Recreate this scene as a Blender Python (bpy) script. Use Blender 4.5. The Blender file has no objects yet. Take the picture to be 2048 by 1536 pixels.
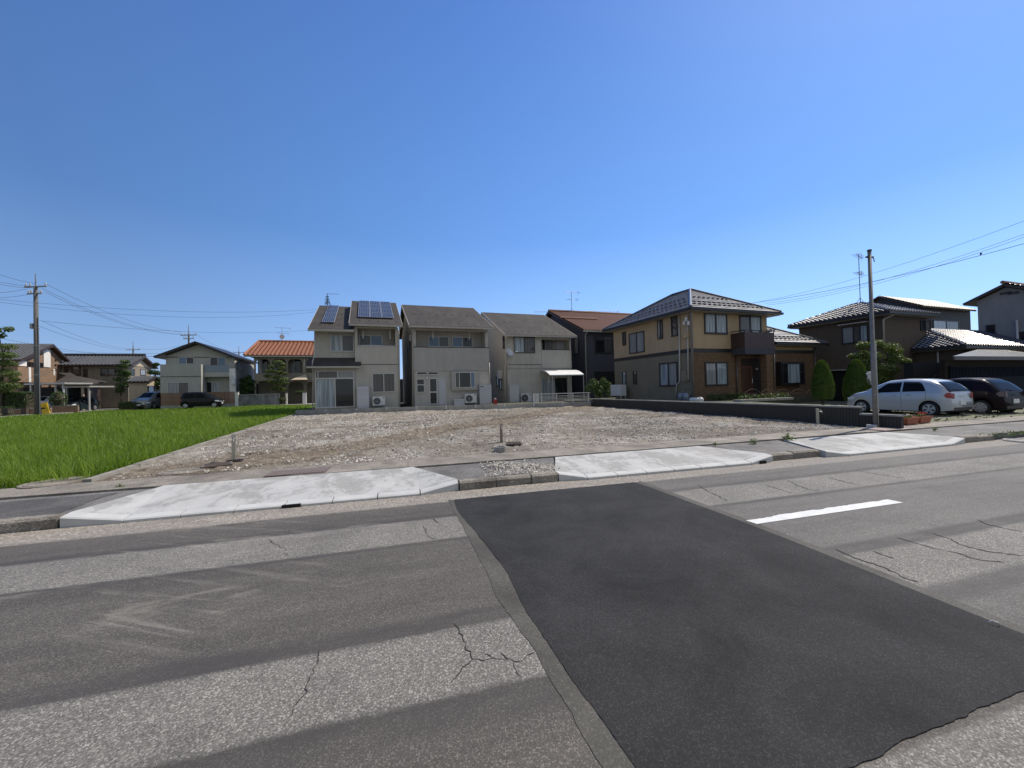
import bpy, math, random
import numpy as np
from mathutils import Vector, noise
random.seed(7); rng=np.random.default_rng(7)
sin,cos,pi=math.sin,math.cos,math.pi
SC=bpy.context.scene; COL=SC.collection
# ---------------------------------------------------------------- camera, sky, sun
FOC=780.; ROLL=0.0265; PITCH=math.atan(8/780); YAW=math.atan(780/2876); CH=1.6
fw=Vector((sin(YAW)*cos(PITCH),cos(YAW)*cos(PITCH),sin(PITCH)))
r0=Vector((cos(YAW),-sin(YAW),0)); u0=r0.cross(fw)
RT=r0*cos(ROLL)-u0*sin(ROLL); UP=r0*sin(ROLL)+u0*cos(ROLL)
cd=bpy.data.cameras.new('camera'); cam=bpy.data.objects.new('camera',cd); COL.objects.link(cam)
cd.sensor_width=36; cd.lens=FOC*36/2048; cd.clip_end=3000; cd.clip_start=.05
from mathutils import Matrix
m=Matrix((RT,UP,-fw)).transposed().to_4x4(); m.translation=(0,0,CH); cam.matrix_world=m
SC.camera=cam
SAZ=math.radians(75); SEL=math.radians(53)
sd_=(sin(SAZ)*cos(SEL),cos(SAZ)*cos(SEL),sin(SEL))
w=bpy.data.worlds.new('World'); SC.world=w; w.use_nodes=True
nt=w.node_tree; nt.nodes.clear()
sky=nt.nodes.new('ShaderNodeTexSky'); sky.sky_type='NISHITA'; sky.sun_disc=False
sky.sun_elevation=SEL; sky.sun_rotation=SAZ; sky.air_density=1.0; sky.dust_density=.6; sky.ozone_density=3.0; sky.altitude=0
bg=nt.nodes.new('ShaderNodeBackground'); bg.inputs['Strength'].default_value=.10; nt.links.new(sky.outputs[0],bg.inputs[0])
# clear deep-blue summer air: elevation gradient, a little brighter towards the sun's side
tcw=nt.nodes.new('ShaderNodeTexCoord'); spw=nt.nodes.new('ShaderNodeSeparateXYZ'); nt.links.new(tcw.outputs['Generated'],spw.inputs[0])
rw=nt.nodes.new('ShaderNodeValToRGB'); nt.links.new(spw.outputs[2],rw.inputs[0]); e=rw.color_ramp.elements
e[0].position=0; e[0].color=(.36,.53,.86,1); e[1].position=.75; e[1].color=(.055,.15,.45,1)
for p_,c_ in ((.12,(.24,.43,.80,1)),(.35,(.10,.25,.60,1))): x_=e.new(p_); x_.color=c_
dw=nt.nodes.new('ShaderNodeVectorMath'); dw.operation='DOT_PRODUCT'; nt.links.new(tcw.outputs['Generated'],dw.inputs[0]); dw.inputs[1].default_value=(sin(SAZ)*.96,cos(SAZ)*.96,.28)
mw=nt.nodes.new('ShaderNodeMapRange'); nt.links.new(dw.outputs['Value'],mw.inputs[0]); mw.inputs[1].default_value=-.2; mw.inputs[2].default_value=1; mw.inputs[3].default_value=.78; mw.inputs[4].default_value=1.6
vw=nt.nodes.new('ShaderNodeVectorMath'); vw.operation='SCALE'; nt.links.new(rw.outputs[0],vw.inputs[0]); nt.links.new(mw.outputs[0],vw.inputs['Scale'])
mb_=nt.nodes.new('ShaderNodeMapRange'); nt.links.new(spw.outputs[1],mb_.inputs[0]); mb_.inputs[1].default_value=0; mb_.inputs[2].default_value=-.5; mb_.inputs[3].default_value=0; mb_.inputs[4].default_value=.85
mc=nt.nodes.new('ShaderNodeMix'); mc.data_type='RGBA'; nt.links.new(mb_.outputs[0],mc.inputs[0]); nt.links.new(vw.outputs[0],mc.inputs[6]); mc.inputs[7].default_value=(.42,.44,.46,1)  # unseen sky behind the camera greyed on purpose, to neutralise the blue fill
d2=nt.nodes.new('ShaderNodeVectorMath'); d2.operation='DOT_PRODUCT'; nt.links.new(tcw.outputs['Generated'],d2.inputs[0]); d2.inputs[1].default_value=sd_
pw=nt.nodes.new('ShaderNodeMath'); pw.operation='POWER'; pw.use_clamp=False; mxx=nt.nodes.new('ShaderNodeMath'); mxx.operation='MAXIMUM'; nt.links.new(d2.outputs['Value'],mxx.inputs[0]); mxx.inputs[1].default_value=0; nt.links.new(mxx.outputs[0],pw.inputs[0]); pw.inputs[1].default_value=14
pm=nt.nodes.new('ShaderNodeVectorMath'); pm.operation='SCALE'; pm.inputs[0].default_value=(.14,.135,.12); nt.links.new(pw.outputs[0],pm.inputs['Scale']); pa_=nt.nodes.new('ShaderNodeVectorMath'); pa_.operation='ADD'; nt.links.new(mc.outputs[2],pa_.inputs[0]); nt.links.new(pm.outputs[0],pa_.inputs[1])  # warm glow added around the sun, also to offset the blue fill
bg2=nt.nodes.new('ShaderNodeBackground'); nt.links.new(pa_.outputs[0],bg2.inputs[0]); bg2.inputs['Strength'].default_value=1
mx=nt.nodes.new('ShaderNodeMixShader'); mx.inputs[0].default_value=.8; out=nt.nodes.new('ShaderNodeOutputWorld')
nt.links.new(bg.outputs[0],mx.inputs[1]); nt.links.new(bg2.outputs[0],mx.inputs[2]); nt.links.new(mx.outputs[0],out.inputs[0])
sl=bpy.data.lights.new('sun','SUN'); sl.energy=4.0; sl.angle=math.radians(.5); sl.color=(1,.915,.775)
so=bpy.data.objects.new('sun',sl); COL.objects.link(so)
sd=Vector((sin(SAZ)*cos(SEL),cos(SAZ)*cos(SEL),sin(SEL))); so.rotation_euler=sd.to_track_quat('Z','Y').to_euler(); so.location=(0,0,50)
SC.view_settings.view_transform='Standard'; SC.view_settings.look='None'; SC.view_settings.exposure=0.27; SC.view_settings.gamma=1
# ---------------------------------------------------------------- measuring: photo pixel -> point on a real plane
def ray(x,y): return fw+RT*((x-1024)/FOC)+UP*((768-y)/FOC)
def G(x,y,z=0):
    d=ray(x,y); t=(z-CH)/d.z; return Vector((d.x*t,d.y*t,z))
def conv(ox,oy,s): return lambda a,b:(ox+a/s,oy+b/s)
K1=conv(0,520,4.6545); K2=conv(300,600,6.0235); K3=conv(600,580,5.909); K4=conv(790,590,6.145); K5=conv(950,580,5.906)
K6=conv(1190,560,5.689); K7=conv(1430,570,5.297); K8=conv(1660,480,3.84)
ROT=math.radians(5)
class Fr:
    def __init__(s,x,y,z,rot=ROT): s.o=Vector((x,y,z)); s.r=rot; s.X=Vector((cos(rot),sin(rot),0)); s.Y=Vector((-sin(rot),cos(rot),0))
    def f(s,px,py,yo=0):
        d=ray(px,py); p0=s.o+s.Y*yo; c=Vector((0,0,CH)); t=(p0-c).dot(s.Y)/d.dot(s.Y); q=c+d*t-s.o; return q.dot(s.X),q.z
    def s(s,px,py,xo=0):
        d=ray(px,py); p0=s.o+s.X*xo; c=Vector((0,0,CH)); t=(p0-c).dot(s.X)/d.dot(s.X); q=c+d*t-s.o; return q.dot(s.Y),q.z
    def at(s,px,P0): pass
def frame(px,py,P0,z,back=0,rot=ROT):
    a=Fr(P0[0],P0[1],z,rot); u,_=a.f(px,py,back); o=a.o+a.X*u+a.Y*back; return Fr(o.x,o.y,z,rot)
# ---------------------------------------------------------------- materials
MATS={}
def nodes(name):
    m=bpy.data.materials.new(name); m.use_nodes=True; n=m.node_tree; return m,n,n.nodes['Principled BSDF'],n.nodes.new('ShaderNodeTexCoord')
def L(n,a,b): n.links.new(a,b)
def NZ(n,vec,scale,detail=4,rough=.55,dist=0,mscale=None):
    if mscale:
        mp=n.nodes.new('ShaderNodeMapping'); mp.inputs['Scale'].default_value=mscale; L(n,vec,mp.inputs[0]); vec=mp.outputs[0]
    t=n.nodes.new('ShaderNodeTexNoise'); t.inputs['Scale'].default_value=scale; t.inputs['Detail'].default_value=detail; t.inputs['Roughness'].default_value=rough; t.inputs['Distortion'].default_value=dist
    L(n,vec,t.inputs['Vector']); return t.outputs['Fac']
def RAMP(n,fac,stops):
    r=n.nodes.new('ShaderNodeValToRGB'); L(n,fac,r.inputs[0]); e=r.color_ramp.elements
    while len(e)<len(stops): e.new(.5)
    for i,(p,c) in enumerate(stops):
        e[i].position=p; e[i].color=(c,c,c,1) if isinstance(c,(int,float)) else (*c,1)
    return r.outputs[0]
def MIX(n,fac,a,b,mode='MIX'):
    x=n.nodes.new('ShaderNodeMix'); x.data_type='RGBA'; x.blend_type=mode
    for s,v in ((x.inputs[0],fac),(x.inputs[6],a),(x.inputs[7],b)):
        if hasattr(v,'is_output') or isinstance(v,bpy.types.NodeSocket): L(n,v,s)
        elif isinstance(v,(int,float)): s.default_value=v
        else: s.default_value=(*v,1)
    return x.outputs[2]
def MATH(n,op,a,b=0,c=0):
    x=n.nodes.new('ShaderNodeMath'); x.operation=op
    for s,v in zip(x.inputs,(a,b,c)):
        if isinstance(v,bpy.types.NodeSocket): L(n,v,s)
        else: s.default_value=v
    return x.outputs[0]
def BUMP(n,b,h,strength,dist=.02):
    x=n.nodes.new('ShaderNodeBump'); x.inputs['Strength'].default_value=strength; x.inputs['Distance'].default_value=dist
    L(n,h,x.inputs['Height']); L(n,x.outputs[0],b.inputs['Normal'])
def M(name,c,c2=None,scale=3,rough=.7,bump=0,bscale=60,metal=0,spec=.5,coat=0,var=.12,stain=0):
    if name in MATS: return MATS[name]
    m,n,b,tc=nodes(name); o=tc.outputs['Object']
    c2=c2 or tuple(x*(1-var) for x in c)
    col=RAMP(n,NZ(n,o,scale,6,.6),[(.35,c),(.65,c2)])
    if stain: col=MIX(n,MATH(n,'MULTIPLY',RAMP(n,NZ(n,o,1.0,5,.6,0,(2.5,2.5,.35)),[(.48,0),(.75,1)]),stain),col,tuple(x*.45 for x in c))
    L(n,col,b.inputs['Base Color']); b.inputs['Roughness'].default_value=rough; b.inputs['Metallic'].default_value=metal
    b.inputs['Specular IOR Level'].default_value=spec; b.inputs['Coat Weight'].default_value=coat
    if bump: BUMP(n,b,NZ(n,o,bscale,3),bump,.01)
    MATS[name]=m; return m
def siding(name,c,period=.455,axis=0,groove=.5,stain=.35,horiz=False,gw=.03):
    m,n,b,tc=nodes(name); o=tc.outputs['Object']
    sp=n.nodes.new('ShaderNodeSeparateXYZ'); L(n,o,sp.inputs[0])
    s=sp.outputs[2] if horiz else MATH(n,'ADD',sp.outputs[0],sp.outputs[1])
    fr=MATH(n,'FRACT',MATH(n,'DIVIDE',s,period)); ln=MATH(n,'LESS_THAN',fr,gw)
    base=RAMP(n,NZ(n,o,1.2,6,.6),[(.3,c),(.7,tuple(x*.86 for x in c))])
    fine=RAMP(n,NZ(n,o,1,3,.6,0,(14,14,1.2)),[(.3,.93),(.7,1.05)]); base=MIX(n,1,base,fine,'MULTIPLY')
    st=MATH(n,'MULTIPLY',RAMP(n,NZ(n,o,1.3,5,.6,0,(3,3,.3)),[(.5,0),(.8,1)]),stain)
    base=MIX(n,st,base,tuple(x*.5 for x in c)); base=MIX(n,MATH(n,'MULTIPLY',ln,groove),base,tuple(x*.4 for x in c))
    L(n,base,b.inputs['Base Color']); b.inputs['Roughness'].default_value=.75
    BUMP(n,b,MATH(n,'SUBTRACT',NZ(n,o,40,3),ln),.4,.01); MATS[name]=m; return m
def brick(name,c1,c2,mort,bw=.22,bh=.065,rough=.8):
    m,n,b,tc=nodes(name); o=tc.outputs['Object']
    sp=n.nodes.new('ShaderNodeSeparateXYZ'); L(n,o,sp.inputs[0]); cb=n.nodes.new('ShaderNodeCombineXYZ')
    L(n,MATH(n,'ADD',sp.outputs[0],sp.outputs[1]),cb.inputs[0]); L(n,sp.outputs[2],cb.inputs[1])
    t=n.nodes.new('ShaderNodeTexBrick'); L(n,cb.outputs[0],t.inputs['Vector'])
    t.inputs['Scale'].default_value=1; t.inputs['Brick Width'].default_value=bw; t.inputs['Row Height'].default_value=bh; t.inputs['Mortar Size'].default_value=.005
    for k,c in (('Color1',c1),('Color2',c2),('Mortar',mort)): t.inputs[k].default_value=(*c,1)
    col=MIX(n,.35,t.outputs[0],RAMP(n,NZ(n,o,5,5),[(.3,c1),(.7,c2)]))
    L(n,col,b.inputs['Base Color']); b.inputs['Roughness'].default_value=rough; BUMP(n,b,t.outputs['Fac'],-.4,.01); MATS[name]=m; return m
def shingle(name,c,c2,rough=.6):
    m,n,b,tc=nodes(name); o=tc.outputs['Object']
    sp=n.nodes.new('ShaderNodeSeparateXYZ'); L(n,o,sp.inputs[0]); cb=n.nodes.new('ShaderNodeCombineXYZ')
    L(n,sp.outputs[0],cb.inputs[0]); L(n,sp.outputs[2],cb.inputs[1])
    t=n.nodes.new('ShaderNodeTexBrick'); L(n,cb.outputs[0],t.inputs['Vector'])
    t.inputs['Scale'].default_value=1; t.inputs['Brick Width'].default_value=.45; t.inputs['Row Height'].default_value=.085; t.inputs['Mortar Size'].default_value=.004
    for k,q in (('Color1',c),('Color2',tuple(x*.9 for x in c)),('Mortar',tuple(x*.6 for x in c))): t.inputs[k].default_value=(*q,1)
    col=MIX(n,RAMP(n,NZ(n,o,.9,7,.65,.5,(1,.4,1)),[(.42,0),(.72,.75)]),t.outputs[0],c2)
    L(n,col,b.inputs['Base Color']); b.inputs['Roughness'].default_value=.8; b.inputs['Specular IOR Level'].default_value=.2; BUMP(n,b,NZ(n,o,60,3),.3,.01); MATS[name]=m; return m
def speckle(n,o,base,lo,hi,scale,contrast=.5):
    v=n.nodes.new('ShaderNodeTexVoronoi'); v.inputs['Scale'].default_value=scale; L(n,o,v.inputs['Vector'])
    rnd=n.nodes.new('ShaderNodeSeparateColor'); L(n,v.outputs['Color'],rnd.inputs[0])
    return MIX(n,contrast,base,RAMP(n,rnd.outputs[0],[(0,lo),(.75,base if not isinstance(base,bpy.types.NodeSocket) else tuple((a+b)/2 for a,b in zip(lo,hi))),(1,hi)])),v.outputs['Distance']
def road_mat():
    m,n,b,tc=nodes('road_asphalt'); o=tc.outputs['Object']
    sp=n.nodes.new('ShaderNodeSeparateXYZ'); L(n,o,sp.inputs[0])
    X,Y=sp.outputs[0],sp.outputs[1]
    wob=MATH(n,'MULTIPLY',MATH(n,'SUBTRACT',NZ(n,o,3.5,9,.75),.5),.05)
    Yw=MATH(n,'ADD',Y,wob)
    def band(lo,hi,s=.012,y=Yw): return MATH(n,'MULTIPLY',RAMPf(n,y,lo-s,lo+s),MATH(n,'SUBTRACT',1,RAMPf(n,y,hi-s,hi+s)))
    big=RAMP(n,NZ(n,o,.8,6,.6,.3,(.35,1.4,1)),[(.3,.82),(.7,1.15)])
    streak=RAMP(n,NZ(n,o,3,6,.7,.2,(.12,1.6,1)),[(.3,.85),(.7,1.12)])
    dark,_=speckle(n,o,(.100,.090,.078),(.033,.03,.027),(.27,.25,.225),160,.5)
    dark2,_=speckle(n,o,(.135,.126,.114),(.05,.046,.042),(.33,.31,.28),140,.5)
    light,dl=speckle(n,o,(.195,.182,.162),(.05,.046,.040),(.46,.43,.385),135,.66)
    gut,_=speckle(n,o,(.31,.275,.23),(.10,.085,.068),(.56,.51,.44),60,.7)
    col=MIX(n,MATH(n,'GREATER_THAN',X,3.6),dark,dark2)
    col=MIX(n,1,col,big,'MULTIPLY'); col=MIX(n,1,col,streak,'MULTIPLY')
    lb=MATH(n,'ADD',band(4.25,4.98),MATH(n,'ADD',band(2.07,2.66),band(-3,1.2)))
    col=MIX(n,lb,col,MIX(n,1,light,RAMP(n,NZ(n,o,1.5,5),[(.3,.85),(.7,1.1)]),'MULTIPLY'))
    # tar seams beside the bands
    sm=MATH(n,'ADD',MATH(n,'ADD',band(2.64,2.84,.03),band(4.17,4.26,.02)),MATH(n,'ADD',band(4.97,5.10,.03),band(1.86,2.08,.04)))
    sm=MATH(n,'MULTIPLY',sm,RAMP(n,NZ(n,o,3,6,.7,0,(.4,1.5,1)),[(.3,.2),(.6,.75)]))
    col=MIX(n,sm,col,(.052,.049,.045))
    # dust / tyre-carried dirt
    du=MATH(n,'MULTIPLY',RAMP(n,NZ(n,o,1.5,9,.72,.6,(.5,1.8,1)),[(.55,0),(.74,1)]),MATH(n,'MULTIPLY',RAMPf(n,Y,2.8,3.6),MATH(n,'SUBTRACT',1,RAMPf(n,X,-.8,1))))
    col=MIX(n,MATH(n,'MULTIPLY',du,.6),col,(.33,.30,.25))
    oil=RAMP(n,NZ(n,o,2.3,4,.6),[(.66,0),(.78,.5)]); col=MIX(n,oil,col,(.04,.04,.04))
    gm=RAMPf(n,MATH(n,'ADD',Yw,MATH(n,'MULTIPLY',MATH(n,'SUBTRACT',NZ(n,o,18,4),.5),.06)),5.62,5.68)
    gut=MIX(n,RAMP(n,NZ(n,o,2,6,.7,0,(.4,2,1)),[(.4,0),(.65,.6)]),gut,(.18,.165,.145))
    gut=MIX(n,MATH(n,'MULTIPLY',RAMPf(n,X,2.5,9),.6),gut,(.2,.185,.165))
    col=MIX(n,gm,col,gut)
    blot=RAMP(n,NZ(n,o,1.1,8,.75,.8,(.6,1.3,1)),[(.52,0),(.68,.38)]); col=MIX(n,MATH(n,'MULTIPLY',blot,MATH(n,'SUBTRACT',1,gm)),col,(.055,.05,.046))
    mpd=n.nodes.new('ShaderNodeMapping'); mpd.inputs['Rotation'].default_value=(0,0,.5); L(n,o,mpd.inputs[0]); drag=MATH(n,'MULTIPLY',RAMP(n,NZ(n,mpd.outputs[0],1.3,9,.7,.3,(.35,5,1)),[(.54,0),(.66,1)]),MATH(n,'MULTIPLY',RAMP(n,NZ(n,o,.7,3),[(.46,0),(.6,1)]),MATH(n,'MULTIPLY',RAMPf(n,Y,2.7,3.3),MATH(n,'SUBTRACT',1,RAMPf(n,X,-.6,.6)))))
    col=MIX(n,MATH(n,'MULTIPLY',drag,.36),col,(.36,.335,.285))
    L(n,col,b.inputs['Base Color']); b.inputs['Roughness'].default_value=.75; b.inputs['Specular IOR Level'].default_value=.3
    h=MATH(n,'ADD',NZ(n,o,130,3,.6),MATH(n,'MULTIPLY',NZ(n,o,12,4),.6)); BUMP(n,b,h,.45,.008)
    MATS['road']=m; return m
def RAMPf(n,v,a,b):
    x=n.nodes.new('ShaderNodeMapRange'); x.inputs[1].default_value=a; x.inputs[2].default_value=b; L(n,v,x.inputs[0]); return x.outputs[0]
def asphalt(name,c,scale=150,con=.5,big=.2,spk=(.3,.29,.28),rough=.75):
    m,n,b,tc=nodes(name); o=tc.outputs['Object']
    col,_=speckle(n,o,c,tuple(x*.35 for x in c),spk,scale,con)
    col=MIX(n,1,col,RAMP(n,NZ(n,o,1.3,7,.65,.4),[(.3,1-big),(.7,1+big)]),'MULTIPLY')
    L(n,col,b.inputs['Base Color']); b.inputs['Roughness'].default_value=rough; b.inputs['Specular IOR Level'].default_value=.25
    BUMP(n,b,MATH(n,'ADD',NZ(n,o,scale,3),MATH(n,'MULTIPLY',NZ(n,o,9,3),.5)),.4,.008); MATS[name]=m; return m
def pad_mat():
    m,n,b,tc=nodes('new_concrete'); o=tc.outputs['Object']
    col=RAMP(n,NZ(n,o,1.7,12,.78,.3,(1,.6,1)),[(.34,(.27,.265,.245)),(.48,(.31,.305,.285)),(.515,(.41,.407,.39)),(.66,(.475,.47,.445))])
    col=MIX(n,RAMP(n,NZ(n,o,.9,6,.7,0,(1.5,.5,1)),[(.55,0),(.7,.35)]),col,(.40,.36,.30))
    col=MIX(n,RAMP(n,NZ(n,o,2.2,8,.7,.3,(.35,3,1)),[(.55,0),(.62,.5)]),col,(.47,.465,.45))
    col=MIX(n,1,col,RAMP(n,NZ(n,o,90,3),[(.3,.92),(.7,1.05)]),'MULTIPLY')
    L(n,col,b.inputs['Base Color']); b.inputs['Roughness'].default_value=.8; BUMP(n,b,NZ(n,o,80,4),.25,.006); MATS['pad']=m; return m
def lot_mat():
    m,n,b,tc=nodes('lot_gravel'); o=tc.outputs['Object']
    peb,d=speckle(n,o,(.40,.365,.315),(.13,.11,.09),(.68,.64,.57),34,.8)
    peb2,d2=speckle(n,o,(.37,.335,.285),(.16,.135,.11),(.60,.555,.49),80,.65)
    dirt=RAMP(n,NZ(n,o,9,10,.75,.4),[(.30,(.105,.09,.07)),(.46,(.25,.218,.178)),(.66,(.42,.385,.33))])
    g=MIX(n,RAMP(n,NZ(n,o,6,4),[(.4,0),(.6,1)]),peb,peb2)
    f=RAMP(n,NZ(n,o,.6,10,.75,.6),[(.40,0),(.50,1)])
    col=MIX(n,f,g,dirt)
    damp=RAMP(n,NZ(n,o,.9,9,.75,1.2,(.5,1.6,1)),[(.52,0),(.60,.75)]); col=MIX(n,damp,col,MIX(n,.5,dirt,(.13,.10,.075)))
    sp=n.nodes.new('ShaderNodeSeparateXYZ'); L(n,o,sp.inputs[0]); X,Y=sp.outputs[0],sp.outputs[1]
    cur=MATH(n,'SUBTRACT',Y,MATH(n,'ADD',MATH(n,'ADD',MATH(n,'MULTIPLY',X,.95),13.0),MATH(n,'MULTIPLY',MATH(n,'SINE',X),.6)))
    dd=MATH(n,'ADD',MATH(n,'ABSOLUTE',cur),MATH(n,'MULTIPLY',MATH(n,'SUBTRACT',NZ(n,o,1.2,7,.7),.5),3.2)); tm=MATH(n,'SUBTRACT',1,RAMPf(n,dd,.5,1.9))
    col=MIX(n,MATH(n,'MULTIPLY',tm,.85),col,MIX(n,1,dirt,(.84,.77,.69),'MULTIPLY'))
    rr=MATH(n,'ABSOLUTE',MATH(n,'SUBTRACT',MATH(n,'ABSOLUTE',cur),1.05)); rm=MATH(n,'MULTIPLY',MATH(n,'SUBTRACT',1,RAMPf(n,rr,.12,.38)),RAMP(n,NZ(n,o,5,6,.7),[(.42,0),(.6,.8)])); col=MIX(n,rm,col,(.085,.072,.057))
    r2=MATH(n,'ABSOLUTE',MATH(n,'SUBTRACT',MATH(n,'ABSOLUTE',MATH(n,'SUBTRACT',Y,MATH(n,'ADD',17.2,MATH(n,'MULTIPLY',MATH(n,'SINE',MATH(n,'MULTIPLY',X,.45)),1.4)))),.85)); rm2=MATH(n,'MULTIPLY',MATH(n,'SUBTRACT',1,RAMPf(n,r2,.15,.5)),RAMP(n,NZ(n,o,4,6,.7),[(.42,0),(.6,.75)])); col=MIX(n,rm2,col,(.11,.094,.075))
    white=MATH(n,'MULTIPLY',RAMP(n,NZ(n,o,.5,8,.7,.4),[(.53,0),(.60,.75)]),MATH(n,'SUBTRACT',1,tm)); col=MIX(n,white,col,MIX(n,.5,peb,(.55,.53,.48)))
    big=RAMP(n,NZ(n,o,.33,6,.6,.5),[(.35,.72),(.65,1.12)]); col=MIX(n,1,col,big,'MULTIPLY')
    L(n,col,b.inputs['Base Color']); b.inputs['Roughness'].default_value=.95; b.inputs['Specular IOR Level'].default_value=.1
    BUMP(n,b,MATH(n,'ADD',NZ(n,o,22,8,.75),MATH(n,'MULTIPLY',d,.5)),1,.05); MATS['lot']=m; return m
def leaf(name,c,c2,rough=.55,scale=3,trans=.25):
    m,n,b,tc=nodes(name); o=tc.outputs['Object']
    col=MIX(n,RAMP(n,NZ(n,o,scale,3),[(.35,0),(.65,1)]),c,c2)
    col=MIX(n,RAMP(n,NZ(n,o,scale*12,2),[(.35,0),(.65,.6)]),col,tuple(x*.5 for x in c))
    L(n,col,b.inputs['Base Color']); b.inputs['Roughness'].default_value=rough; b.inputs['Specular IOR Level'].default_value=.35
    if trans:
        t=n.nodes.new('ShaderNodeBsdfTranslucent'); L(n,MIX(n,.5,col,(min(1,c2[0]*2),min(1,c2[1]*2),c2[2])),t.inputs[0])
        s=n.nodes.new('ShaderNodeMixShader'); s.inputs[0].default_value=trans; L(n,b.outputs[0],s.inputs[1]); L(n,t.outputs[0],s.inputs[2]); L(n,s.outputs[0],n.nodes['Material Output'].inputs[0])
    MATS[name]=m; return m
def glass(name,c,rough=.04,folds=0,c2=None):
    m,n,b,tc=nodes(name); o=tc.outputs['Object']
    if folds:
        f=NZ(n,o,1,3,.5,0,(folds,folds,.4)); col=RAMP(n,f,[(.35,c),(.65,c2)]); L(n,col,b.inputs['Base Color'])
    else: b.inputs['Base Color'].default_value=(*c,1)
    b.inputs['Roughness'].default_value=rough if not folds else .6
    if folds: b.inputs['Coat Weight'].default_value=1; b.inputs['Coat Roughness'].default_value=.03
    b.inputs['Specular IOR Level'].default_value=.6; MATS[name]=m; return m
# palette
m_road=road_mat(); m_pad=pad_mat(); m_lot=lot_mat()
m_patch=asphalt('patch_asphalt',(.027,.0265,.0262),170,.4,.42,(.085,.085,.085),.85)
m_joint=asphalt('worn_joint',(.085,.08,.068),110,.25,.4,(.22,.2,.17))
m_walk=asphalt('sidewalk_asphalt',(.165,.155,.14),90,.55,.4)
m_walk2=asphalt('sidewalk_old_asphalt',(.092,.086,.078),120,.4,.3)
m_strip=asphalt('ditch_cover',(.235,.208,.172),90,.5,.45,(.45,.41,.35))
m_kerb=asphalt('old_kerb',(.23,.205,.17),70,.6,.5,(.4,.37,.32))
m_conc=M('concrete',(.34,.33,.30),(.25,.24,.22),2,.85,.3,60,stain=.5)
m_pk=M('weathered_kerb',(.30,.28,.245),(.20,.185,.155),3,.9,.4,50,stain=.6); m_newk=M('new_kerb',(.50,.50,.48),(.42,.42,.40),3,.8,.2,80)
m_mark=M('road_paint',(.68,.68,.66),(.56,.56,.54),6,.6,.2,90)
m_tar=M('crack_dark',(.025,.023,.021),rough=.9)
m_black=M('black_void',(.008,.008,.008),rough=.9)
m_g1=siding('grey_siding',(.46,.435,.375),.455,stain=.3,groove=.12)
m_g2=siding('ribbed_grey_siding',(.46,.435,.39),.303,stain=.25,groove=.22)
m_g2b=siding('balcony_grey_siding',(.39,.37,.34),.303,stain=.2,groove=.2)
m_g3=siding('streaky_grey_siding',(.47,.445,.39),.303,stain=.45,groove=.2)
m_tan=siding('tan_siding',(.44,.32,.19),.9,stain=.15,groove=.2,gw=.012)
m_olive=siding('olive_siding',(.20,.172,.12),.11,horiz=True,stain=.2,groove=.25,gw=.1)
m_dgrey=siding('slate_siding',(.055,.055,.068),.2,horiz=True,stain=.2,groove=.4,gw=.06)
m_brown=siding('brown_siding',(.10,.072,.048),.15,stain=.3,groove=.6,gw=.12)
m_pale=siding('pale_grey_siding',(.24,.235,.235),.35,horiz=True,stain=.2,groove=.15)
m_white=siding('offwhite_siding',(.42,.41,.36),.9,stain=.15,groove=.1,gw=.012)
m_wsun=M('white_render',(.75,.72,.66),(.66,.63,.58),2,.85)
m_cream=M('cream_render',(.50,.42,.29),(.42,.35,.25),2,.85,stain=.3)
m_dcream=M('dim_render',(.24,.205,.15),(.19,.165,.125),2,.85,stain=.3)  # darker copy of the cream render, with shade put into its colour
m_brick=brick('orange_brick',(.175,.10,.045),(.085,.048,.026),(.10,.075,.05))
m_brick2=brick('pale_brick',(.27,.17,.10),(.18,.105,.06),(.2,.17,.13))
m_rib=siding('ribbed_block',(.042,.036,.029),.075,stain=.4,groove=.75,gw=.35)
m_sh=shingle('brown_shingle',(.058,.051,.046),(.086,.077,.069))
m_kawara=M('silver_kawara',(.12,.12,.13),(.07,.07,.08),4,.32,.15,40,metal=.38,spec=.7)
m_slate=M('black_slate_tile',(.26,.26,.275),(.15,.15,.16),3,.42,.15,40,metal=.6,spec=.9); m_kaw2=M('dull_kawara',(.10,.10,.10),(.07,.07,.072),4,.5,.15,40)
m_btile=M('brown_clay_tile',(.27,.14,.085),(.17,.09,.055),6,.55)
m_otile=M('orange_clay_tile',(.38,.165,.08),(.23,.09,.042),9,.5)
m_dkb=M('dark_brown_wood',(.022,.016,.012),rough=.8,spec=.2); m_trimd=M('dark_trim',(.018,.016,.018),rough=.45); m_trimb=M('brown_trim',(.05,.03,.025),rough=.5)
m_fasc=M('beige_fascia',(.42,.39,.33),(.36,.33,.28),3,.6); m_pipe=M('beige_pipe',(.50,.47,.42),rough=.45)
m_alu=M('aluminium',(.52,.51,.48),rough=.4,metal=.3); m_white_pl=M('white_plastic',(.62,.62,.61),rough=.45)
m_box=M('grey_metal_box',(.46,.46,.475),(.42,.42,.435),2,.5); m_wood=M('door_brown',(.09,.035,.02),rough=.5)
m_gd=glass('window_dark',(.012,.014,.018)); m_cg=glass('car_glass',(.006,.007,.009),.05); m_cg.node_tree.nodes['Principled BSDF'].inputs['Specular IOR Level'].default_value=.22; m_cg.node_tree.nodes['Principled BSDF'].inputs['IOR'].default_value=1.28; m_gb=glass('window_sky',(.09,.16,.25),.02)  # m_gb: the sky's reflection is put into the pane's base colour
m_gc=glass('window_curtain',(0,0,0),folds=9,c=(.30,.36,.40),c2=(.50,.58,.62)) if False else None
def glassc(name,c,c2,folds): 
    return glass(name,c,folds=folds,c2=c2)
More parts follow.
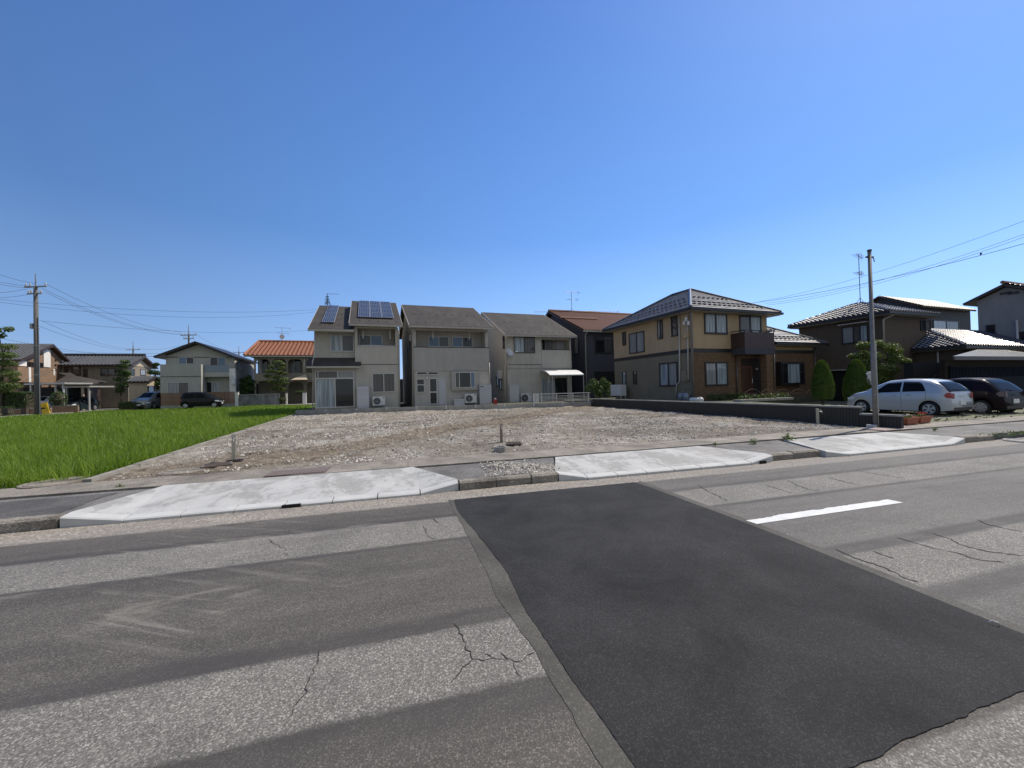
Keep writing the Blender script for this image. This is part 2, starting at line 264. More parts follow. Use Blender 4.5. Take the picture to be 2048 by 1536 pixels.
m_gc=glassc('curtain_pale',(.12,.15,.17),(.34,.40,.43),9); m_gdc=glassc('curtain_dark',(.016,.014,.012),(.055,.046,.04),12); m_gg=glassc('curtain_grey',(.16,.17,.17),(.25,.26,.26),7)
m_solar=M('solar_cell',(.024,.028,.04),(.034,.038,.052),20,.3,spec=.5)
m_pole=M('concrete_pole',(.13,.12,.115),(.10,.095,.09),2,.85); m_steel=M('galvanised_steel',(.30,.30,.30),(.22,.22,.22),5,.5,metal=.5)
m_wire=M('wire_black',(.02,.02,.025),rough=.7); m_bark=M('bark',(.08,.06,.045),(.05,.04,.03),8,.9,.5,20)
m_lgr=leaf('leaf_dark_green',(.035,.07,.018),(.085,.14,.035)); m_lcone=leaf('leaf_conifer',(.04,.08,.012),(.10,.17,.025),scale=5)
m_llt=leaf('leaf_light',(.06,.10,.02),(.14,.20,.05)); m_lpine=leaf('leaf_pine',(.06,.09,.022),(.15,.20,.05),scale=2)
m_rice=leaf('rice_leaf',(.10,.185,.014),(.225,.325,.045),.5,1.6,.4)
m_mud=M('paddy_mud',(.04,.045,.02),(.06,.055,.03),3,.5)
m_grass=M('grass_ground',(.10,.11,.045),(.17,.15,.09),1.5,.95,.6,30)
m_ground=M('open_ground',(.20,.19,.16),(.13,.14,.08),.3,.95,.3,20)
m_park=M('gravel_grass',(.20,.185,.14),(.10,.115,.05),2.5,.95,.9,25)
m_yard=M('yard_soil',(.10,.092,.066),(.055,.065,.035),1.5,.95,.5,25)
m_froad=asphalt('far_asphalt',(.27,.26,.245),20,.3,.2)
m_terra=M('terracotta',(.33,.10,.045),rough=.7); m_redf=M('red_flower',(.5,.03,.02)); m_whf=M('white_flower',(.75,.7,.6))
m_yel=M('yellow_sign',(.80,.52,.02),rough=.5); m_rust=M('rusty_iron',(.15,.115,.095),(.10,.08,.07),6,.8); m_cap=M('manhole_iron',(.28,.27,.25),(.2,.19,.18),5,.7,.3,50)
# ---------------------------------------------------------------- mesh builder
class MB:
    def __init__(s): s.v=[]; s.f=[]; s.m=[]
    def add(s,vs,fs,mi=0):
        b=len(s.v); s.v+=[tuple(p) for p in vs]; s.f+=[tuple(b+i for i in f) for f in fs]; s.m+=[mi]*len(fs); return s
    def box(s,x0,x1,y0,y1,z0,z1,mi=0):
        return s.add([(x0,y0,z0),(x1,y0,z0),(x1,y1,z0),(x0,y1,z0),(x0,y0,z1),(x1,y0,z1),(x1,y1,z1),(x0,y1,z1)],[(0,3,2,1),(4,5,6,7),(0,1,5,4),(1,2,6,5),(2,3,7,6),(3,0,4,7)],mi)
    def slab(s,poly,th,mi=0):   # polygon (top face), thickness down along normal
        P=[Vector(p) for p in poly]; nrm=Vector((0,0,0))
        for i in range(len(P)): nrm+=P[i].cross(P[(i+1)%len(P)])
        nrm.normalize(); 
        if nrm.z<0: P=P[::-1]; nrm=-nrm
        n=len(P); Q=[p-nrm*th for p in P]
        return s.add(P+Q,[tuple(range(n)),tuple(range(2*n-1,n-1,-1))]+[(i,n+i,n+(i+1)%n,(i+1)%n) for i in range(n)],mi)
    def ext(s,poly,d,mi=0):     # polygon extruded by vector d
        P=[Vector(p) for p in poly]; d=Vector(d); n=len(P); Q=[p+d for p in P]; 
        nrm=Vector((0,0,0))
        for i in range(n): nrm+=P[i].cross(P[(i+1)%n])
        if nrm.dot(d)>0: P,Q=P[::-1],Q[::-1]
        return s.add(P+Q,[tuple(range(n)),tuple(range(2*n-1,n-1,-1))]+[(i,n+i,n+(i+1)%n,(i+1)%n) for i in range(n)],mi)
    def tube(s,pts,r,n=8,mi=0,caps=True):
        P=[Vector(p) for p in pts]; R=r if isinstance(r,(list,tuple)) else [r]*len(P); rings=[]; b=len(s.v)
        for i,p in enumerate(P):
            t=(P[min(i+1,len(P)-1)]-P[max(i-1,0)]).normalized(); a=Vector((0,0,1)) if abs(t.z)<.9 else Vector((1,0,0))
            e=t.cross(a).normalized(); g=t.cross(e)
            for k in range(n): s.v.append(tuple(p+(e*cos(2*pi*k/n)+g*sin(2*pi*k/n))*R[i]))
        for i in range(len(P)-1):
            for k in range(n): s.f.append((b+i*n+k,b+i*n+(k+1)%n,b+(i+1)*n+(k+1)%n,b+(i+1)*n+k)); s.m.append(mi)
        if caps:
            s.f.append(tuple(b+k for k in range(n))[::-1]); s.m.append(mi); s.f.append(tuple(b+(len(P)-1)*n+k for k in range(n))); s.m.append(mi)
        return s
    def mbox(s,mp,a0,a1,c0,c1,o0,o1,mi=0):
        vs=[mp(a,c,o) for o in (o0,o1) for a,c in ((a0,c0),(a1,c0),(a1,c1),(a0,c1))]
        return s.add(vs,[(0,1,2,3),(7,6,5,4),(0,4,5,1),(1,5,6,2),(2,6,7,3),(3,7,4,0)],mi)
    def build(s,name,mats,parent=None,smooth=False,fix=True):
        me=bpy.data.meshes.new(name); me.from_pydata(s.v,[],s.f)
        for m in (mats if isinstance(mats,(list,tuple)) else [mats]): me.materials.append(m)
        me.polygons.foreach_set('material_index',s.m)
        if fix:
            import bmesh
            b=bmesh.new(); b.from_mesh(me); bmesh.ops.recalc_face_normals(b,faces=b.faces); b.to_mesh(me); b.free()
        if smooth: me.polygons.foreach_set('use_smooth',[True]*len(me.polygons))
        o=bpy.data.objects.new(name,me); COL.objects.link(o)
        if parent: o.parent=parent
        return o
def tag(o,label=None,cat=None,group=None,kind=None):
    for k,v in (('label',label),('category',cat),('group',group),('kind',kind)):
        if v: o[k]=v
    return o
def thing(name,label,cat,loc=(0,0,0),rz=0,group=None):
    o=bpy.data.objects.new(name,None); COL.objects.link(o); o.location=loc; o.rotation_euler=(0,0,rz); o.empty_display_size=.2
    return tag(o,label,cat,group)
def struct(name,mb,mats,**k): o=mb.build(name,mats,**k); o['kind']='structure'; return o
def copy_tree(o,parent=None):
    c=o.copy(); COL.objects.link(c); c.parent=parent
    for ch in list(o.children): copy_tree(ch,c)
    return c
def hthing(name,label,cat,fr,group=None): return thing(name,label,cat,fr.o,fr.r,group)
# face maps
def mf(yo=0): return lambda a,c,o:(a,yo-o,c)
def ms(xo=0): return lambda a,c,o:(xo-o,a,c)
def mr(xo=0): return lambda a,c,o:(xo+o,a,c)
def rect(fr,face,q,pl):
    fn={'f':fr.f,'s':fr.s,'r':fr.s}[face]; a=fn(*q[0],pl); b=fn(*q[1],pl); return min(a[0],b[0]),max(a[0],b[0]),min(a[1],b[1]),max(a[1],b[1])
def win(par,fr,face,q,pl=0,fm=None,gl=None,n=2,bw=.05,proud=.05,split=None,name='window',hbar=None,r=None):
    fm=fm or m_alu; gl=gl or [m_gd]*n; mp={'f':mf,'s':ms,'r':mr}[face](pl)
    a0,a1,c0,c1=r or rect(fr,face,q,pl); b=MB()
    b.mbox(mp,a0,a1,c1-bw,c1,-.03,proud).mbox(mp,a0,a1,c0,c0+bw,-.03,proud+.02)
    b.mbox(mp,a0,a0+bw,c0+bw,c1-bw,-.03,proud).mbox(mp,a1-bw,a1,c0+bw,c1-bw,-.03,proud)
    xs=[a0+bw]+[a0+(a1-a0)*t for t in (split or [i/n for i in range(1,n)])]+[a1-bw]
    for x in xs[1:-1]: b.mbox(mp,x-bw*.5,x+bw*.5,c0+bw,c1-bw,-.03,proud-.008)
    if hbar: z=c0+(c1-c0)*hbar; b.mbox(mp,a0+bw,a1-bw,z-bw*.6,z+bw*.6,-.03,proud-.004)
    o=b.build(name,fm,par)
    g=MB(); ml=[]
    for i in range(len(xs)-1):
        mm=gl[i%len(gl)]
        if mm not in ml: ml.append(mm)
        g.mbox(mp,xs[i]+(bw*.5 if i else 0),xs[i+1]-(bw*.5 if i<len(xs)-2 else 0),c0+bw,c1-bw,-.025,.008+.008*(i%2),ml.index(mm))
    g.build('glass',ml,o); return o
def pipe(par,pts,r=.04,mat=None,name='downspout'): return MB().tube(pts,r,8).build(name,mat or m_pipe,par,smooth=True)
def tiled(P,tw,th,amp,step,wave='round',mi=0,mb=None,sub=6):
    # P: eave-left, eave-right, ridge-right, ridge-left; eave and ridge parallel
    A,B,C,D=[Vector(p) for p in P]; ux=(B-A).normalized(); W=(B-A).length; up=(D-A)-ux*(D-A).dot(ux); Hh=up.length; uy=up/Hh; nz=ux.cross(uy).normalized()
    if nz.z<0: nz=-nz
    dl=(D-A).dot(ux); cr=(C-A).dot(ux); rows=max(1,round(Hh/th)); mb=mb or MB(); cols=max(2,int(W/tw*sub))
    for r in range(rows):
        for e in (0,1):
            t=(r+e)/rows; uL=dl*t; uR=W+(cr-W)*t; off=step*(1-e)
            base=len(mb.v)
            for c in range(cols+1):
                u=min(max(W*c/cols,uL),uR); ph=(W*c/cols)/tw*2*pi
                h=amp*(.5+.5*cos(ph)) if wave=='round' else amp*max(0,cos(ph))**.5*.9+amp*.1*cos(ph*2) if wave=='pan' else (0.0)
                p=A+ux*u+up*t+nz*(h+off+.02); mb.v.append(tuple(p))
            if e:
                for c in range(cols): mb.f.append((base-cols-1+c,base-cols+c,base+c+1,base+c)); mb.m.append(mi)
            elif r:
                for c in range(cols): mb.f.append((base-cols-1+c,base-cols+c,base+c+1,base+c)); mb.m.append(mi)
            else:
                b2=len(mb.v)
                for c in range(cols+1):
                    u=W*c/cols; mb.v.append(tuple(A+ux*min(max(u,0),W)-nz*.03))
                for c in range(cols): mb.f.append((b2+c,b2+c+1,base+c+1,base+c)); mb.m.append(mi)
                # re-emit first ring so indices stay in order
                ring=mb.v[base:base+cols+1]; mb.v+=ring
    return mb
def leaves(mb,c,rad,n,size,shell=.6,mi=0,flat=0,up=.3):
    c=Vector(c)
    for _ in range(n):
        d=Vector((random.gauss(0,1),random.gauss(0,1),random.gauss(0,1))).normalized(); r=shell+(1-shell)*random.random()**.5
        if random.random()<.25: r=random.random()
        p=c+Vector((d.x*rad[0],d.y*rad[1],d.z*rad[2]))*r
        nn=(d+Vector((random.gauss(0,.6),random.gauss(0,.6),random.gauss(0,.6)+up))).normalized()
        a=nn.orthogonal().normalized(); q=random.random()*6.28; bb=nn.cross(a); e=a*cos(q)+bb*sin(q); g=nn.cross(e); s=size*(.6+.8*random.random())
        k=len(mb.v); mb.v+=[tuple(p-e*s),tuple(p+g*s*.5),tuple(p+e*s),tuple(p-g*s*.5)]; mb.f.append((k,k+1,k+2,k+3)); mb.m.append(mi)
    return mb
# ================================================================ GROUND
def lotz(x,y): return .135+.11*min(1,max(0,(y-9)/17))
g=MB(); g.add([(-600,-300,-.32),(900,-300,-.32),(900,1500,-.32),(-600,1500,-.32)],[(0,1,2,3)]); struct('ground',g,m_ground)
# road with crack ribbons
g=MB(); g.add([(-60,-25,0),(90,-25,0),(90,6.2,0),(-60,6.2,0)],[(0,1,2,3)])
g.add([(-60,-25,-.3),(90,-25,-.3),(90,6.2,-.3),(-60,6.2,-.3)],[(0,1,2,3)])
def crack(pix,w=.012):
    pts=[G(*p) for p in pix]; P=[]
    for a,b in zip(pts,pts[1:]):
        n=max(2,int((b-a).length/.03)); pr=(b-a).cross(Vector((0,0,1))).normalized()
        for i in range(n): P.append(a.lerp(b,i/n)+pr*random.gauss(0,.009 if i else 0))
    P.append(pts[-1]); vs=[]
    for i,p in enumerate(P):
        t=(P[min(i+1,len(P)-1)]-P[max(i-1,0)]).normalized(); pr=t.cross(Vector((0,0,1))); ww=w*(.35+.9*random.random())*(1 if 0<i<len(P)-1 else .1)*.5
        vs+=[p+pr*ww+Vector((0,0,.003)),p-pr*ww+Vector((0,0,.003))]
    g.add(vs,[(2*i,2*i+1,2*i+3,2*i+2) for i in range(len(P)-1)],1)
CR=[[(640,1298),(628,1345),(610,1378),(607,1392),(585,1420),(572,1440)],[(906,1247),(925,1270),(932,1300),(945,1318),(965,1322),(985,1316),(1022,1320),(1045,1322),(1055,1310),(1072,1303)],[(965,1308),(985,1316)],[(1000,1306),(1022,1320)],[(1027,1324),(1032,1340),(1045,1355)],[(945,1318),(925,1335),(900,1365)],
[(537,1076),(545,1086),(560,1092),(573,1098)],[(573,1098),(568,1105),(571,1113)],[(848,1052),(852,1066),(862,1076),(872,1078)],[(867,1037),(872,1044),(876,1047)],
[(1573,960),(1600,973),(1628,982),(1636,980)],[(1655,955),(1690,964),(1722,971)],[(1712,941),(1760,949),(1812,957)],[(1530,970),(1560,979),(1585,987)],[(1395,970),(1420,985),(1455,1002)],
[(1670,1098),(1700,1112),(1735,1125),(1775,1138),(1800,1152),(1840,1166)],[(1790,1075),(1830,1086),(1870,1098),(1915,1106),(1950,1118),(2010,1126)],[(1850,1062),(1890,1075),(1930,1092),(1980,1104),(2048,1112)],[(1955,1040),(1975,1049),(2010,1057),(2048,1064)],[(1745,1102),(1790,1119)]]
for i,c in enumerate(CR): crack(c,.007 if i in(1,) else .016 if i>=9 else .0065)
struct('road',g,[m_road,m_tar],fix=False)
# dark new patch with a ragged edge
def ragged(x0,y0,x1,y1,n,amp,z,seed=0):
    P=[]; 
    for (ax,ay),(bx,by) in (((x0,y0),(x1,y0)),((x1,y0),(x1,y1)),((x1,y1),(x0,y1)),((x0,y1),(x0,y0))):
        for i in range(n):
            t=i/n; x=ax+(bx-ax)*t; y=ay+(by-ay)*t; P.append((x+amp*(noise.noise((x*3+seed,y*3,1.7))+.5*noise.noise((x*14,y*14,seed))),y+amp*(noise.noise((x*3,y*3+seed,7.7))+.6*noise.noise((x*16,y*16,seed+3))),z))
    return P
def edge(pix,z,amp,seed):
    P=[G(*p) for p in pix]; out=[]
    for a_,b_ in zip(P,P[1:]):
        n=max(2,int((b_-a_).length/.025)); pr=(b_-a_).cross(Vector((0,0,1))).normalized()
        for i in range(n):
            q=a_.lerp(b_,i/n); q=q+pr*amp*(noise.noise((q.x*4,q.y*4,seed))+.7*noise.noise((q.x*17,q.y*17,seed))); out.append((q.x,q.y,z))
    return out
LE=[(908,1000),(915,1021),(981,1101),(1016,1147),(1044,1209),(1100,1293),(1131,1342),(1194,1426),(1271,1536),(1330,1610)]
SE=[(896,1000),(929,1059),(971,1140),(992,1192),(1016,1227),(1072,1304),(1093,1349),(1121,1391),(1205,1536),(1250,1610)]
BE=[(1500,1640),(1600,1590),(1707,1536),(1798,1487),(1907,1443),(2015,1396),(2200,1320)]
RE=[(2200,1332),(2048,1270),(1800,1170),(1640,1105),(1480,1042),(1380,1005),(1300,975),(1270,965)]
TE=[(1270,965),(1100,981),(908,1000)]
pj=edge(LE[::-1],.003,.012,2)+edge(SE,.003,.010,5); g=MB(); g.add(pj,[tuple(range(len(pj)))]); struct('asphalt_joint',g,m_joint,fix=False)
RS=[(2200,1318),(2048,1256),(1800,1158),(1640,1095),(1480,1034),(1380,998),(1300,969),(1280,962)]
pj=edge(RE,.003,.004,2)+edge(RS[::-1],.003,.008,5); g=MB(); g.add(pj,[tuple(range(len(pj)))]); struct('asphalt_joint',g,m_joint,fix=False)
pj=edge(LE,.006,.010,7)+edge(BE,.006,.014,8)+edge(RE,.006,.006,9)+edge(TE,.006,.01,4); g=MB(); g.add(pj,[tuple(range(len(pj)))]); struct('asphalt_patch',g,m_patch,fix=False)
# worn white dash
top=[];bot=[]
for i in range(61):
    t=i/60; x=3.74+(6.08-3.74)*t; wear=max(0,noise.noise((x*5,1,2)))*.05+max(0,noise.noise((x*22,3,2)))*.02
    if t<.12: wear+=.03
    bot.append((x+.02,3.53,.004)); top.append((x,3.69-wear,.004))
g=MB(); g.add(bot+top,[(i,i+1,61+i+1,61+i) for i in range(60)]); struct('road_marking',g,m_mark,fix=False)
# kerbs (old) : structure, stones with gaps
def kerbrun(x0,x1,mat=m_kerb,h=.14,y=6.2,name='kerb'):
    g=MB(); x=x0; 
    while x<x1-.05:
        e=min(x+.6,x1); dz=random.uniform(-.01,.012)
        ys=y+random.uniform(-.012,.012); P=[(ys,-.2),(ys,h-.03+dz),(ys+.03,h+dz),(ys+.16,h+dz),(ys+.16,-.2)]
        g.ext([(x+.005,a,b) for a,b in P],(e-x-.012,0,0)); x=e
    struct(name,g,mat)
kerbrun(-30,-4.24); kerbrun(.78,2.45); kerbrun(7.0,8.3); kerbrun(12.78,14.0)
for P_ in ([(-60,6.36),(-4.23,6.36),(-3.86,7.66),(-60,7.66)],[(.77,6.36),(2.46,6.36),(2.93,7.66),(.1,7.66)],[(7.0,6.36),(8.32,6.36),(8.9,7.66),(6.45,7.66)],[(12.76,6.36),(90,6.36),(90,7.66),(12.4,7.66)]):
    struct('sidewalk',MB().ext([(x,y,-.3) for x,y in P_],(0,0,.425)),m_walk)
g=MB().add(ragged(-14,6.42,-4.4,7.5,40,.05,.131,4),[tuple(range(160))]); struct('sidewalk_patch',g,m_walk2,fix=False)
g=MB()
x=-30
while x<60:
    g.box(x+.003,x+1.995,7.70,8.52,-.3,.15+random.uniform(-.006,.006)); x+=2.0
struct('ditch_cover',g,m_strip)
# joint line between sidewalk and cover (raised weathered lip)
def driveway(A,B,C,D,E,Fp,label):
    # A,D kerb-level wing ends at front, B,C low front, E,F back corners
    g=MB(); yk=.17
    top=[A,B,C,D,E,Fp]; V=[Vector(p) for p in top]
    # surface as fan strips
    nb=len(g.v)
    def q(a,b,t): return a.lerp(b,t)
    # inner front line (behind kerb blocks)
    inn=[Vector((p.x,p.y+yk,p.z+.012)) for p in V[:4]]
    P=inn+[V[4],V[5]]
    g.add([tuple(p) for p in P],[(0,1,5),(1,2,4,5),(2,3,4)])
    lo=[Vector((p.x,p.y,-.05)) for p in P]
    n=len(P); g.add([tuple(p) for p in P+lo],[(i,(i+1)%n,n+(i+1)%n,n+i) for i in range(n)])
    o=struct('driveway',g,m_pad,fix=False)
    k=MB()
    def blocks(a,b,n):
        for i in range(n):
            p=a.lerp(b,(i+.01)/n); r=a.lerp(b,(i+.985)/n)
            vs=[]
            for s in (p,r): vs+=[(s.x,s.y,-.05),(s.x,s.y,s.z-.015),(s.x,s.y+.02,s.z),(s.x,s.y+yk-.005,s.z+.013),(s.x,s.y+yk-.005,-.05)]
            k.add(vs,[(0,1,6,5),(1,2,7,6),(2,3,8,7),(3,4,9,8),(0,4,3,2,1),(5,6,7,8,9)])
    blocks(V[0],V[1],1); blocks(V[1],V[2],max(1,round((V[2]-V[1]).length/.6))); blocks(V[2],V[3],1)
    struct('driveway_kerb',k,m_newk)
driveway((-4.23,6.22,.135),(-3.55,6.17,.045),(.17,6.13,.04),(.77,6.22,.13),(.1,7.64,.155),(-3.86,7.7,.155),'')
driveway((2.46,6.2,.13),(2.95,6.1,.05),(6.38,6.06,.05),(6.99,6.14,.13),(6.45,7.55,.155),(2.93,7.55,.155),'')
driveway((8.32,6.1,.13),(8.85,6.02,.05),(12.15,6.05,.05),(12.76,6.14,.13),(12.4,7.5,.155),(8.9,7.5,.155),'')
# drain mouths in kerb blocks (dark holes)
g=MB().box(-1.72,-1.48,6.13,6.2,.001,.042); struct('drain_mouth',g,m_black)
g=MB().box(6.60,6.74,6.06,6.14,.002,.055); struct('drain_mouth',g,m_black)
# lot
def paddyx(y): return -5.4-(y-8.6)*.0766
def wallx(y): return 13.5-(y-7.76)*.0875
def backy(x): return 28.2-(x+6.85)*.2175
NX,NY=400,420; g=MB()
for j in range(NY+1):
    for i in range(NX+1):
        s=i/NX; t=(j/NY)**1.25; y=8.5
        xa=-5.35+s*19.0; ya=8.5; xb=-6.9+s*19.0; yb=backy(xb)+.05; y=ya+(yb-ya)*t
        x=paddyx(y)+(wallx(y)-paddyx(y))*s
        h=.05*noise.noise((x*.5,y*.5,0))+.035*noise.noise((x*1.7,y*1.7,3))+.030*noise.noise((x*5,y*5,5))+.022*noise.noise((x*12,y*12,5))
        rut=math.exp(-((y-14.2-1.3*sin(x*.5))/.28)**2)+math.exp(-((y-15.9-1.3*sin(x*.5))/.28)**2)+.8*math.exp(-((x-1.5-.9*sin(y*.3))/.25)**2)
        cu=y-(.95*x+13+.6*sin(x)); rut2=math.exp(-((abs(cu)-1.05)/.2)**2); h-=.06*rut2*(.5+noise.noise((x*7,y*7,2))); h+=.045*math.exp(-((abs(cu)-1.6)/.25)**2)*(.5+noise.noise((x*3,y*3,6)))
        h-=.055*rut*(0.6+noise.noise((x*8,y*8,1))); h+=.03*abs(noise.noise((x*3.1,y*3.1,8))); e=min(1,(y-8.5)/.5,abs(x-paddyx(y))/.4+.1)
        g.v.append((x,y,lotz(x,y)+h*max(0,e)))
for j in range(NY):
    for i in range(NX): a=j*(NX+1)+i; g.f.append((a,a+1,a+NX+2,a+NX+1)); g.m.append(0)
lot=struct('gravel_lot',g,m_lot,smooth=True,fix=False)
# loose stones (uncountable)
def stones(n,x0,x1,y0,y1,smin,smax,name,label,pw=1.6,zf=lotz,cond=None,zoff=0.0,cols=None):
    oc=np.array([(1,0,0),(-1,0,0),(0,1,0),(0,-1,0),(0,0,1),(0,0,-1),(.6,.6,.5),(-.6,.5,-.4)]);
    fc=np.array([(0,6,4),(6,2,4),(2,1,4),(1,3,4),(3,0,4),(2,6,0),(2,0,5),(7,2,5),(1,7,5),(2,7,1),(3,1,5),(0,3,5)])
    xs=[];ys=[]
    while len(xs)<n:
        y=y0+(y1-y0)*rng.random()**pw; x=x0+(x1-x0)*rng.random()
        if cond and not cond(x,y): continue
        xs.append(x); ys.append(y)
    xs=np.array(xs); ys=np.array(ys); zs=np.array([zf(a,b)+.045*noise.noise((a*.5,b*.5,0))+.035*noise.noise((a*1.7,b*1.7,3))+zoff for a,b in zip(xs,ys)])
    S=(smin+(smax-smin)*rng.random(n)**2.2)*(1+ (ys-y0)*.03)
    R=rng.normal(size=(n,3,3)); Q,_=np.linalg.qr(R)
    sc=np.stack([S,S*rng.uniform(.5,1,n),S*rng.uniform(.4,.8,n)],1)
    V=(oc[None]*(1+rng.uniform(-.25,.25,(n,8,1))))*sc[:,None,:]; V=np.einsum('nij,nkj->nki',Q,V); V+=np.stack([xs,ys,zs],1)[:,None,:]
    Fc=(fc[None]+8*np.arange(n)[:,None,None]).reshape(-1,3)
    me=bpy.data.meshes.new(name); me.from_pydata(V.reshape(-1,3),[],Fc)
    at=me.color_attributes.new('tint','FLOAT_COLOR','POINT'); t=rng.random(n)[:,None]**.8; pal=np.array([.20,.17,.13]),np.array([.60,.565,.505])
    c=pal[0]*(1-t)+pal[1]*t; c=np.repeat(np.concatenate([c,np.ones((n,1))],1),8,0); at.data.foreach_set('color',c.ravel().astype(np.float32))
    if 'stone' not in MATS:
        m,nn,b,tc=nodes('stone'); a=nn.nodes.new('ShaderNodeAttribute'); a.attribute_name='tint'; L(nn,a.outputs[0],b.inputs['Base Color']); b.inputs['Roughness'].default_value=.9; MATS['stone']=m
    me.materials.append(MATS['stone']); o=bpy.data.objects.new(name,me); COL.objects.link(o); tag(o,label,'gravel',kind='stuff'); return o
def lc(x,y):
    if not (paddyx(y)+.15<x<wallx(y)-.1 and y<backy(x)-.2): return False
    cu=y-(.95*x+13+.6*sin(x))
    if abs(cu)<1.5+.8*noise.noise((x,y,3)) and rng.random()<.85: return False
    v=noise.noise((x*.4,y*.4,11))+.7*noise.noise((x*1.3,y*1.3,4))+.5*noise.noise((x*4,y*4,9)); return v>.12 or rng.random()<.07
stones(30000,-7,13.5,8.75,28,.010,.045,'gravel','loose pale crushed stones scattered over the bare lot',1.5,cond=lc)
stones(2600,1.25,2.75,6.42,7.62,.012,.035,'gravel','loose crushed stones spilled on the sidewalk between two new driveways',1,zf=lambda x,y:.125,cond=lambda x,y:rng.random()<(x-1.2)/1.2 and x<2.5+(y-6.2)*.3)
stones(500,-9,13,5.75,6.15,.004,.011,'gravel','fine grit and pebbles lying along the gutter',1,zf=lambda x,y:-.0,zoff=-.0)
# paddy kerb and far kerb
g=MB(); P=[]
for y in np.arange(8.6,46.1,1.5):
    a=(paddyx(y)-.12,y); b=(paddyx(y+1.48)-.12,y+1.48); z=lotz(0,y)+.06
    g.add([(a[0],a[1],-.3),(a[0]+.13,a[1],-.3),(a[0]+.13,a[1],z),(a[0],a[1],z),(b[0],b[1],-.3),(b[0]+.13,b[1],-.3),(b[0]+.13,b[1],z),(b[0],b[1],z)],[(0,1,2,3),(7,6,5,4),(3,2,6,7),(0,3,7,4),(1,5,6,2)])
    if y>26: pass
struct('paddy_kerb',g,m_pk)
# paddy mud + rice
g=MB().add([(-60,8.55,-.12),(paddyx(8.55)-.1,8.55,-.12),(paddyx(47)-.1,47,-.12),(-31,57.5,-.12),(-31,30,-.12),(-60,28,-.12)],[tuple(range(6))]); struct('paddy_ground',g,m_mud)
def rice():
    VV=[];FF=[];k=0
    hills=[]
    y=8.95
    while y<57:
        x=paddyx(y)-.28
        xl=max(-31,-1.45*(y*.965)-8) 
        ymax=47+( -x)*0
        while x>xl-8:
            if (y<46.5 or y<46.5+(-8.5-x)*.5) and x>-31.2 and not (x<-31): hills.append((x+rng.normal()*.03,y+rng.normal()*.03))
            x-=.30 if y<22 else .32
        y+=.30 if y<22 else .3
    H=np.array(hills); d=H[:,0]*.262+H[:,1]*.965; l=H[:,0]*.965-H[:,1]*.262; keep=(l/d>-1.42)
    H=H[keep]; d=d[keep]
    for lo,hi,nb,wd in ((0,13,40,.0062),(13,19,24,.0085),(19,28,16,.013),(28,80,10,.028)):
        h=H[(d>=lo)&(d<hi)]; n=len(h)*nb
        if not n: continue
        base=np.repeat(h,nb,0)+rng.normal(size=(n,2))*.028; th=rng.random(n)*2*pi; lean=np.abs(rng.normal(size=n))*.11+.04; Ht=rng.uniform(.40,.66,n)*(1+.12*np.sin(base[:,0]*.9)*np.cos(base[:,1]*.7))
        dx,dy=np.cos(th),np.sin(th); pa=th+pi/2+rng.normal(size=n)*.6; wx,wy=np.cos(pa)*wd,np.sin(pa)*wd; z0=-.12
        def pt(s,f): # s side, f frac
            q=lean*(f**1.8)*1.6; return base[:,0]+dx*q+s*wx*(1-f*.3),base[:,1]+dy*q+s*wy*(1-f*.3),z0+Ht*(f-.15*f**3*(lean/.2))
        V=np.stack([np.stack(pt(-1,0),1),np.stack(pt(1,0),1),np.stack(pt(1,.45),1),np.stack(pt(-1,.45),1),np.stack(pt(.8,.8),1),np.stack(pt(-.8,.8),1),np.stack(pt(0,1),1)],1)
        idx=np.arange(n)[:,None]*7+k
        FF.append(('q',(idx+np.array([[0,1,2,3]])),(idx+np.array([[3,2,4,5]])),(idx+np.array([[5,4,6]])))); VV.append(V.reshape(-1,3)); k+=n*7
    V=np.concatenate(VV); loops=np.concatenate([np.concatenate([a.ravel(),b.ravel(),c.ravel()]) for _,a,b,c in FF]); tot=np.concatenate([np.concatenate([np.full(len(a),4),np.full(len(b),4),np.full(len(c),3)]) for _,a,b,c in FF])
    me=bpy.data.meshes.new('rice'); me.vertices.add(len(V)); me.vertices.foreach_set('co',V.ravel()); me.loops.add(len(loops)); me.loops.foreach_set('vertex_index',loops.astype(np.int32))
    me.polygons.add(len(tot)); me.polygons.foreach_set('loop_start',np.concatenate([[0],np.cumsum(tot)[:-1]]).astype(np.int32)); me.update(calc_edges=True); me.materials.append(m_rice)
    o=bpy.data.objects.new('rice',me); COL.objects.link(o); tag(o,'dense green rice plants filling the paddy','rice',kind='stuff'); print('rice',len(V))
rice()
# far street, yard, parking ground
g=MB().ext([(x,y,-.3) for x,y in [(-160,140),(-160,8.6),(-60,8.6),(-60,28),(-31.5,30),(-31.5,57.8),(-9.3,47.3),(-9.3,60),(40,60),(90,140)]],(0,0,.68)); struct('far_ground',g,m_froad)
g=MB().add([(-6.9,28.3,.42),(11.9,24.2,.42),(11.9,60,.42),(-9,60,.42)],[(0,1,2,3)]); g.add([(-6.95,28.3,-.3),(-6.95,28.3,.42),(-9.2,60,.42),(-9.2,60,-.3)],[(0,1,2,3)]); struct('house_terrace',g,m_yard,fix=False)
yd=[(wallx(12)+.1,12.0),(17.2,12.6),(19.0,20),(45,24),(45,70),(11.9,70),(wallx(24)+.1,24)]
g=MB().add([(x,y,.5) for x,y in yd],[tuple(range(7))]); g.add([(x,y,-.2) for x,y in yd]+[(x,y,.5) for x,y in yd],[(i,(i+1)%7,7+(i+1)%7,7+i) for i in range(7)]); struct('raised_yard',g,m_yard,fix=False)
g=MB().add([(13.6,8.54,.03),(90,8.54,.03),(90,40,.03),(13.6,40,.03)],[(0,1,2,3)]); struct('parking_ground',g,m_park,fix=False)
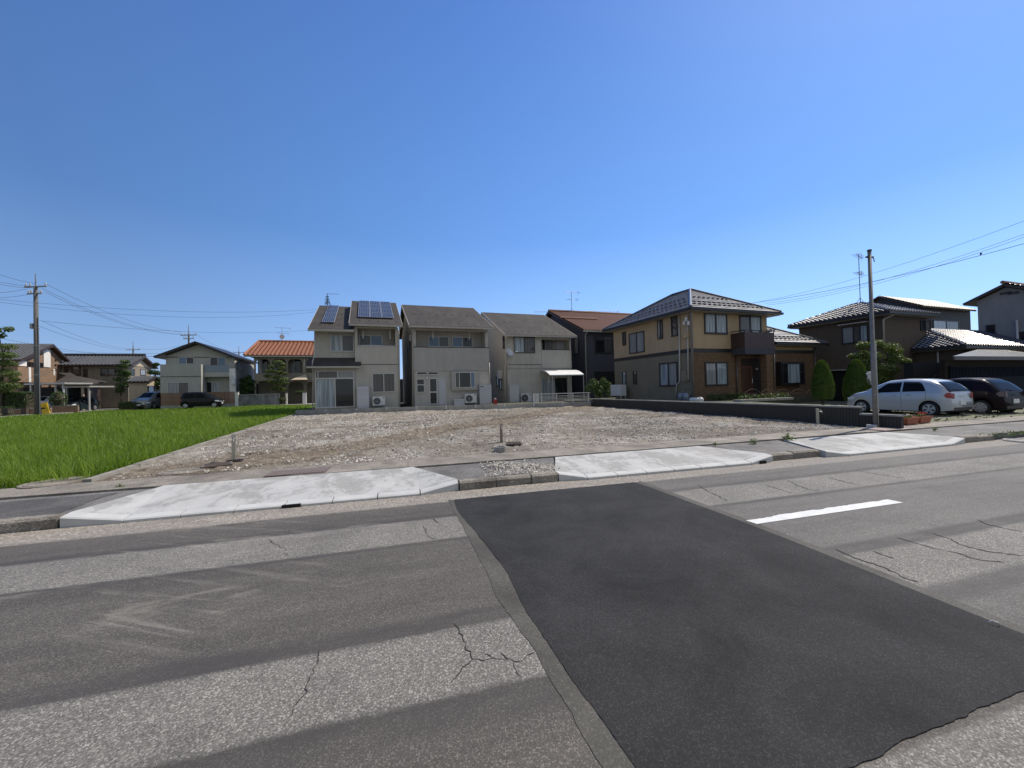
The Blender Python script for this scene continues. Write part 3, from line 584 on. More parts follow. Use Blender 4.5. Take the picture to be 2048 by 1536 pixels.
# retaining wall in front of grey houses
t=thing('retaining_wall','low grey concrete block wall between the bare lot and the three grey houses','wall')
g=MB(); ax,bx=-7.0,12.05
def wl(x,o=0): return backy(x)+o
n=9; js=[]
for i in range(10):
    xa=ax+(bx-ax)*i/10; xb=ax+(bx-ax)*(i+1)/10
    g.ext([(xa,wl(xa),-.1),(xb,wl(xb),-.1),(xb,wl(xb),.52),(xa,wl(xa),.52)],(.03,.13,0))
    if i: 
        j=MB().box(xa-.05,xa+.05,wl(xa)-.02,wl(xa)+.14,.34,.535); js.append(j)
g.build('wall_run',m_conc,t)
for j in js: j.build('mortar_pad',m_newk,t)
# ribbed block wall on the right
t=thing('block_wall','dark ribbed block wall running back along the right edge of the bare lot, stepped down at its street end','wall')
g=MB()
for y0,y1,zt in ((7.8,8.78,.54),(8.79,23.9,.75)):
    g.ext([(wallx(y0),y0,-.1),(wallx(y1),y1,-.1),(wallx(y1),y1,zt-.05),(wallx(y0),y0,zt-.05)],(.13,.01,0))
g.build('wall_run',m_rib,t)
g=MB()
for y0,y1,zt in ((7.79,8.785,.54),(8.79,23.9,.75)):
    g.ext([(wallx(y0)-.01,y0-.01,zt-.049),(wallx(y1)-.01,y1,zt-.049),(wallx(y1)-.01,y1,zt),(wallx(y0)-.01,y0-.01,zt)],(.155,.01,0))
g.build('coping',m_conc,t)
# ================================================================ HOUSES
def gable(par,u0,u1,D,ze,vr,zr,mat,oh=.45,lo=0,name='wall',y0=0,zend=None):
    # gable prism, ridge along x; wall profile under the roof plane. ze: eave z at y=-oh, ridge at v=vr z=zr
    sl=(zr-ze)/(vr+oh); zf=ze+sl*(oh+y0)-.16; zb=zr-sl*(D-vr)-.16
    P=[(u0,y0,lo),(u0,D,lo),(u0,D,zb),(u0,vr,zr-.16),(u0,y0,zf)]
    return MB().ext(P,(u1-u0,0,0)).build(name,mat,par)
def gable_roof(par,u0,u1,D,ze,vr,zr,mat,oh=.45,th=.13,fasc=None,side=.35,tile=None,name='roof'):
    sl=(zr-ze)/(vr+oh); zb=zr-sl*(D+oh-vr); a,b=u0-side,u1+side; g=MB()
    F=[(a,-oh,ze),(b,-oh,ze),(b,vr,zr),(a,vr,zr)]; B=[(b,D+oh,zb),(a,D+oh,zb),(a,vr,zr),(b,vr,zr)]
    g.slab(F,th); g.slab(B,th); r=g.build(name,mat,par)
    if tile:
        t=tiled(F,*tile); tiled(B,*tile,mb=t); t.build('tile_cover',mat,r,fix=False)
    if fasc:
        h=MB().box(a,b,-oh-.09,-oh-.004,ze-.17,ze-.03); h.build('gutter',fasc,r)
        for x,s in ((a,-1),(b,1)):
            k=MB().ext([(x,-oh,ze-.2),(x,-oh,ze+.012),(x,vr,zr+.012),(x,vr,zr-.2)],(s*.03,0,0)); k.ext([(x,D+oh,zb-.2),(x,D+oh,zb+.012),(x,vr,zr+.012),(x,vr,zr-.2)],(s*.03,0,0)); k.build('verge_board',fasc,r)
    return r
def guards(r,u0,u1,ze,vr,zr,oh,rows,dx=.6):
    sl=(zr-ze)/(vr+oh); o=None
    for t,n in rows:
        y=-oh+(vr+oh)*t; z=ze+sl*(y+oh)
        x=u0+.35
        while x<u1:
            if o is None: o=MB().box(-.045,.045,-.012,.012,0,.04).build('snow_guard',m_trimd,r)
            else: o=o.copy(); COL.objects.link(o); o.parent=r
            o.location=(x,y,z); x+=dx
def ridge_z(fr,px,v): return fr.f(*px,v)[1]
EP=(0.32,28.1); OH=.45
# ---- house with solar panels
H=frame(K3(160,700)[0],K3(160,700)[1],EP,.42,OH); 
h1=hthing('grey_house','grey two-storey house with blue solar panels on its two-level roof, beside the rice paddy','house',H)
U=lambda a,b=700,yo=0: H.f(*K3(a,b),yo)[0]; Z=lambda a,b,yo=0: H.f(*K3(a,b),yo)[1]
uR=U(1165); uM=U(648); zEl=Z(300,458,-OH); zEr=Z(900,402,-OH); vL,vR_=6.3,5.6
zRl=ridge_z(H,K3(400,190),vL); zRr=ridge_z(H,K3(890,141),vR_); D1=10.5
zf2=Z(900,880,0)
gable(h1,0,uM-.02,D1,zEl,vL,zRl,m_g1,OH,y0=.5,name='wall')
MB().box(0,uM-.02,0,.49,0,Z(300,905)).build('wall',m_g1,h1)
wr=MB(); pf=[(uM,0,0),(uM,D1,0),(uM,D1,zRr-(zRr-zEr)/(vR_+OH)*(D1-vR_)-.16),(uM,vR_,zRr-.16),(uM,1.12,zEr+(zRr-zEr)/(vR_+OH)*(OH+1.12)-.16),(uM,1.12,zf2),(uM,0,zf2)]
wr.ext(pf,(uR-uM,0,0)); wr.build('wall',m_g1,h1)
zo=Z(900,666); zt=zEr-.13; uo0,uo1=U(682),U(1131)
wb=MB().box(uM,uR,0,.12,zf2,zo).box(uM,uo0,0,1.12,zo,zt).box(uo1,uR,0,1.12,zo,zt).box(uo0,uo1,0,.1,Z(900,455),zt).box(uM,uM+.1,.12,1.12,zf2,zo).box(uR-.1,uR,.12,1.12,zf2,zo); wb.build('balcony',m_g1,h1)
MB().box(uo0-.03,uo1+.03,-.03,.14,zo,zo+.05).build('balcony_rail',m_box,h1)
MB().box(uM+.11,uR-.11,.13,1.1,zf2+.02,zf2+.1).build('balcony_floor',m_conc,h1)
for a in (745,1062):
    x=U(a,500,.6); MB().box(x-.03,x+.03,.5,.7,zt-.75,zt-.05).build('laundry_hook',m_alu,h1)
win(h1,H,'f',(K3(693,533),K3(975,660)),1.12,gl=[m_gdc,m_gb]); win(h1,H,'f',(K3(350,525),K3(640,730)),.5,gl=[m_gc,m_gdc])
win(h1,H,'f',(K3(178,1045),K3(647,1382)),0,gl=[m_gc,m_gd],bw=.06); win(h1,H,'f',(K3(178,955),K3(647,1042)),0,gl=[m_gd,m_gdc,m_gg],split=[.07,.56],bw=.05)
win(h1,H,'f',(K3(852,985),K3(1127,1205)),0,gl=[m_gdc,m_gdc])
MB().box(uM+.3,uR,-.012,-.001,zf2-.02,zf2+.02).build('band',m_trimb,h1)
# pent roof
pz0,pz1=Z(400,900,-.5),Z(400,800,.5); a,b=U(75,900,-.5),U(720,900,-.5)
pr=MB().slab([(a,-.5,pz0),(b,-.5,pz0),(b,-.02,pz0+(pz1-pz0)*.5),(uM-.03,-.02,pz0+(pz1-pz0)*.5),(uM-.03,.49,pz1),(a,.49,pz1)],.08).build('pent_roof',m_sh,h1)
MB().box(a,b,-.58,-.504,pz0-.12,pz0-.01).build('gutter',m_fasc,pr)
r=gable_roof(h1,.12,uM-.4,D1,zEl,vL,zRl,m_sh,OH,fasc=m_fasc,side=.35); guards(r,0,uM-.4,zEl,vL,zRl,OH,[(.15,1),(.6,1)])
r2=gable_roof(h1,uM,uR-.05,D1,zEr,vR_,zRr,m_sh,OH,fasc=m_fasc,side=.3); guards(r2,uM,uR,zEr,vR_,zRr,OH,[(.1,1)])
def solar(par,u0,u1,t0,t1,nc,nr,ze,vr,zr):
    s=Vector((0,vr+OH,zr-ze)); n=Vector((0,-(zr-ze),vr+OH)).normalized(); A=Vector((0,-OH,ze))
    for c in range(nc):
        g=MB(); f=MB(); x0=u0+(u1-u0)*c/nc+.012; x1=u0+(u1-u0)*(c+1)/nc-.012
        for q in range(nr):
            ta=t0+(t1-t0)*q/nr; tb=t0+(t1-t0)*(q+1)/nr
            def pt(x,t,o): p=A+s*t+n*o; return (x,p.y,p.z)
            e=.006; f.slab([pt(x0,ta,.12),pt(x1,ta,.12),pt(x1,tb-e*.4,.12),pt(x0,tb-e*.4,.12)],.04)
            k=6
            for i in range(k):
                xa=x0+.03+(x1-x0-.06)*i/k+.010; xb=x0+.03+(x1-x0-.06)*(i+1)/k-.010
                for h in range(2):
                    tc=ta+(tb-ta)*(.04+.475*h); td=ta+(tb-ta)*(.04+.475*h+.455); g.slab([pt(xa,tc,.126),pt(xb,tc,.126),pt(xb,td,.126),pt(xa,td,.126)],.004)
        o=f.build('solar_panel',M('solar_frame',(.24,.25,.28),rough=.4),par); g.build('solar_cells',m_solar,o)
def roofuv(fr,px,ze,vr,zr):
    d=fr and ray(*px); n=Vector((0,-(zr-ze),vr+OH)); X=fr.X; Y=fr.Y; nw=Y*n.y+Vector((0,0,n.z)); A=fr.o+Y*(-OH)+Vector((0,0,ze)); c=Vector((0,0,CH)); t=(A-c).dot(nw)/d.dot(nw); q=c+d*t-A; return q.dot(X),q.dot(Y)/(vr+OH)
a,b=roofuv(H,K3(255,395),zEl,vL,zRl),roofuv(H,K3(475,195),zEl,vL,zRl); c=roofuv(H,K3(410,400),zEl,vL,zRl)
solar(r,a[0],c[0],a[1],min(.96,b[1]),1,4,zEl,vL,zRl)
a,b=roofuv(H,K3(685,335),zEr,vR_,zRr),roofuv(H,K3(1110,345),zEr,vR_,zRr); c=roofuv(H,K3(900,147),zEr,vR_,zRr)
solar(r2,a[0],b[0],(a[1]+b[1])/2,min(.96,c[1]),3,4,zEr,vR_,zRr)
def fp(fr,a,yo): u,z=fr.f(*a,yo); return (u,yo,z)
pipe(h1,[fp(H,K3(175,470),-.2),fp(H,K3(175,500),-.08),fp(H,K3(170,780),-.08),fp(H,K3(147,850),-.45),fp(H,K3(147,910),-.45),fp(H,K3(155,940),-.08),fp(H,K3(150,1405),-.08)])
pipe(h1,[fp(H,K3(1195,425),-.4),fp(H,K3(1168,480),-.09),fp(H,K3(1180,1390),-.09)])
def antenna(name,label,loc,h,kind=0,rz=0,mat=None):
    t=thing(name,label,'antenna',loc,rz); MB().tube([(0,0,0),(0,0,h)],.025,6).build('mast',mat or m_steel,t)
    if kind==0:
        for z,lx in ((h*.97,1.5),(h*.62,1.2)):
            g=MB().tube([(-lx*.5,0,z),(lx*.7,0,z)],.018,5)
            for i in range(7): x=-lx*.5+lx*1.15*i/6; g.tube([(x,-.28+.02*i,z),(x,.28-.02*i,z)],.010,4)
            g.tube([(lx*.55,0,z-.25),(lx*.75,0,z),(lx*.55,0,z+.25)],.012,4); g.build('element',mat or m_steel,t)
    if kind==1:
        g=MB()
        for i in range(6): g.tube([(-.22+.02*i,0,.15+h*.12*i),(.22-.02*i,0,.15+h*.12*i)],.03,5)
        g.tube([(0,0,h*.98),(.9,0,h*.98)],.012,4); g.build('element',mat or m_steel,t)
    for k in range(3): a=k*2.1; MB().tube([(cos(a)*.35,sin(a)*.35,-.1),(0,0,.5)],.014,4).build('stay',mat or m_steel,t)
    return t
q=H.o+H.X*H.f(*K3(325,180),vL)[0]+H.Y*vL; antenna('roof_antenna','small black antenna on the ridge of the house with solar panels',(q.x,q.y,H.o.z+zRl),1.0,1,0,m_wire)
def acunit(fr,q,yo,label,legs=.08):
    (a0,a1,c0,c1)=rect(fr,'f',q,yo); t=thing('air_conditioner_unit',label,'air conditioner',fr.o+fr.X*a0+fr.Y*(yo)+Vector((0,0,c0)),fr.r,'air conditioner units behind the grey houses'); W=a1-a0; Hh=c1-c0
    g=MB().box(0,W,0,.28,.05,Hh); g.build('case',m_white_pl,t)
    R=Hh*.36; g=MB(); cx,cz=W*.34,Hh*.5+.02
    ring=[(cx+R*cos(k*pi/12),-.006,cz+R*sin(k*pi/12)) for k in range(24)]; g.ext(ring,(0,-.02,0)); g.build('fan_grille',m_trimd,t)
    g=MB(); 
    for rr in (.95,.7,.45): 
        n=20
        for k in range(n): a=k*2*pi/n; b_=(k+1)*2*pi/n; g.tube([(cx+R*rr*cos(a),-.03,cz+R*rr*sin(a)),(cx+R*rr*cos(b_),-.03,cz+R*rr*sin(b_))],.006,4,caps=False)
    g.ext([(cx+R*.18*cos(k*pi/6),-.028,cz+R*.18*sin(k*pi/6)) for k in range(12)],(0,-.02,0)); g.build('fan_guard',m_box,t)
    MB().box(W*.08,W*.2,0,.28,0,.05).build('foot',m_trimd,t); MB().box(W*.8,W*.92,0,.28,0,.05).build('foot',m_trimd,t); MB().box(W*.8,W*.95,-.008,0,Hh*.82,Hh*.88).build('badge',m_trimd,t); return t
acunit(H,(K3(858,1262),K3(1008,1370)),-.5,'white air conditioner unit under the window of the house with solar panels')
def heater(fr,q,yo,label,lab=False):
    (a0,a1,c0,c1)=rect(fr,'f',q,yo); t=thing('water_heater',label,'water heater',fr.o+fr.X*a0+fr.Y*yo,fr.r,'water heater cabinets behind the grey houses'); W=a1-a0; lo=-.02
    MB().box(0,W,0,.5,.03,c1).build('cabinet',m_box,t); MB().box(.02,W-.02,-.012,0,.08,c1-.3).box(.02,W-.02,-.012,0,c1-.28,c1-.03).build('cover',m_box,t); MB().box(.05,W-.05,.02,.45,0,.03).build('plinth',m_conc,t)
    if lab: MB().box(W*.05,W*.28,-.016,-.012,c1-.16,c1-.09).build('control_panel',m_trimd,t)
heater(H,(K3(672,1140),K3(820,1392)),-.55,'tall pale grey water heater cabinet beside the big curtained window')
# ---- middle grey house
H=frame(K4(228,700)[0],K4(228,700)[1],EP,.42,OH); h2=hthing('grey_house','plain grey two-storey house with full-width balcony, the middle one of the three grey houses','house',H)
U=lambda a,b=700,yo=0: H.f(*K4(a,b),yo)[0]; Z=lambda a,b,yo=0: H.f(*K4(a,b),yo)[1]
uR=U(1150); zE=Z(690,383,-OH); vr=5.4; zR=ridge_z(H,K4(525,139),vr); D2=9.8; zf2=Z(600,930); zp=Z(600,648)
sl=(zR-zE)/(vr+OH); pf=[(0,0,0),(0,D2,0),(0,D2,zR-sl*(D2-vr)-.16),(0,vr,zR-.16),(0,1.12,zE+sl*(OH+1.12)-.16),(0,1.12,zf2),(0,0,zf2)]
MB().ext(pf,(uR,0,0)).build('wall',m_g2,h2); zt=zE-.13
MB().box(-.03,uR+.03,-.06,.06,zf2-.02,zp).box(-.03,.06,.06,1.12,zf2-.02,zp).box(uR-.06,uR+.03,.06,1.12,zf2-.02,zp).build('balcony',m_g2b,h2)
MB().box(-.05,uR+.05,-.08,.08,zp,zp+.05).build('balcony_rail',m_trimd,h2)
MB().box(.07,uR-.07,.07,1.1,zf2+.02,zf2+.1).build('balcony_floor',m_conc,h2)
MB().box(0,U(262),.07,1.12,zp,zt).box(U(1115),uR,.07,1.12,zp,zt).box(U(262),U(1115),0.07,.2,Z(690,440),zt).build('pillar',m_g2,h2)
for a in (465,908):
    x=U(a,480,.6); MB().box(x-.03,x+.03,.5,.7,zt-.7,zt-.05).build('laundry_hook',m_alu,h2)
win(h2,H,'f',(K4(408,508),K4(666,640)),1.12,gl=[m_gb,m_gdc]); win(h2,H,'f',(K4(700,515),K4(953,645)),1.12,gl=[m_gb,m_gd])
win(h2,H,'f',(K4(262,942),K4(397,982)),0,n=1,gl=[m_gd]); win(h2,H,'f',(K4(401,942),K4(533,982)),0,n=1,gl=[m_gd])
win(h2,H,'f',(K4(262,1030),K4(366,1198)),0,n=1,gl=[m_gd],hbar=.56); win(h2,H,'f',(K4(415,1020),K4(526,1345)),0,n=1,gl=[m_gd],hbar=.47,bw=.07,name='door')
a0,a1,c0,c1=rect(H,'f',(K4(532,1025),K4(630,1347)),0); MB().box(a0,a1,-.04,-.001,c0,c1).build('shutter_panel',m_box,h2)
a0,a1,c0,c1=rect(H,'f',(K4(693,940),K4(1018,1165)),-.3); bw=MB().box(a0,a1,-.3,-.001,c0,c1).build('bay',m_g2b,h2)
win(bw,H,'f',(K4(733,948),K4(985,1137)),-.3,gl=[m_gdc,m_gd,m_gb],split=[.22,.78])
a0,a1,c0,c1=rect(H,'s',(K4(150,560),K4(195,740)),0); MB().box(-.05,-.001,2.3,2.9,4.2,5.0).build('window',m_trimd,h2); MB().box(-.05,-.001,4.3,4.9,3.6,4.6).build('window',m_trimd,h2)
MB().box(-.14,-.001,1.5,1.62,4.9,5.35).build('vent_hood',m_white_pl,h2)
g=MB(); x,z=U(392,1018),Z(392,1018); g.tube([(x,-.01,z),(x,-.12,z)],.07,10).build('wall_lamp',m_white_pl,h2)
r=gable_roof(h2,0,uR,D2,zE,vr,zR,m_sh,OH,fasc=m_fasc,side=.3); guards(r,0,uR,zE,vr,zR,OH,[(.12,1),(.5,1)])
pipe(h2,[fp(H,K4(200,385),-.5),fp(H,K4(215,400),-.1),fp(H,K4(220,1370),-.1)]); pipe(h2,[fp(H,K4(1158,835),-.1),fp(H,K4(1168,1120),-.1)],.035)
acunit(H,(K4(862,1215),K4(1005,1330)),-.5,'white air conditioner unit beneath the bay window of the middle grey house')
heater(H,(K4(1040,1105),K4(1190,1350)),-.6,'tall grey water heater cabinet with small dark panel, beside the middle grey house',True)
a0,a1,c0,c1=rect(H,'f',(K4(728,1285),K4(858,1350)),-.5); t=thing('storage_bench','low grey storage box standing beside the air conditioner of the middle grey house','storage box',H.o+H.X*a0+H.Y*-.5,H.r)
MB().box(0,a1-a0,0,.35,.0,c1-.06).build('box_body',m_box,t); MB().box(-.03,a1-a0+.03,-.02,.37,c1-.06,c1).build('lid',m_white_pl,t)
t=thing('fuel_can','red fuel can with white cap in the gap between the middle and right grey houses','fuel can',H.o+H.X*H.f(*K4(1216,1300),-.9)[0]+H.Y*-.9,H.r)
MB().box(0,.24,0,.17,0,.38).build('can_body',M('red_plastic',(.35,.03,.02),rough=.5),t); MB().tube([(.12,.085,.38),(.12,.085,.47)],.075,10).build('cap',m_white_pl,t)
# ---- right grey house
E3=(7.84,31.0); H=frame(K5(375,700)[0],K5(375,700)[1],E3,.42,OH); h3=hthing('grey_house','grey two-storey house with satellite dish and curved white canopy, rightmost of the three grey houses','house',H)
U=lambda a,b=700,yo=0: H.f(*K5(a,b),yo)[0]; Z=lambda a,b,yo=0: H.f(*K5(a,b),yo)[1]
uR=U(1132); uM=U(783); zE=Z(590,528,-OH); vr=6.3; zR=ridge_z(H,K5(420,277),vr); D3=10; zf2=Z(600,925); zp=Z(950,710)
sl=(zR-zE)/(vr+OH)
MB().ext([(0,0,0),(0,D3,0),(0,D3,zR-sl*(D3-vr)-.16),(0,vr,zR-.16),(0,0,zE+sl*OH-.16)],(uM,0,0)).build('wall',m_g3,h3)
MB().ext([(uM,.01,0),(uM,D3,0),(uM,D3,zR-sl*(D3-vr)-.16),(uM,vr,zR-.16),(uM,1.12,zE+sl*(OH+1.12)-.16),(uM,1.12,zf2),(uM,.01,zf2)],(uR-uM,0,0)).build('wall',m_g3,h3)
MB().box(-.02,uM-.01,-.05,-.001,zf2,zE-.1).build('cladding',m_g3,h3)
MB().box(uM,uR,-.08,.05,zf2,zp).box(uR-.06,uR,.05,1.12,zf2,zp).box(uR-.12,uR,.06,1.12,zp,zE-.13).box(uM,uR-.12,.06,.15,zE-.3,zE-.13).build('balcony',m_g3,h3)
MB().box(uM,uR+.02,-.1,.08,zp,zp+.05).build('balcony_rail',m_trimd,h3); MB().box(uM+.02,uR-.07,.06,1.1,zf2+.02,zf2+.1).build('balcony_floor',m_conc,h3)
MB().box(0,uM,-.065,-.052,Z(500,882)-.02,Z(500,882)+.02).build('band',m_trimb,h3)
win(h3,H,'f',(K5(455,550),K5(708,745)),-.05,fm=m_trimb,gl=[m_gc,m_gdc]); win(h3,H,'f',(K5(785,588),K5(925,712)),1.12,gl=[m_gd,m_gg],split=[.3])
a0,a1,c0,c1=rect(H,'f',(K5(955,575),K5(1065,712)),1.12); MB().box(a0,a1,1.02,1.115,c0,c1).build('shutter_panel',m_box,h3)
win(h3,H,'f',(K5(778,1035),K5(1100,1310)),.01,gl=[m_gc,m_gc,m_gd],split=[.25,.5],bw=.06)
for q in ((K5(330,545),K5(355,690)),(K5(253,1015),K5(280,1130)),(K5(290,1060),K5(318,1175))):
    a0,a1,c0,c1=rect(H,'s',q,0); a1=min(a1,a0+.9); win(h3,H,'s',None,0,fm=m_trimd,gl=[m_gd],n=1,r=(a0,a1,c0,c1))
a0,a1,c0,c1=rect(H,'s',(K5(290,950),K5(325,1045)),0); MB().box(-.25,-.001,a0,a0+.7,c0,c1).build('window_hood',m_white_pl,h3)
r=gable_roof(h3,0,uR+.1,D3,zE,vr,zR,m_sh,OH,fasc=m_fasc,side=.28); guards(r,0,uR,zE,vr,zR,OH,[(.12,1),(.52,1)])
pipe(h3,[fp(H,K5(380,540),-.45),fp(H,K5(366,590),-.12),fp(H,K5(366,870),-.12),fp(H,K5(352,915),-.12),fp(H,K5(356,1350),-.12)]); pipe(h3,[fp(H,K5(1150,545),-.45),fp(H,K5(1126,585),-.12),fp(H,K5(1130,930),-.12)])
# dish
c=H.f(*K5(415,732),-.6); t=thing('satellite_dish','white satellite dish fixed to the upper wall of the right grey house','satellite dish',H.o+H.X*c[0]+H.Y*-.5+Vector((0,0,c[1])),H.r+.35)
g=MB(); R=.36; b0=len(g.v)
for i in range(6):
    rr=R*i/5
    for k in range(20): g.v.append((rr*cos(k*pi/10),-.16*(1-(rr/R)**2)*-1-.0,rr*1.05*sin(k*pi/10)))
for i in range(5):
    for k in range(20): g.f.append((i*20+k,i*20+(k+1)%20,(i+1)*20+(k+1)%20,(i+1)*20+k)); g.m.append(0)
o=g.build('dish',m_white_pl,t,smooth=True,fix=False); o.rotation_euler=(-.5,0,0)
MB().tube([(0,-.05,-.3),(.2,-.4,-.05),(.3,-.5,.0)],.015,5).tube([(.26,-.5,0),(.36,-.52,.0)],.05,8).build('receiver_arm',m_white_pl,t); MB().tube([(0,.1,0),(0,.42,-.05)],.03,6).build('bracket',m_steel,t)
acunit(H,(K5(545,1220),K5(670,1335)),-.5,'white air conditioner unit at the foot of the right grey house')
heater(H,(K5(408,1118),K5(525,1342)),-.55,'tall grey water heater cabinet at the left corner of the right grey house')
# canopy
a0=U(815,945,-.2); t=thing('terrace_canopy','curved white translucent terrace canopy on thin posts behind the right grey house','canopy',H.o,H.r); g=MB(); n=10
a0,a1=U(822,975,-.9),U(1215,975,-.9); z0,z1=Z(1000,1000,-1.9),Z(1000,945,-.25)
pr=[(-.09-1.8*(i/n),z1-(z1-z0)*(i/n)**2.2) for i in range(n+1)]
for i in range(n): g.slab([(a0,pr[i][0],pr[i][1]),(a1,pr[i][0],pr[i][1]),(a1,pr[i+1][0],pr[i+1][1]),(a0,pr[i+1][0],pr[i+1][1])],.02)
g.build('canopy_sheet',M('polycarbonate',(.85,.86,.86),rough=.35),t,smooth=False)
g=MB()
for x in np.linspace(a0,a1,6):
    for i in range(n): g.ext([(x-.02,pr[i][0],pr[i][1]-.03),(x+.02,pr[i][0],pr[i][1]-.03),(x+.02,pr[i][0],pr[i][1]-.07),(x-.02,pr[i][0],pr[i][1]-.07)],(0,pr[i+1][0]-pr[i][0],pr[i+1][1]-pr[i][1]))
g.box(a0,a1,-1.95,-1.9,z0-.1,z0-.02).build('canopy_frame',m_alu,t)
for x in (a0+.25,a1-.03): MB().box(x-.03,x+.03,-1.9,-1.84,0,z0-.1).build('post',m_alu,t)
for x in (U(868,1075,-1.8),U(1105,1075,-1.8)): MB().box(x-.02,x+.02,-1.86,-1.82,z0-.55,z0-.1).box(x-.15,x+.15,-1.87,-1.81,z0-.6,z0-.55).build('laundry_hook',m_alu,t)
# small white gate panel and railing on the retaining wall
fr=Fr(0,0,.52,math.atan(-.2175)); P0=Vector((K5(770,1300)[0],0,0))
def onwall(px): # point on retaining wall line
    d=ray(*px); n=Vector((.2175,1,0)); c=Vector((0,0,CH)); a=Vector((-6.85,28.26,0)); t_=(a-c).dot(n)/d.dot(n); q=c+d*t_; return q
A=onwall(K5(770,1325)); B=onwall(K5(1357,1325)); top=onwall(K5(1000,1218)).z; Lr=(B-A).length
t=thing('railing','low aluminium railing with horizontal bars on the retaining wall in front of the canopy','railing',(A.x,A.y,.52),math.atan2(B.y-A.y,B.x-A.x)); hh=top-.52
g=MB().box(-.03,Lr+.03,-.03,.03,hh-.05,hh)
g.build('top_rail',m_alu,t)
g=MB()
for i in range(5): z=.08+(hh-.18)*i/5; g.box(0,Lr,-.012,.012,z,z+.028)
g.build('bar',m_alu,t)
for s in (.03,.33,.66,.97)[:4]: MB().box(Lr*s-.025,Lr*s+.025,-.035,.035,0,hh-.05).build('post',m_alu,t)
A=onwall(K5(695,1325)); B=onwall(K5(765,1325)); t=thing('small_gate','narrow white framed gate panel left of the railing on the retaining wall','gate',(A.x,A.y+.15,.52),math.atan(-.2175)); W=(B-A).length
MB().box(0,.05,0,.05,0,hh).box(W-.05,W,0,.05,0,hh).box(0.05,W-.05,0,.05,hh-.05,hh).box(.05,W-.05,0,.05,.05,.1).build('frame',m_white_pl,t); MB().box(.05,W*.45,.015,.03,.1,hh-.05).build('panel',m_box,t)
g=MB()
for i in range(5): x=W*.5+i*(W*.45)/5; g.box(x,x+.02,.01,.035,.1,hh-.05)
g.build('bar',m_white_pl,t)
# ---- slate grey house with brown tiles
H=frame(K5(1310,700)[0],K5(1310,700)[1],(15.2,32.1),.42,OH); h4=hthing('dark_house','dark slate-clad house with brown tiled roof, squeezed behind the tan house','house',H)
U=lambda a,b=700,yo=0: H.f(*K5(a,b),yo)[0]; Z=lambda a,b,yo=0: H.f(*K5(a,b),yo)[1]
zE=Z(1380,475,-OH); vr=6.6; zR=ridge_z(H,K5(1070,262),vr); W=13; D=11; sl=(zR-zE)/(vr+OH)
MB().ext([(0,0,0),(0,D,0),(0,D,zR-sl*(D-vr)-.3),(0,vr,zR-.3),(0,0,zE+sl*OH-.2)],(W,0,0)).build('wall',m_dgrey,h4)
F=[(-.5,-OH,zE),(W,-OH,zE),(W,vr,zR),(-.5,vr,zR)]; B=[(W,D+OH,zR-sl*(D+OH-vr)),(-.5,D+OH,zR-sl*(D+OH-vr)),(-.5,vr,zR),(W,vr,zR)]
r=MB().slab(F,.14).slab(B,.14).build('roof',m_trimb,h4); t_=tiled(F,.32,.28,.05,.035); tiled(B,.32,.28,.05,.035,mb=t_); t_.build('tile_cover',m_btile,r,fix=False)
g=MB(); x=-.5
while x<W: g.tube([(x,vr,zR+.1),(x+.33,vr,zR+.12)],.12,8); x+=.35
g.build('ridge_tile',m_btile,r)
yv=3.4; zv=zE+sl*(yv+OH); g=MB(); x=-.75
while x<3.2: g.tube([(x,yv,zv+.13),(x+.33,yv,zv+.15)],.1,8); x+=.35
g.build('ridge_tile',m_btile,r); MB().box(-.5,3,-OH-.1,-OH-.004,zE-.16,zE-.03).build('gutter',m_fasc,r)
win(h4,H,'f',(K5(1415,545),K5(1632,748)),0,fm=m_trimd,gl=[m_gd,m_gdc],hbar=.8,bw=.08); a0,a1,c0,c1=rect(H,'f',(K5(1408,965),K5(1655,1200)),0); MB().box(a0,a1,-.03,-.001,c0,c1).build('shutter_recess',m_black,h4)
win(h4,H,'s',(K5(1172,570),K5(1226,750)),0,fm=m_trimd,gl=[m_gg],n=1)
pipe(h4,[fp(H,K5(1335,482),-.5),fp(H,K5(1305,530),-.1),fp(H,K5(1318,1200),-.1)],.05,m_alu)
q=H.o+H.X*H.f(*K5(1143,262),vr)[0]+H.Y*vr; antenna('roof_antenna','two-tier television antenna on the ridge of the brown tiled roof',(q.x,q.y,H.o.z+zR),2.3,0,.15)
# spiked bird bars: railing seen over the roofs
def birdbar(pa,pb,Y,label,n,drop=True):
    def atY(p): d=ray(*p); t_=Y/d.y; return Vector((0,0,CH))+d*t_
    a,b=atY(pa),atY(pb); g=MB().tube([a,b],.03,5)
    for i in range(n):
        p=a.lerp(b,(i+.5)/n); g.tube([p,p-Vector((0,0,.28))],.022,4)
    t=thing('far_railing',label,'railing',(a.x,a.y,0)); o=g.build('bar',m_steel,t); o.location=(-a.x,-a.y,0)
    if drop: o2=MB().tube([b,(b.x,b.y,0)],.05,5).build('post',m_steel,t); o2.location=(-a.x,-a.y,0)
    return t
birdbar(K5(700,258),K5(1690,245),55,'thin far railing bar with short hangers showing above the brown tiled roof',26); birdbar(K5(850,340),K5(965,338),52,'short far railing bar with hangers between the right grey house and the dark house',5,False)
# shrub in front of dark house
t=thing('shrub','pale-leaved shrub in front of the dark slate-clad house','shrub',(H.o.x+U(1530,1200,-3.5),H.o.y-3.2,.42)); g=MB()
for i in range(9): leaves(g,(-.9+1.9*i/8+random.gauss(0,.1),random.gauss(0,.3),.75+.45*sin(i*1.3)+.2),(.42,.4,.5),170,.075,.3)
g.build('foliage',m_lgr,t,fix=False); MB().tube([(0,0,0),(0,0,.8)],.04).build('stem',m_bark,t)
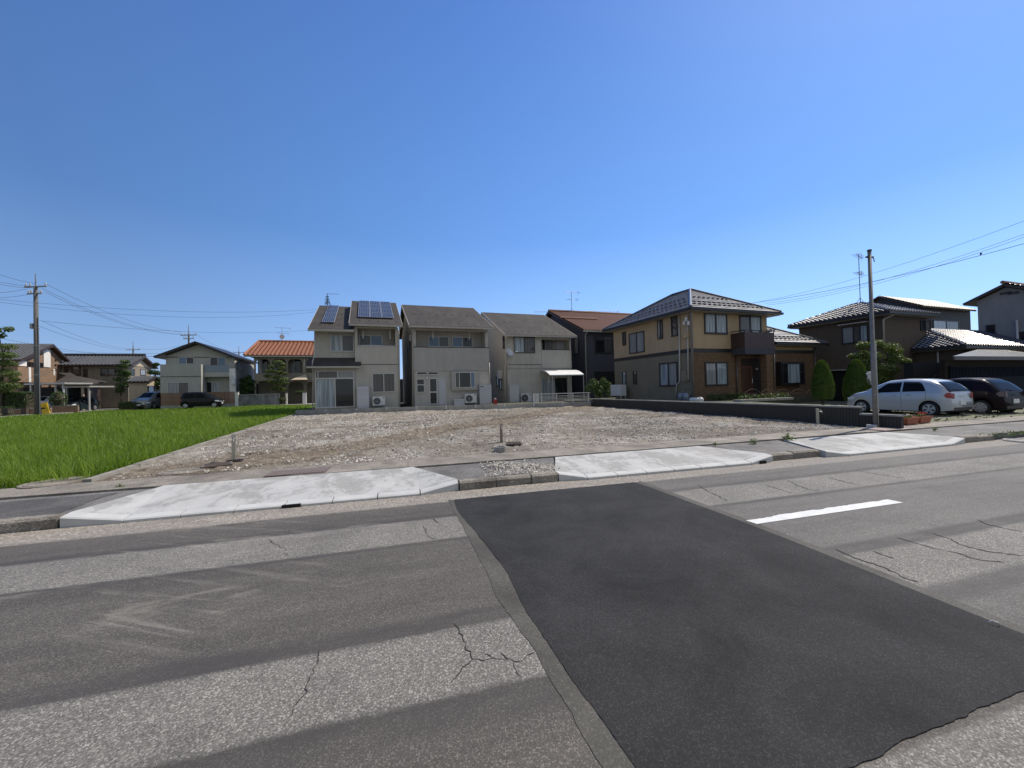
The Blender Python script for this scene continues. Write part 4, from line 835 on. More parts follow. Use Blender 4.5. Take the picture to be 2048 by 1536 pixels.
# ---- tan and brick house
H=Fr(17.24,20.5,.5); h5=hthing('tan_house','two-storey tan house with orange brick ground floor and silver-black hip roof','house',H)
U6=lambda a,b=700,yo=0: H.f(*K6(a,b),yo); U7=lambda a,b=700,yo=0: H.f(*K7(a,b),yo)
zB=U6(1120,800)[1]; uE=U7(552,500)[0]; V=8.0; oh=.6
zE=U6(1300,322,-oh)[1]; u1=U7(775,300,-oh)[0]
W2=uE; u1=W2+oh; vB=H.s(*K6(90,550),-oh)[0]; V=min(9.2,max(7.5,vB-oh))
umid=(u1-oh)/2; vmid=umid; zR=H.f(*K6(1105,120),vmid)[1]
MB().box(0,W2,0,V,0,zB-.12).build('wall',m_olive,h5); MB().box(0,W2,0,V,zB+.12,zE-.1).build('wall',m_tan,h5)
MB().box(-.03,W2+.03,-.03,V+.03,zB-.12,zB+.12).build('band',m_trimd,h5)
MB().box(.0,W2,-.04,-.001,0,zB-.13).build('brick_facing',m_brick,h5)
# forward bay on the left face
vb=H.s(*K6(625,700),0)[0]
MB().box(-.05,-.001,.0,vb,0,zB-.12).build('cladding',m_olive,h5); MB().box(-.05,-.001,0,vb,zB+.12,zE-.1).build('cladding',m_tan,h5); MB().box(-.08,-.031,-.031,vb,zB-.12,zB+.12).build('band',m_trimd,h5)
def hip(par,x0,x1,y0,y1,ze,ridge,mat,name='roof',tile=None,th=.14,axis='y'):
    # ridge: ((x,y),(x,y)) , z
    (ra,rb,zr)=ridge; A,B,C,D=(x0,y0,ze),(x1,y0,ze),(x1,y1,ze),(x0,y1,ze); ra=(*ra,zr); rb=(*rb,zr)
    g=MB()
    faces=[[A,B,ra],[B,C,rb,ra],[C,D,rb],[D,A,ra,rb]] if axis=='y' else [[A,B,rb,ra],[B,C,rb],[C,D,ra,rb],[D,A,ra]]
    for f in faces: g.slab(f,th)
    r=g.build(name,m_trimd,par)
    if tile:
        t=MB()
        for f in faces:
            q=f if len(f)==4 else [f[0],f[1],f[2],f[2]]
            tiled(q,*tile,mb=t)
        t.build('tile_cover',mat,r,fix=False)
    k=MB()
    e=[(A,ra),(B,ra),(C,rb),(D,rb),(ra,rb)] if axis=='y' else [(A,ra),(B,rb),(C,rb),(D,ra),(ra,rb)]
    for a,b in e:
        a=Vector(a);b=Vector(b)
        if (b-a).length>.3: k.tube([a+Vector((0,0,.06)),b+Vector((0,0,.09))],.09,8)
    k.build('ridge_tile',m_kawara,r)
    gt=MB().box(x0-.08,x1+.08,y0-.1,y0-.003,ze-.15,ze-.01).box(x0-.1,x0-.003,y0,y1,ze-.15,ze-.01).box(x1+.003,x1+.1,y0,y1,ze-.15,ze-.01); gt.build('gutter',m_trimd,r)
    MB().box(x0+.05,x1-.05,y0+.05,y1-.05,ze-.19,ze-.145).build('soffit',M('soffit_grey',(.30,.27,.22)),r)
    return r
TS=(.30,.30,.006,.045,'flat')
r=hip(h5,-oh,u1,-oh,V+oh,zE,((umid,vmid),(umid,V-vmid+.2),zR),m_slate,tile=TS)
# snow guards rows on the hip
g=MB()
for f0,(ax,ay),(bx,by) in ((.15,(-oh,-oh),(u1,-oh)),(.27,(-oh,-oh),(u1,-oh)),(.5,(-oh,-oh),(u1,-oh)),(.15,(-oh,V+oh),(-oh,-oh)),(.3,(-oh,V+oh),(-oh,-oh)),(.5,(-oh,V+oh),(-oh,-oh))):
    La=math.hypot(bx-ax,by-ay); dx,dy=(bx-ax)/La,(by-ay)/La; s_=f0*(vmid+oh)
    nx,ny=-dy,dx
    if ax==bx: nx,ny=1,0
    z=zE+(zR-zE)*f0+.05; q_=s_+.3
    while q_<La-s_-.3: x=ax+dx*q_+nx*s_; y=ay+dy*q_+ny*s_; g.box(x-.09,x+.09,y-.09,y+.09,z,z+.06); q_+=.42
g.build('tile_cover',m_slate,r)
# single storey wing
w0=W2; w1=U7(1055,700)[0]; z1e=U7(960,612,-oh)[1]; Dw=6.5
ax_,az_=U7(685,400,2.4-oh); MB().box(w0+.002,w1,.15,Dw,0,z1e-.1).build('wall',m_tan,h5); 
zb1=zB
MB().box(w0+.002,w1+.03,.10,.149,0,zb1-.13).build('brick_facing',m_brick,h5); MB().box(w0+.002,w1+.03,.09,.149,zb1-.12,zb1+.1).build('band',m_trimd,h5)
x0r,x1r,y0r,y1r=w0-.2,w1+oh,-oh+.1,Dw+oh; hr=(y1r-y0r)/2; zr=H.f(*K7(690,400),y0r+hr)[1]
P=[(x0r-.6,y0r,z1e),(x1r,y0r,z1e),(x1r-hr,y0r+hr,zr),(x0r-.6,y0r+hr,zr)]; P=[(w0+.1,y0r,z1e)]+P[1:3]+[(w0+.1,y0r+hr,zr)]
Q=[(x1r,y0r,z1e),(x1r,y1r,z1e),(x1r-hr,y0r+hr,zr)]; S=[(x1r,y1r,z1e),(w0+.1,y1r,z1e),(w0+.1,y0r+hr,zr),(x1r-hr,y0r+hr,zr)]
rw_=MB().slab(P,.14).slab(Q,.14).slab(S,.14).build('wing_roof',m_trimd,h5); t_=tiled(P,*TS); tiled(Q+[Q[2]],*TS,mb=t_); t_.build('tile_cover',m_slate,rw_,fix=False)
MB().box(w0+.1,x1r+.08,y0r-.1,y0r-.003,z1e-.15,z1e-.01).box(x1r+.003,x1r+.1,y0r,y1r,z1e-.15,z1e-.01).build('gutter',m_trimd,rw_); MB().tube([(x1r,y0r,z1e+.06),(x1r-hr,y0r+hr,zr+.08)],.08).build('ridge_tile',m_kawara,rw_)
MB().box(w0+.1,x1r-.05,y0r+.05,y1r,z1e-.19,z1e-.145).build('soffit',M('soffit_grey',(.3,.27,.22)),rw_)
g=MB()
for f0 in (.12,.22,.55):
    y=y0r+hr*f0; z=z1e+(zr-z1e)*f0+.05; x=w0+.4
    while x<x1r-hr*f0-.3: g.box(x-.09,x+.09,y-.08,y+.08,z,z+.06); x+=.42
g.build('tile_cover',m_slate,rw_)
D_=m_trimd
for q in ((K6(313,595),K6(355,740)),(K6(867,408),K6(945,636))): win(h5,H,'s',q,-.05 if q[0][0]>1320 else 0,fm=D_,gl=[m_gdc],n=1,bw=.06)
win(h5,H,'s',(K6(710,448),K6(777,666)),-.05,fm=D_,gl=[m_gdc,m_gg]); win(h5,H,'s',(K6(388,616),K6(567,818)),0,fm=D_,gl=[m_gg,m_gg],bw=.07)
win(h5,H,'s',(K6(312,1045),K6(360,1190)),0,fm=D_,gl=[m_gc],n=1,bw=.05); win(h5,H,'s',(K6(435,1035),K6(480,1185)),0,fm=D_,gl=[m_gdc],n=1,bw=.06)
win(h5,H,'s',(K6(733,948),K6(948,1207)),-.05,fm=D_,gl=[m_gg,m_gc],bw=.09)
win(h5,H,'f',(K6(1236,365),K6(1506,622)),0,fm=D_,gl=[m_gc,m_gc],bw=.11,split=[.5]); win(h5,H,'f',(K6(1245,932),K6(1514,1200)),-.04,fm=D_,gl=[m_gg,m_gc],bw=.1)
win(h5,H,'f',(K7(255,312),K7(487,500)),0,fm=D_,gl=[m_gdc,m_gc],bw=.11,r=(U7(255,400)[0],U7(487,400)[0],zB+.2,U7(300,312)[1]))
a0,a1,c0,c1=rect(H,'f',(K7(700,812),K7(957,1055)),-.3); b_=MB().box(a0,a1,-.3,.09,c0,c1).build('bay',m_trimd,h5); win(b_,H,'f',(K7(712,830),K7(945,1040)),-.3,fm=D_,gl=[m_gd,m_gc,m_gd],split=[.22,.8],bw=.05)
# balcony
a0=U7(315,600,-1.0)[0]; a1=U7(630,600,-1.0)[0]; c1=U7(470,502,-1.0)[1]; c0=U7(470,668,-1.0)[1]; cc=U7(470,733,-1.0)[1]
mb_=M('balcony_brown',(.055,.03,.03),(.045,.025,.025),3,.5)
ab=U7(222,600,0)[0]; ab=a0
MB().box(ab,a1,-1.0,-.95,c0,c1).box(ab,ab+.05,-.95,-.001,c0,c1).box(a1-.05,a1,-.95,-.001,c0,c1).build('balcony',mb_,h5); MB().box(ab-.02,a1+.02,-1.02,-.042,cc,c0-.004).build('balcony_floor',m_dgrey,h5)
g=MB().box(ab-.03,a1+.03,-1.03,-.97,c1+.09,c1+.14)
for x in np.linspace(ab,a1-.05,5): g.box(x,x+.05,-1.01,-.97,c1,c1+.09)
g.box(ab-.03,ab+.03,-.97,0,c1+.09,c1+.14).box(a1-.03,a1+.03,-.97,0,c1+.09,c1+.14); g.build('balcony_rail',m_trimd,h5)
# porch
a0,a1,c0,c1=rect(H,'f',(K7(275,780),K7(545,1215)),-.04); MB().box(a0,a1,-.055,-.042,0,c1).build('porch_recess',M('dark_brick_recess',(.03,.016,.012),(.02,.012,.01),6,.8),h5)  # thin sheet: dark brick and the porch's shade in one colour, no depth
d0=U7(280,900,-.06)[0]; d1=U7(392,900,-.06)[0]; zd=U7(330,858,-.06)[1]; d=MB().box(d0,d1,-.09,-.056,.05,zd).build('door',m_wood,h5)
g=MB(); 
for i in range(5): x=d0+.12+(d1-d0-.2)*i/5; g.box(x,x+.05,-.1,-.091,.15,zd-.12)
g.build('groove',m_trimd,d); MB().tube([(d1-.1,-.14,1.0),(d1-.1,-.14,1.3)],.02).build('handle',m_alu,d)
x,z=U7(440,890,-.1); MB().tube([(x,-.06,z),(x,-.16,z)],.07,8).build('wall_lamp',m_alu,h5)
x0_=U7(547,900,-1.0)[0]; MB().box(x0_,U7(628,900,-1.0)[0],-1.0,-.6,0,cc-.003).build('pillar',m_brick,h5)
mp_=M('brown_pipe',(.10,.08,.075),rough=.4)
pipe(h5,[fp(H,K7(228,742),-.12),fp(H,K7(240,1215),-.12)],.045,mp_); pipe(h5,[fp(H,K7(628,735),-1.05),fp(H,K7(632,1110),-1.05)],.04,mp_)
pipe(h5,[fp(H,K7(1060,660),0.02),fp(H,K7(1063,1100),.02)],.045,mp_)
pipe(h5,[(-.3,-.3,zE-.2),(-.14,-.14,zE-.5),(-.14,-.14,.1)],.075,M('grey_mast',(.20,.185,.18),rough=.5),'corner_pipe')
def sp_(a,xo): v,z=H.s(*a,xo); return (xo,v,z)
for q in ([K6(958,400),K6(966,1150),K6(930,1200),K6(918,1340)],[K6(1055,380),K6(1063,1140),K6(1040,1155)]): pipe(h5,[sp_(p,-.12) for p in q],.045,m_pipe)
v,z=H.s(*K6(1028,1095),-.05); MB().box(-.2,-.051,v-.22,v+.22,z-.32,z+.32).build('meter_box',M('beige_box',(.22,.19,.14)),h5)
for q in (K6(1013,490),K6(1062,490),K6(1035,445)): p=sp_(q,-.35); MB().tube([(p[0],p[1],p[2]-.12),(p[0],p[1],p[2]+.12)],.07,8).build('insulator',m_white_pl,h5)
v,z=H.s(*K6(1050,625),-.05); MB().box(-.2,-.051,v-.2,v+.2,z-.2,z+.2).build('junction_box',m_tan,h5)
# white oil tank at the back-left corner
a0,a1,c0,c1=rect(H,'s',(K6(237,1192),K6(357,1315)),-.5); t=thing('oil_tank','white boxy heating-oil tank on legs at the far corner of the tan house','oil tank',H.o+H.X*-1.0+H.Y*a0,H.r)
MB().box(0,.5,0,min(1.6,a1-a0),c0,c1).build('tank_body',m_white_pl,t)
for x in (.03,.43):
    for y in (.05,min(1.6,a1-a0)-.1): MB().box(x,x+.05,y,y+.05,0,c0).build('leg',m_alu,t)
a0,a1,c0,c1=rect(H,'s',(K6(925,1285),K6(1045,1368)),-.6); t=thing('gas_cylinder_box','blue-grey outdoor tank pair against the side of the tan house','outdoor unit',H.o+H.X*-.75+H.Y*a0,H.r)
mbl=M('blue_grey_metal',(.20,.23,.28),rough=.45)
g=MB(); W_=a1-a0
for i in range(2): g.tube([(.3,W_*(.27+.46*i),0),(.3,W_*(.27+.46*i),c1-.1),(.3,W_*(.27+.46*i),c1)],[W_*.22,W_*.22,W_*.12],14)
g.build('tank_body',mbl,t,smooth=True); MB().tube([(.3,W_*.27,c1),(.3,W_*.27,c1+.25),(.55,W_*.5,c1+.3)],.02,6).build('hose',m_trimd,t)
a=K6(1078,1365); b=K6(1230,1365); A=G(*a,.62); 
B=G(*b,.62); t=thing('white_tank','white rounded plastic tank lying just behind the block wall','plastic tank',(A.x,A.y,A.z-.18),math.atan2(B.y-A.y,B.x-A.x))
W_=(B-A).length; MB().tube([(0,0,.16),(.05,0,.17),(W_-.05,0,.17),(W_,0,.16)],[.1,.155,.155,.1],16).build('tank_body',m_white_pl,t,smooth=True); MB().tube([(W_*.8,0,.3),(W_*.8,0,.37)],.05,10).build('cap',m_white_pl,t); MB().box(.1,W_-.1,-.1,.1,0,.05).build('stand',m_conc,t)
# metal garden arches
def arch(i,q0,q1,top):
    y=-2.6; a0=H.f(*K7(q0,1210),y)[0]; a1=H.f(*K7(q1,1210),y)[0]; zt=H.f(*K7((q0+q1)/2,top),y)[1]; 
    t=thing('garden_trellis',['arched wire trellis panel nearest the front door of the tan house','second arched wire trellis panel from the front door','arched wire trellis panel below the bay window','arched wire trellis panel right of the bay window','arched wire trellis panel partly behind the first conical shrub'][i],'trellis',H.o+H.X*a0+H.Y*y,H.r,'arched trellis panels in front of the tan house')
    W=a1-a0; z0=zt-.22; g=MB(); P=[(W*k/12,0,z0+.22*sin(pi*k/12)) for k in range(13)]; g.tube([(0,0,0)]+P+[(W,0,0)],.012,5); g.build('frame',m_trimb,t)
    g=MB()
    for k in range(-4,9):
        x0=W*k/8; 
        for s in (1,-1):
            pa=[max(0,min(W,x0 if s>0 else W-x0)),max(0,min(W,(x0+W*.6) if s>0 else W-x0-W*.6))]
            za=z0*max(0,-k/8/.6) if k<0 else 0; zb_=z0 if x0+W*.6<=W else z0*(W-x0)/(W*.6)
            g.tube([(pa[0],0,za),(pa[1],0,zb_)],.006,4,caps=False)
    g.build('mesh',m_trimb,t)
for i,(a,b) in enumerate(((312,482),(485,640),(645,800),(806,960),(965,1115))): arch(i,a,b,1103)
# terrace step with pots
t=thing('stone_planter','low stone step with potted plants below the trellis of the tan house','planter',H.o+H.X*H.f(*K7(240,1230),-3)[0]+H.Y*-3.2,H.r)
MB().box(0,4.2,0,.5,0,.12).build('step',m_conc,t); g=MB()
for i in range(12): leaves(g,(.3+i*.34,.25,.25),(.16,.16,.16),40,.05,.4)
g.build('foliage',m_lgr,t,fix=False)
# bushes at foot of brick facade
t=thing('low_hedge','low dark bushes at the foot of the brick facade','bush',H.o+H.X*.6+H.Y*-.7,H.r); g=MB()
for i in range(7): leaves(g,(i*.45,0,.22),(.3,.25,.22),150,.05,.5)
g.build('foliage',m_lgr,t,fix=False)
# ---- brown kawara house on the right
TK=(.30,.28,.10,.065,'round')
H=Fr(30.3,18.3,0); h6=hthing('brown_house','dark brown two-storey house with bright silver tiled roof behind the pole','house',H)
c=K8(415,620); u,_=H.f(*c,0); H.o=H.o+H.X*u; h6.location=H.o
zE=H.f(*K8(640,560),-.5)[1]; vb=H.s(*K7(800,420),-.5)[0]; ue=H.f(*K8(850,565),-.5)[0]; V=min(vb,12)-.3; W=max(4.5,ue-.6)
MB().box(0,W,0,V,0,zE-.1).build('wall',m_brown,h6); MB().box(-.02,W+.02,-.02,V,zE-.35,zE-.1).build('frieze',m_trimb,h6)
um=(W)/2; zR=zE+ (um+.5)*.42; r=hip(h6,-.5,W+.5,-.5,V+.5,zE,((um,um),(um,V-um),zR),m_kawara,tile=TK)
win(h6,H,'s',(K8(90,672),K8(298,782)),0,fm=D_,gl=[m_gc,m_gdc,m_gg],split=[.3,.55],bw=.07); a0,a1,c0,c1=rect(H,'s',(K8(80,655),K8(303,668)),0); MB().box(-.35,-.001,a0,a1,c1-.05,c1).build('window_hood',m_alu,h6)
win(h6,H,'f',(K8(690,612),K8(770,700)),0,fm=D_,gl=[m_gd,m_gdc]); a0,a1,c0,c1=rect(H,'s',(K7(1210,905),K7(1430,890)),0); MB().box(-.5,-.001,0,V,c0-.05,c0+.02).build('pent_edge',m_alu,h6); MB().box(-.1,-.001,0,V-.01,0,c0-.06).build('dark_opening',m_black,h6)  # black sheet on the lower wall stands for the shade of a void
pipe(h6,[fp(H,K8(485,575),-.5),fp(H,K8(412,610),-.1),fp(H,K8(415,800),-.1)],.05)
q=K8(233,485); d=ray(*q); P_=Vector((0,0,CH))+d*(H.o.y+4)/d.y if False else H.o+H.X*um+H.Y*(um+2)+Vector((0,0,zR)); 
# place mast where it shows against the sky, on the ridge
u_,z_=H.s(*q,um); antenna('roof_antenna','tall television mast with three sets of elements on the silver tiled roof',tuple(H.o+H.X*um+H.Y*u_+Vector((0,0,zR))),max(2,H.s(*K8(222,110),um)[1]-zR),0,.4)
# single storey front part with kawara roof
H=Fr(33.5,16.0,0); u,_=H.f(*K8(1035,805),0); H.o=H.o+H.X*u; h7=hthing('single_storey_house','single-storey brown house wing with bright silver tiled hip roof behind the parked cars','house',H)
zE=H.f(*K8(1035,812),0)[1]; V=6.4; W=11; oh=.5
va=V/2; zR=H.s(*K8(735,690),va)[1]; print('single',V,zE,zR)
MB().box(oh,W,oh,V-oh,0,zE-.08).build('wall',m_brown,h7)
r=hip(h7,0,W+3,0,V,zE,((va,va),(W+3-va,va),zR),m_kawara,tile=TK,axis='x')
win(h7,H,'s',(K8(530,970),K8(652,1052)),oh,fm=D_,gl=[m_gg,m_gg]); a0,a1,c0,c1=rect(H,'s',(K8(560,950),K8(705,960)),oh); MB().box(oh-.3,oh-.001,a0,a1,c1-.05,c1).build('window_hood',m_alu,h7)
v,z=H.s(*K8(932,1018),oh); MB().box(oh-.18,oh-.001,v-.2,v+.2,z-.35,z+.35).build('meter_box',m_box,h7); pipe(h7,[(oh-.1,oh+.9,zE-.1),(oh-.1,oh+.9,.1)],.05)
# carport / gate building with flat slate roof
H=Fr(30.0,13.4,0); u,_=H.f(*K8(945,905),0); H.o=H.o+H.X*u; t=hthing('garage','low dark garage with shallow slate roof and slatted sliding gate, right of the parked cars','garage',H)
z0=H.f(*K8(1200,893),0)[1]; z1_=H.f(*K8(1200,825),3.0)[1]
r=MB().slab([(0,0,z0),(12,0,z0),(12,3,z1_),(H.f(*K8(1190,825),3)[0],3,z1_)],.12).build('roof',M('garage_slate',(.055,.06,.068),(.045,.05,.056),4,.4),t); MB().box(-.05,12,-.08,-.003,z0-.2,z0-.03).build('fascia',m_trimb,r); MB().box(.5,12,.5,.7,z0-.65,z0-.14).build('beam',m_dkb,t)
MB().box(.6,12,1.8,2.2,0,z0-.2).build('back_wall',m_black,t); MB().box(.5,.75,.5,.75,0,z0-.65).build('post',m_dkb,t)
g=MB(); mg=M('gate_blue_black',(.012,.015,.024),rough=.85,spec=.1); x=.8
zg=H.f(*K8(1300,1050),.45)[1]; zg2=H.f(*K8(1300,975),.45)[1]
while x<11.5: g.box(x,x+.06,.40,.45,zg,zg2); x+=.14
g.box(.76,12,.38,.47,zg2,zg2+.06).box(.76,12,.36,.48,0.05,zg); g.build('slatted_gate',mg,t)
# grey house far right
H=Fr(44,20,0); u,_=H.s(*K8(1330,335),0); hh=hthing('pale_grey_house','pale grey two-storey gable house at the right edge of the picture','house',H)
vp=u; zp_=H.s(*K8(1330,335),0)[1]; vb,zb_=H.s(*K8(1015,490),0); sl=(zp_-zb_)/(vb-vp); vf=vp-5.0; zf=zp_-sl*5.0
MB().ext([(.4,vf+.4,0),(.4,vb-.7,0),(.4,vb-.7,zb_+sl*.7-.25),(.4,vp,zp_-.25),(.4,vf+.4,zf+.4*sl-.25)],(14,0,0)).build('wall',m_pale,hh)
r=MB().slab([(0,vf,zf),(15,vf,zf),(15,vp,zp_),(0,vp,zp_)],.18).slab([(0,vb,zb_),(15,vb,zb_),(15,vp,zp_),(0,vp,zp_)],.18).build('roof',m_trimb,hh)
t_=tiled([(0,vf,zf),(15,vf,zf),(15,vp,zp_),(0,vp,zp_)],.3,.28,.05,.03); t_.build('tile_cover',m_kawara,r,fix=False)
g=MB(); 
x=-.1
while x<14: g.tube([(x,vp,zp_+.1),(x+.33,vp,zp_+.12)],.13,8); x+=.35
g.build('ridge_tile',m_btile,r)
win(hh,H,'s',(K8(1197,655),K8(1274,757)),.4,fm=D_,gl=[m_gd],n=1,bw=.08); win(hh,H,'s',(K8(1452,705),K8(1520,790)),.4,fm=D_,gl=[m_gd],n=1,bw=.08)
for q in (1350,1408): v,z=H.s(*K8(q,408),.4); MB().box(.36,.399,v-.28,v+.28,z-.09,z+.09).build('vent',m_trimb,hh)
v,_=H.s(*K8(1443,700),.4); pipe(hh,[(.3,v,H.s(*K8(1443,615),.4)[1]),(.3,v,1)],.07)
# house in between
H=Fr(40,27,0); u,_=H.f(*K8(690,650),0); H.o=H.o+H.X*u; hb=hthing('grey_house','grey house with pale tiled roof, between the brown and pale grey houses','house',H)
a,z_=H.f(*K8(1090,537),-.5); zl=H.f(*K8(790,560),-.5)[1]
W=max(8,a+1); zE=z_; vr=3.2; zR=H.f(*K8(850,475),vr)[1]; gable(hb,0,W,6.4,zE,vr,zR,m_dgrey,.5)
F=[(-.5,-.5,zE),(W,-.5,zE),(W,vr,zR),(-.5,vr,zR)]; r=MB().slab(F,.14).slab([(W,6.9,zE),(-.5,6.9,zE),(-.5,vr,zR),(W,vr,zR)],.14).build('roof',m_trimb,hb); tiled(F,.3,.28,.05,.03).build('tile_cover',M('pale_tile',(.34,.29,.24),(.26,.22,.18),5,.5),r,fix=False)
win(hb,H,'f',(K8(790,612),K8(992,715)),0,fm=D_,gl=[m_gc,m_gdc],bw=.1)
# ================================================================ LEFT STREET
H=Fr(-26.6,52.5,0); W1=H.f(*K2(1020,800),0)[0]; hw=hthing('white_house','off-white two-storey house with wide low gable and big roof terrace wall, across the paddy','house',H)
U=lambda a,b=700,yo=0: H.f(*K2(a,b),yo)[0]; Z=lambda a,b,yo=0: H.f(*K2(a,b),yo)[1]
uW=U(190); pk=U(575,500); zp_=Z(575,505); ul=U(80,683); zl=Z(80,683); ur=U(1250,700)-.0; sl=(zp_-zl)/(pk-ul); Dp=9; x1=2*pk-ul
zr_=zl
MB().ext([(uW,0,0),(W1,0,0),(W1,0,zp_-sl*(W1-pk)-.3),(pk,0,zp_-.3),(uW,0,zp_-sl*(pk-uW)-.3)],(0,Dp,0)).build('wall',m_white,hw)
r=MB().slab([(ul,-.8,zl),(pk,-.8,zp_),(pk,Dp+.6,zp_),(ul,Dp+.6,zl)],.22).slab([(x1,-.8,zl),(pk,-.8,zp_),(pk,Dp+.6,zp_),(x1,Dp+.6,zl)],.22).build('roof',m_trimd,hw)
MB().box(uW,W1,-.03,-.001,Z(600,690)-.04,Z(600,690)+.04).build('band',m_trimb,hw)
bl=U(125,1000,-1.6); br=U(618,1000,-1.6); zt=Z(370,775,-1.6); MB().box(bl,br,-1.6,-.001,0,zt).build('terrace_block',m_white,hw); MB().box(bl-.02,br+.02,-1.63,-1.602,Z(370,922,-1.6)-.03,Z(370,922,-1.6)+.03).build('band',m_trimb,hw)
zs=Z(800,925,-.9); zs1=Z(800,872,-.9); u2=U(955,900,-.9); MB().box(br+.002,u2,-.9,-.001,zs,zs1).build('balcony',m_white,hw)
MB().box(br+.01,u2,-.9,-.87,zs1,Z(800,785,-.9)).build('balcony_glass',glass('balcony_pane',(.16,.20,.24),.1),hw)
MB().box(u2+.002,U(1025,900,-.9),-.9,-.5,0,Z(990,825,-.9)).build('pillar',m_wsun,hw)
MB().box(U(975,950,-1.2),U(1025,950,-1.2),-1.25,-.902,Z(1000,1015,-1.2),Z(1000,905,-1.2)).build('meter_cabinet',m_white_pl,hw)
win(hw,H,'f',(K2(345,688),K2(532,772)),0,gl=[m_gb,m_gd]); win(hw,H,'f',(K2(722,688),K2(917,870)),0,gl=[m_gd,m_gb]); win(hw,H,'f',(K2(213,993),K2(470,1122)),-1.6,gl=[m_gg,m_gdc]); win(hw,H,'f',(K2(650,988),K2(840,1117)),0,gl=[m_gd,m_gc])
MB().box(W1,W1+.04,1,2,Z(1050,830),Z(1050,730)).build('window',m_trimd,hw)
MB().box(W1+.001,W1+5.2,3,Dp,0,3.0).build('side_wing',m_dgrey,hw)
# fence
F0=Fr(*(H.o+H.Y*-2.6+Vector((0,0,0))).to_tuple()[:2],0); a=F0.f(*K2(130,1200))[0]; b=F0.f(*K2(1020,1200))[0]; zt=F0.f(*K2(600,1122))[1]
z=0;t=hthing('slat_fence','brown horizontal slat fence in front of the off-white house','fence',F0); g=MB(); z=.7
while z<zt: g.box(a,b,0,.03,z,z+.11); z+=.135
g.build('slats',M('fence_brown',(.22,.115,.06),(.17,.09,.05),5,.7),t); MB().box(a,b,-.02,.1,-.03,.68).build('base',m_conc,t)
for k in range(8): x=a+(b-a)*k/7; MB().box(x-.03,x+.03,.031,.08,.68,zt).build('post',m_trimb,t)
a=F0.f(*K2(1026,1200))[0]; b=F0.f(*K2(1066,1200))[0]; t=hthing('gate_pillar','bright white gate pillar at the end of the brown slat fence','pillar',F0); MB().box(a,b,-.1,.25,0,zt).build('shaft',m_wsun,t); MB().box(a-.03,b+.03,-.13,.28,zt,zt+.05).build('capstone',m_conc,t)
a=F0.f(*K2(1070,1200))[0]; b=F0.f(*K2(1560,1200))[0]; zt=F0.f(*K2(1300,1133))[1]
t=hthing('garden_wall','stained grey block wall in front of the orange-roofed house','wall',F0); MB().box(a,b,0,.15,0,zt-.08).build('wall_run',M('stained_block',(.25,.25,.24),(.10,.10,.10),1.5,.9,.3,20,stain=.6),t); MB().box(a-.02,b+.02,-.03,.18,zt-.08,zt).build('coping',m_conc,t)
for i,q in enumerate(((1632,1650),(1838,1882))):
    a=F0.f(*K2(q[0],1200))[0]; b=F0.f(*K2(q[1],1200))[0]; zt=F0.f(*K2(1850,1120))[1]; t=hthing('gate_pillar',['slim pale gate post left of the arched entrance','broad white gate pillar right of the arched entrance'][i],'pillar',F0); MB().box(a,b,0,.3,0,zt).build('shaft',m_wsun,t); MB().box(a-.03,b+.03,-.03,.33,zt,zt+.06).build('capstone',m_conc,t)
# orange house
H=Fr(-17,53.2,0); h8=hthing('orange_roofed_house','cream house with arched loggia and bright orange tiled roof, left of the solar house','house',H)
U=lambda a,b=700,yo=0: H.f(*K2(a,b),yo)[0]; Z=lambda a,b,yo=0: H.f(*K2(a,b),yo)[1]
u0_=U(1258,800); u1_=U(1900,800)+4.5; zE=Z(1500,668,-.6); vr=4.6; ua,zR=H.f(*K2(1340,508),vr); zf=Z(1500,885); z0f=Z(1500,965)
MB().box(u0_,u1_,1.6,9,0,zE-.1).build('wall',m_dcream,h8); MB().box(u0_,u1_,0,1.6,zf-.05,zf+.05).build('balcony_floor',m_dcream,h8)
def archwall(par,u0,u1,z0,z1,ops,y0,y1,mat,name):
    g=MB(); xs=u0
    for (a,b,zb,zs) in ops:  # zs top of arch
        g.box(xs,a,y0,y1,z0,z1); R=min((b-a)/2,.5)
        if zb>z0: g.box(a,b,y0,y1,z0,zb)
        n=8; prof=[(a,zs-R)]+[(a+R-R*cos(k*pi/2/n),zs-R+R*sin(k*pi/2/n)) for k in range(1,n+1)]+[(b-R+R*sin(k*pi/2/n),zs-R+R*cos(k*pi/2/n)) for k in range(0,n+1)]
        for p,q in zip(prof,prof[1:]):
            if q[0]-p[0]>1e-4: g.ext([(p[0],y0,p[1]),(q[0],y0,q[1]),(q[0],y0,z1),(p[0],y0,z1)],(0,y1-y0,0))
        xs=b
    g.box(xs,u1,y0,y1,z0,z1); return g.build(name,mat,par)
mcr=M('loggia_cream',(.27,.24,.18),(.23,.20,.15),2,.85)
archwall(h8,u0_,u1_,z0f+.0,zE-.12,[(U(1275),U(1450),zf,Z(1500,715)),(U(1468),U(1645),zf,Z(1500,715)),(U(1660),U(1836),zf,Z(1500,715)),(U(1880),U(1880)+2,zf,Z(1500,715))],-.2,0,mcr,'loggia_arcade')
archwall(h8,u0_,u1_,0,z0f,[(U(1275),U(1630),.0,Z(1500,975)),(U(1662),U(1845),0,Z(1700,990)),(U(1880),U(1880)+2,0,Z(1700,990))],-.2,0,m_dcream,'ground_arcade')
for a,b in ((1300,1420),(1490,1620),(1690,1820)): win(h8,H,'f',None,1.6,fm=m_trimb,gl=[m_gg,m_gd],r=(U(a,800,1.6),U(b,800,1.6),zf+.1,zf+2))
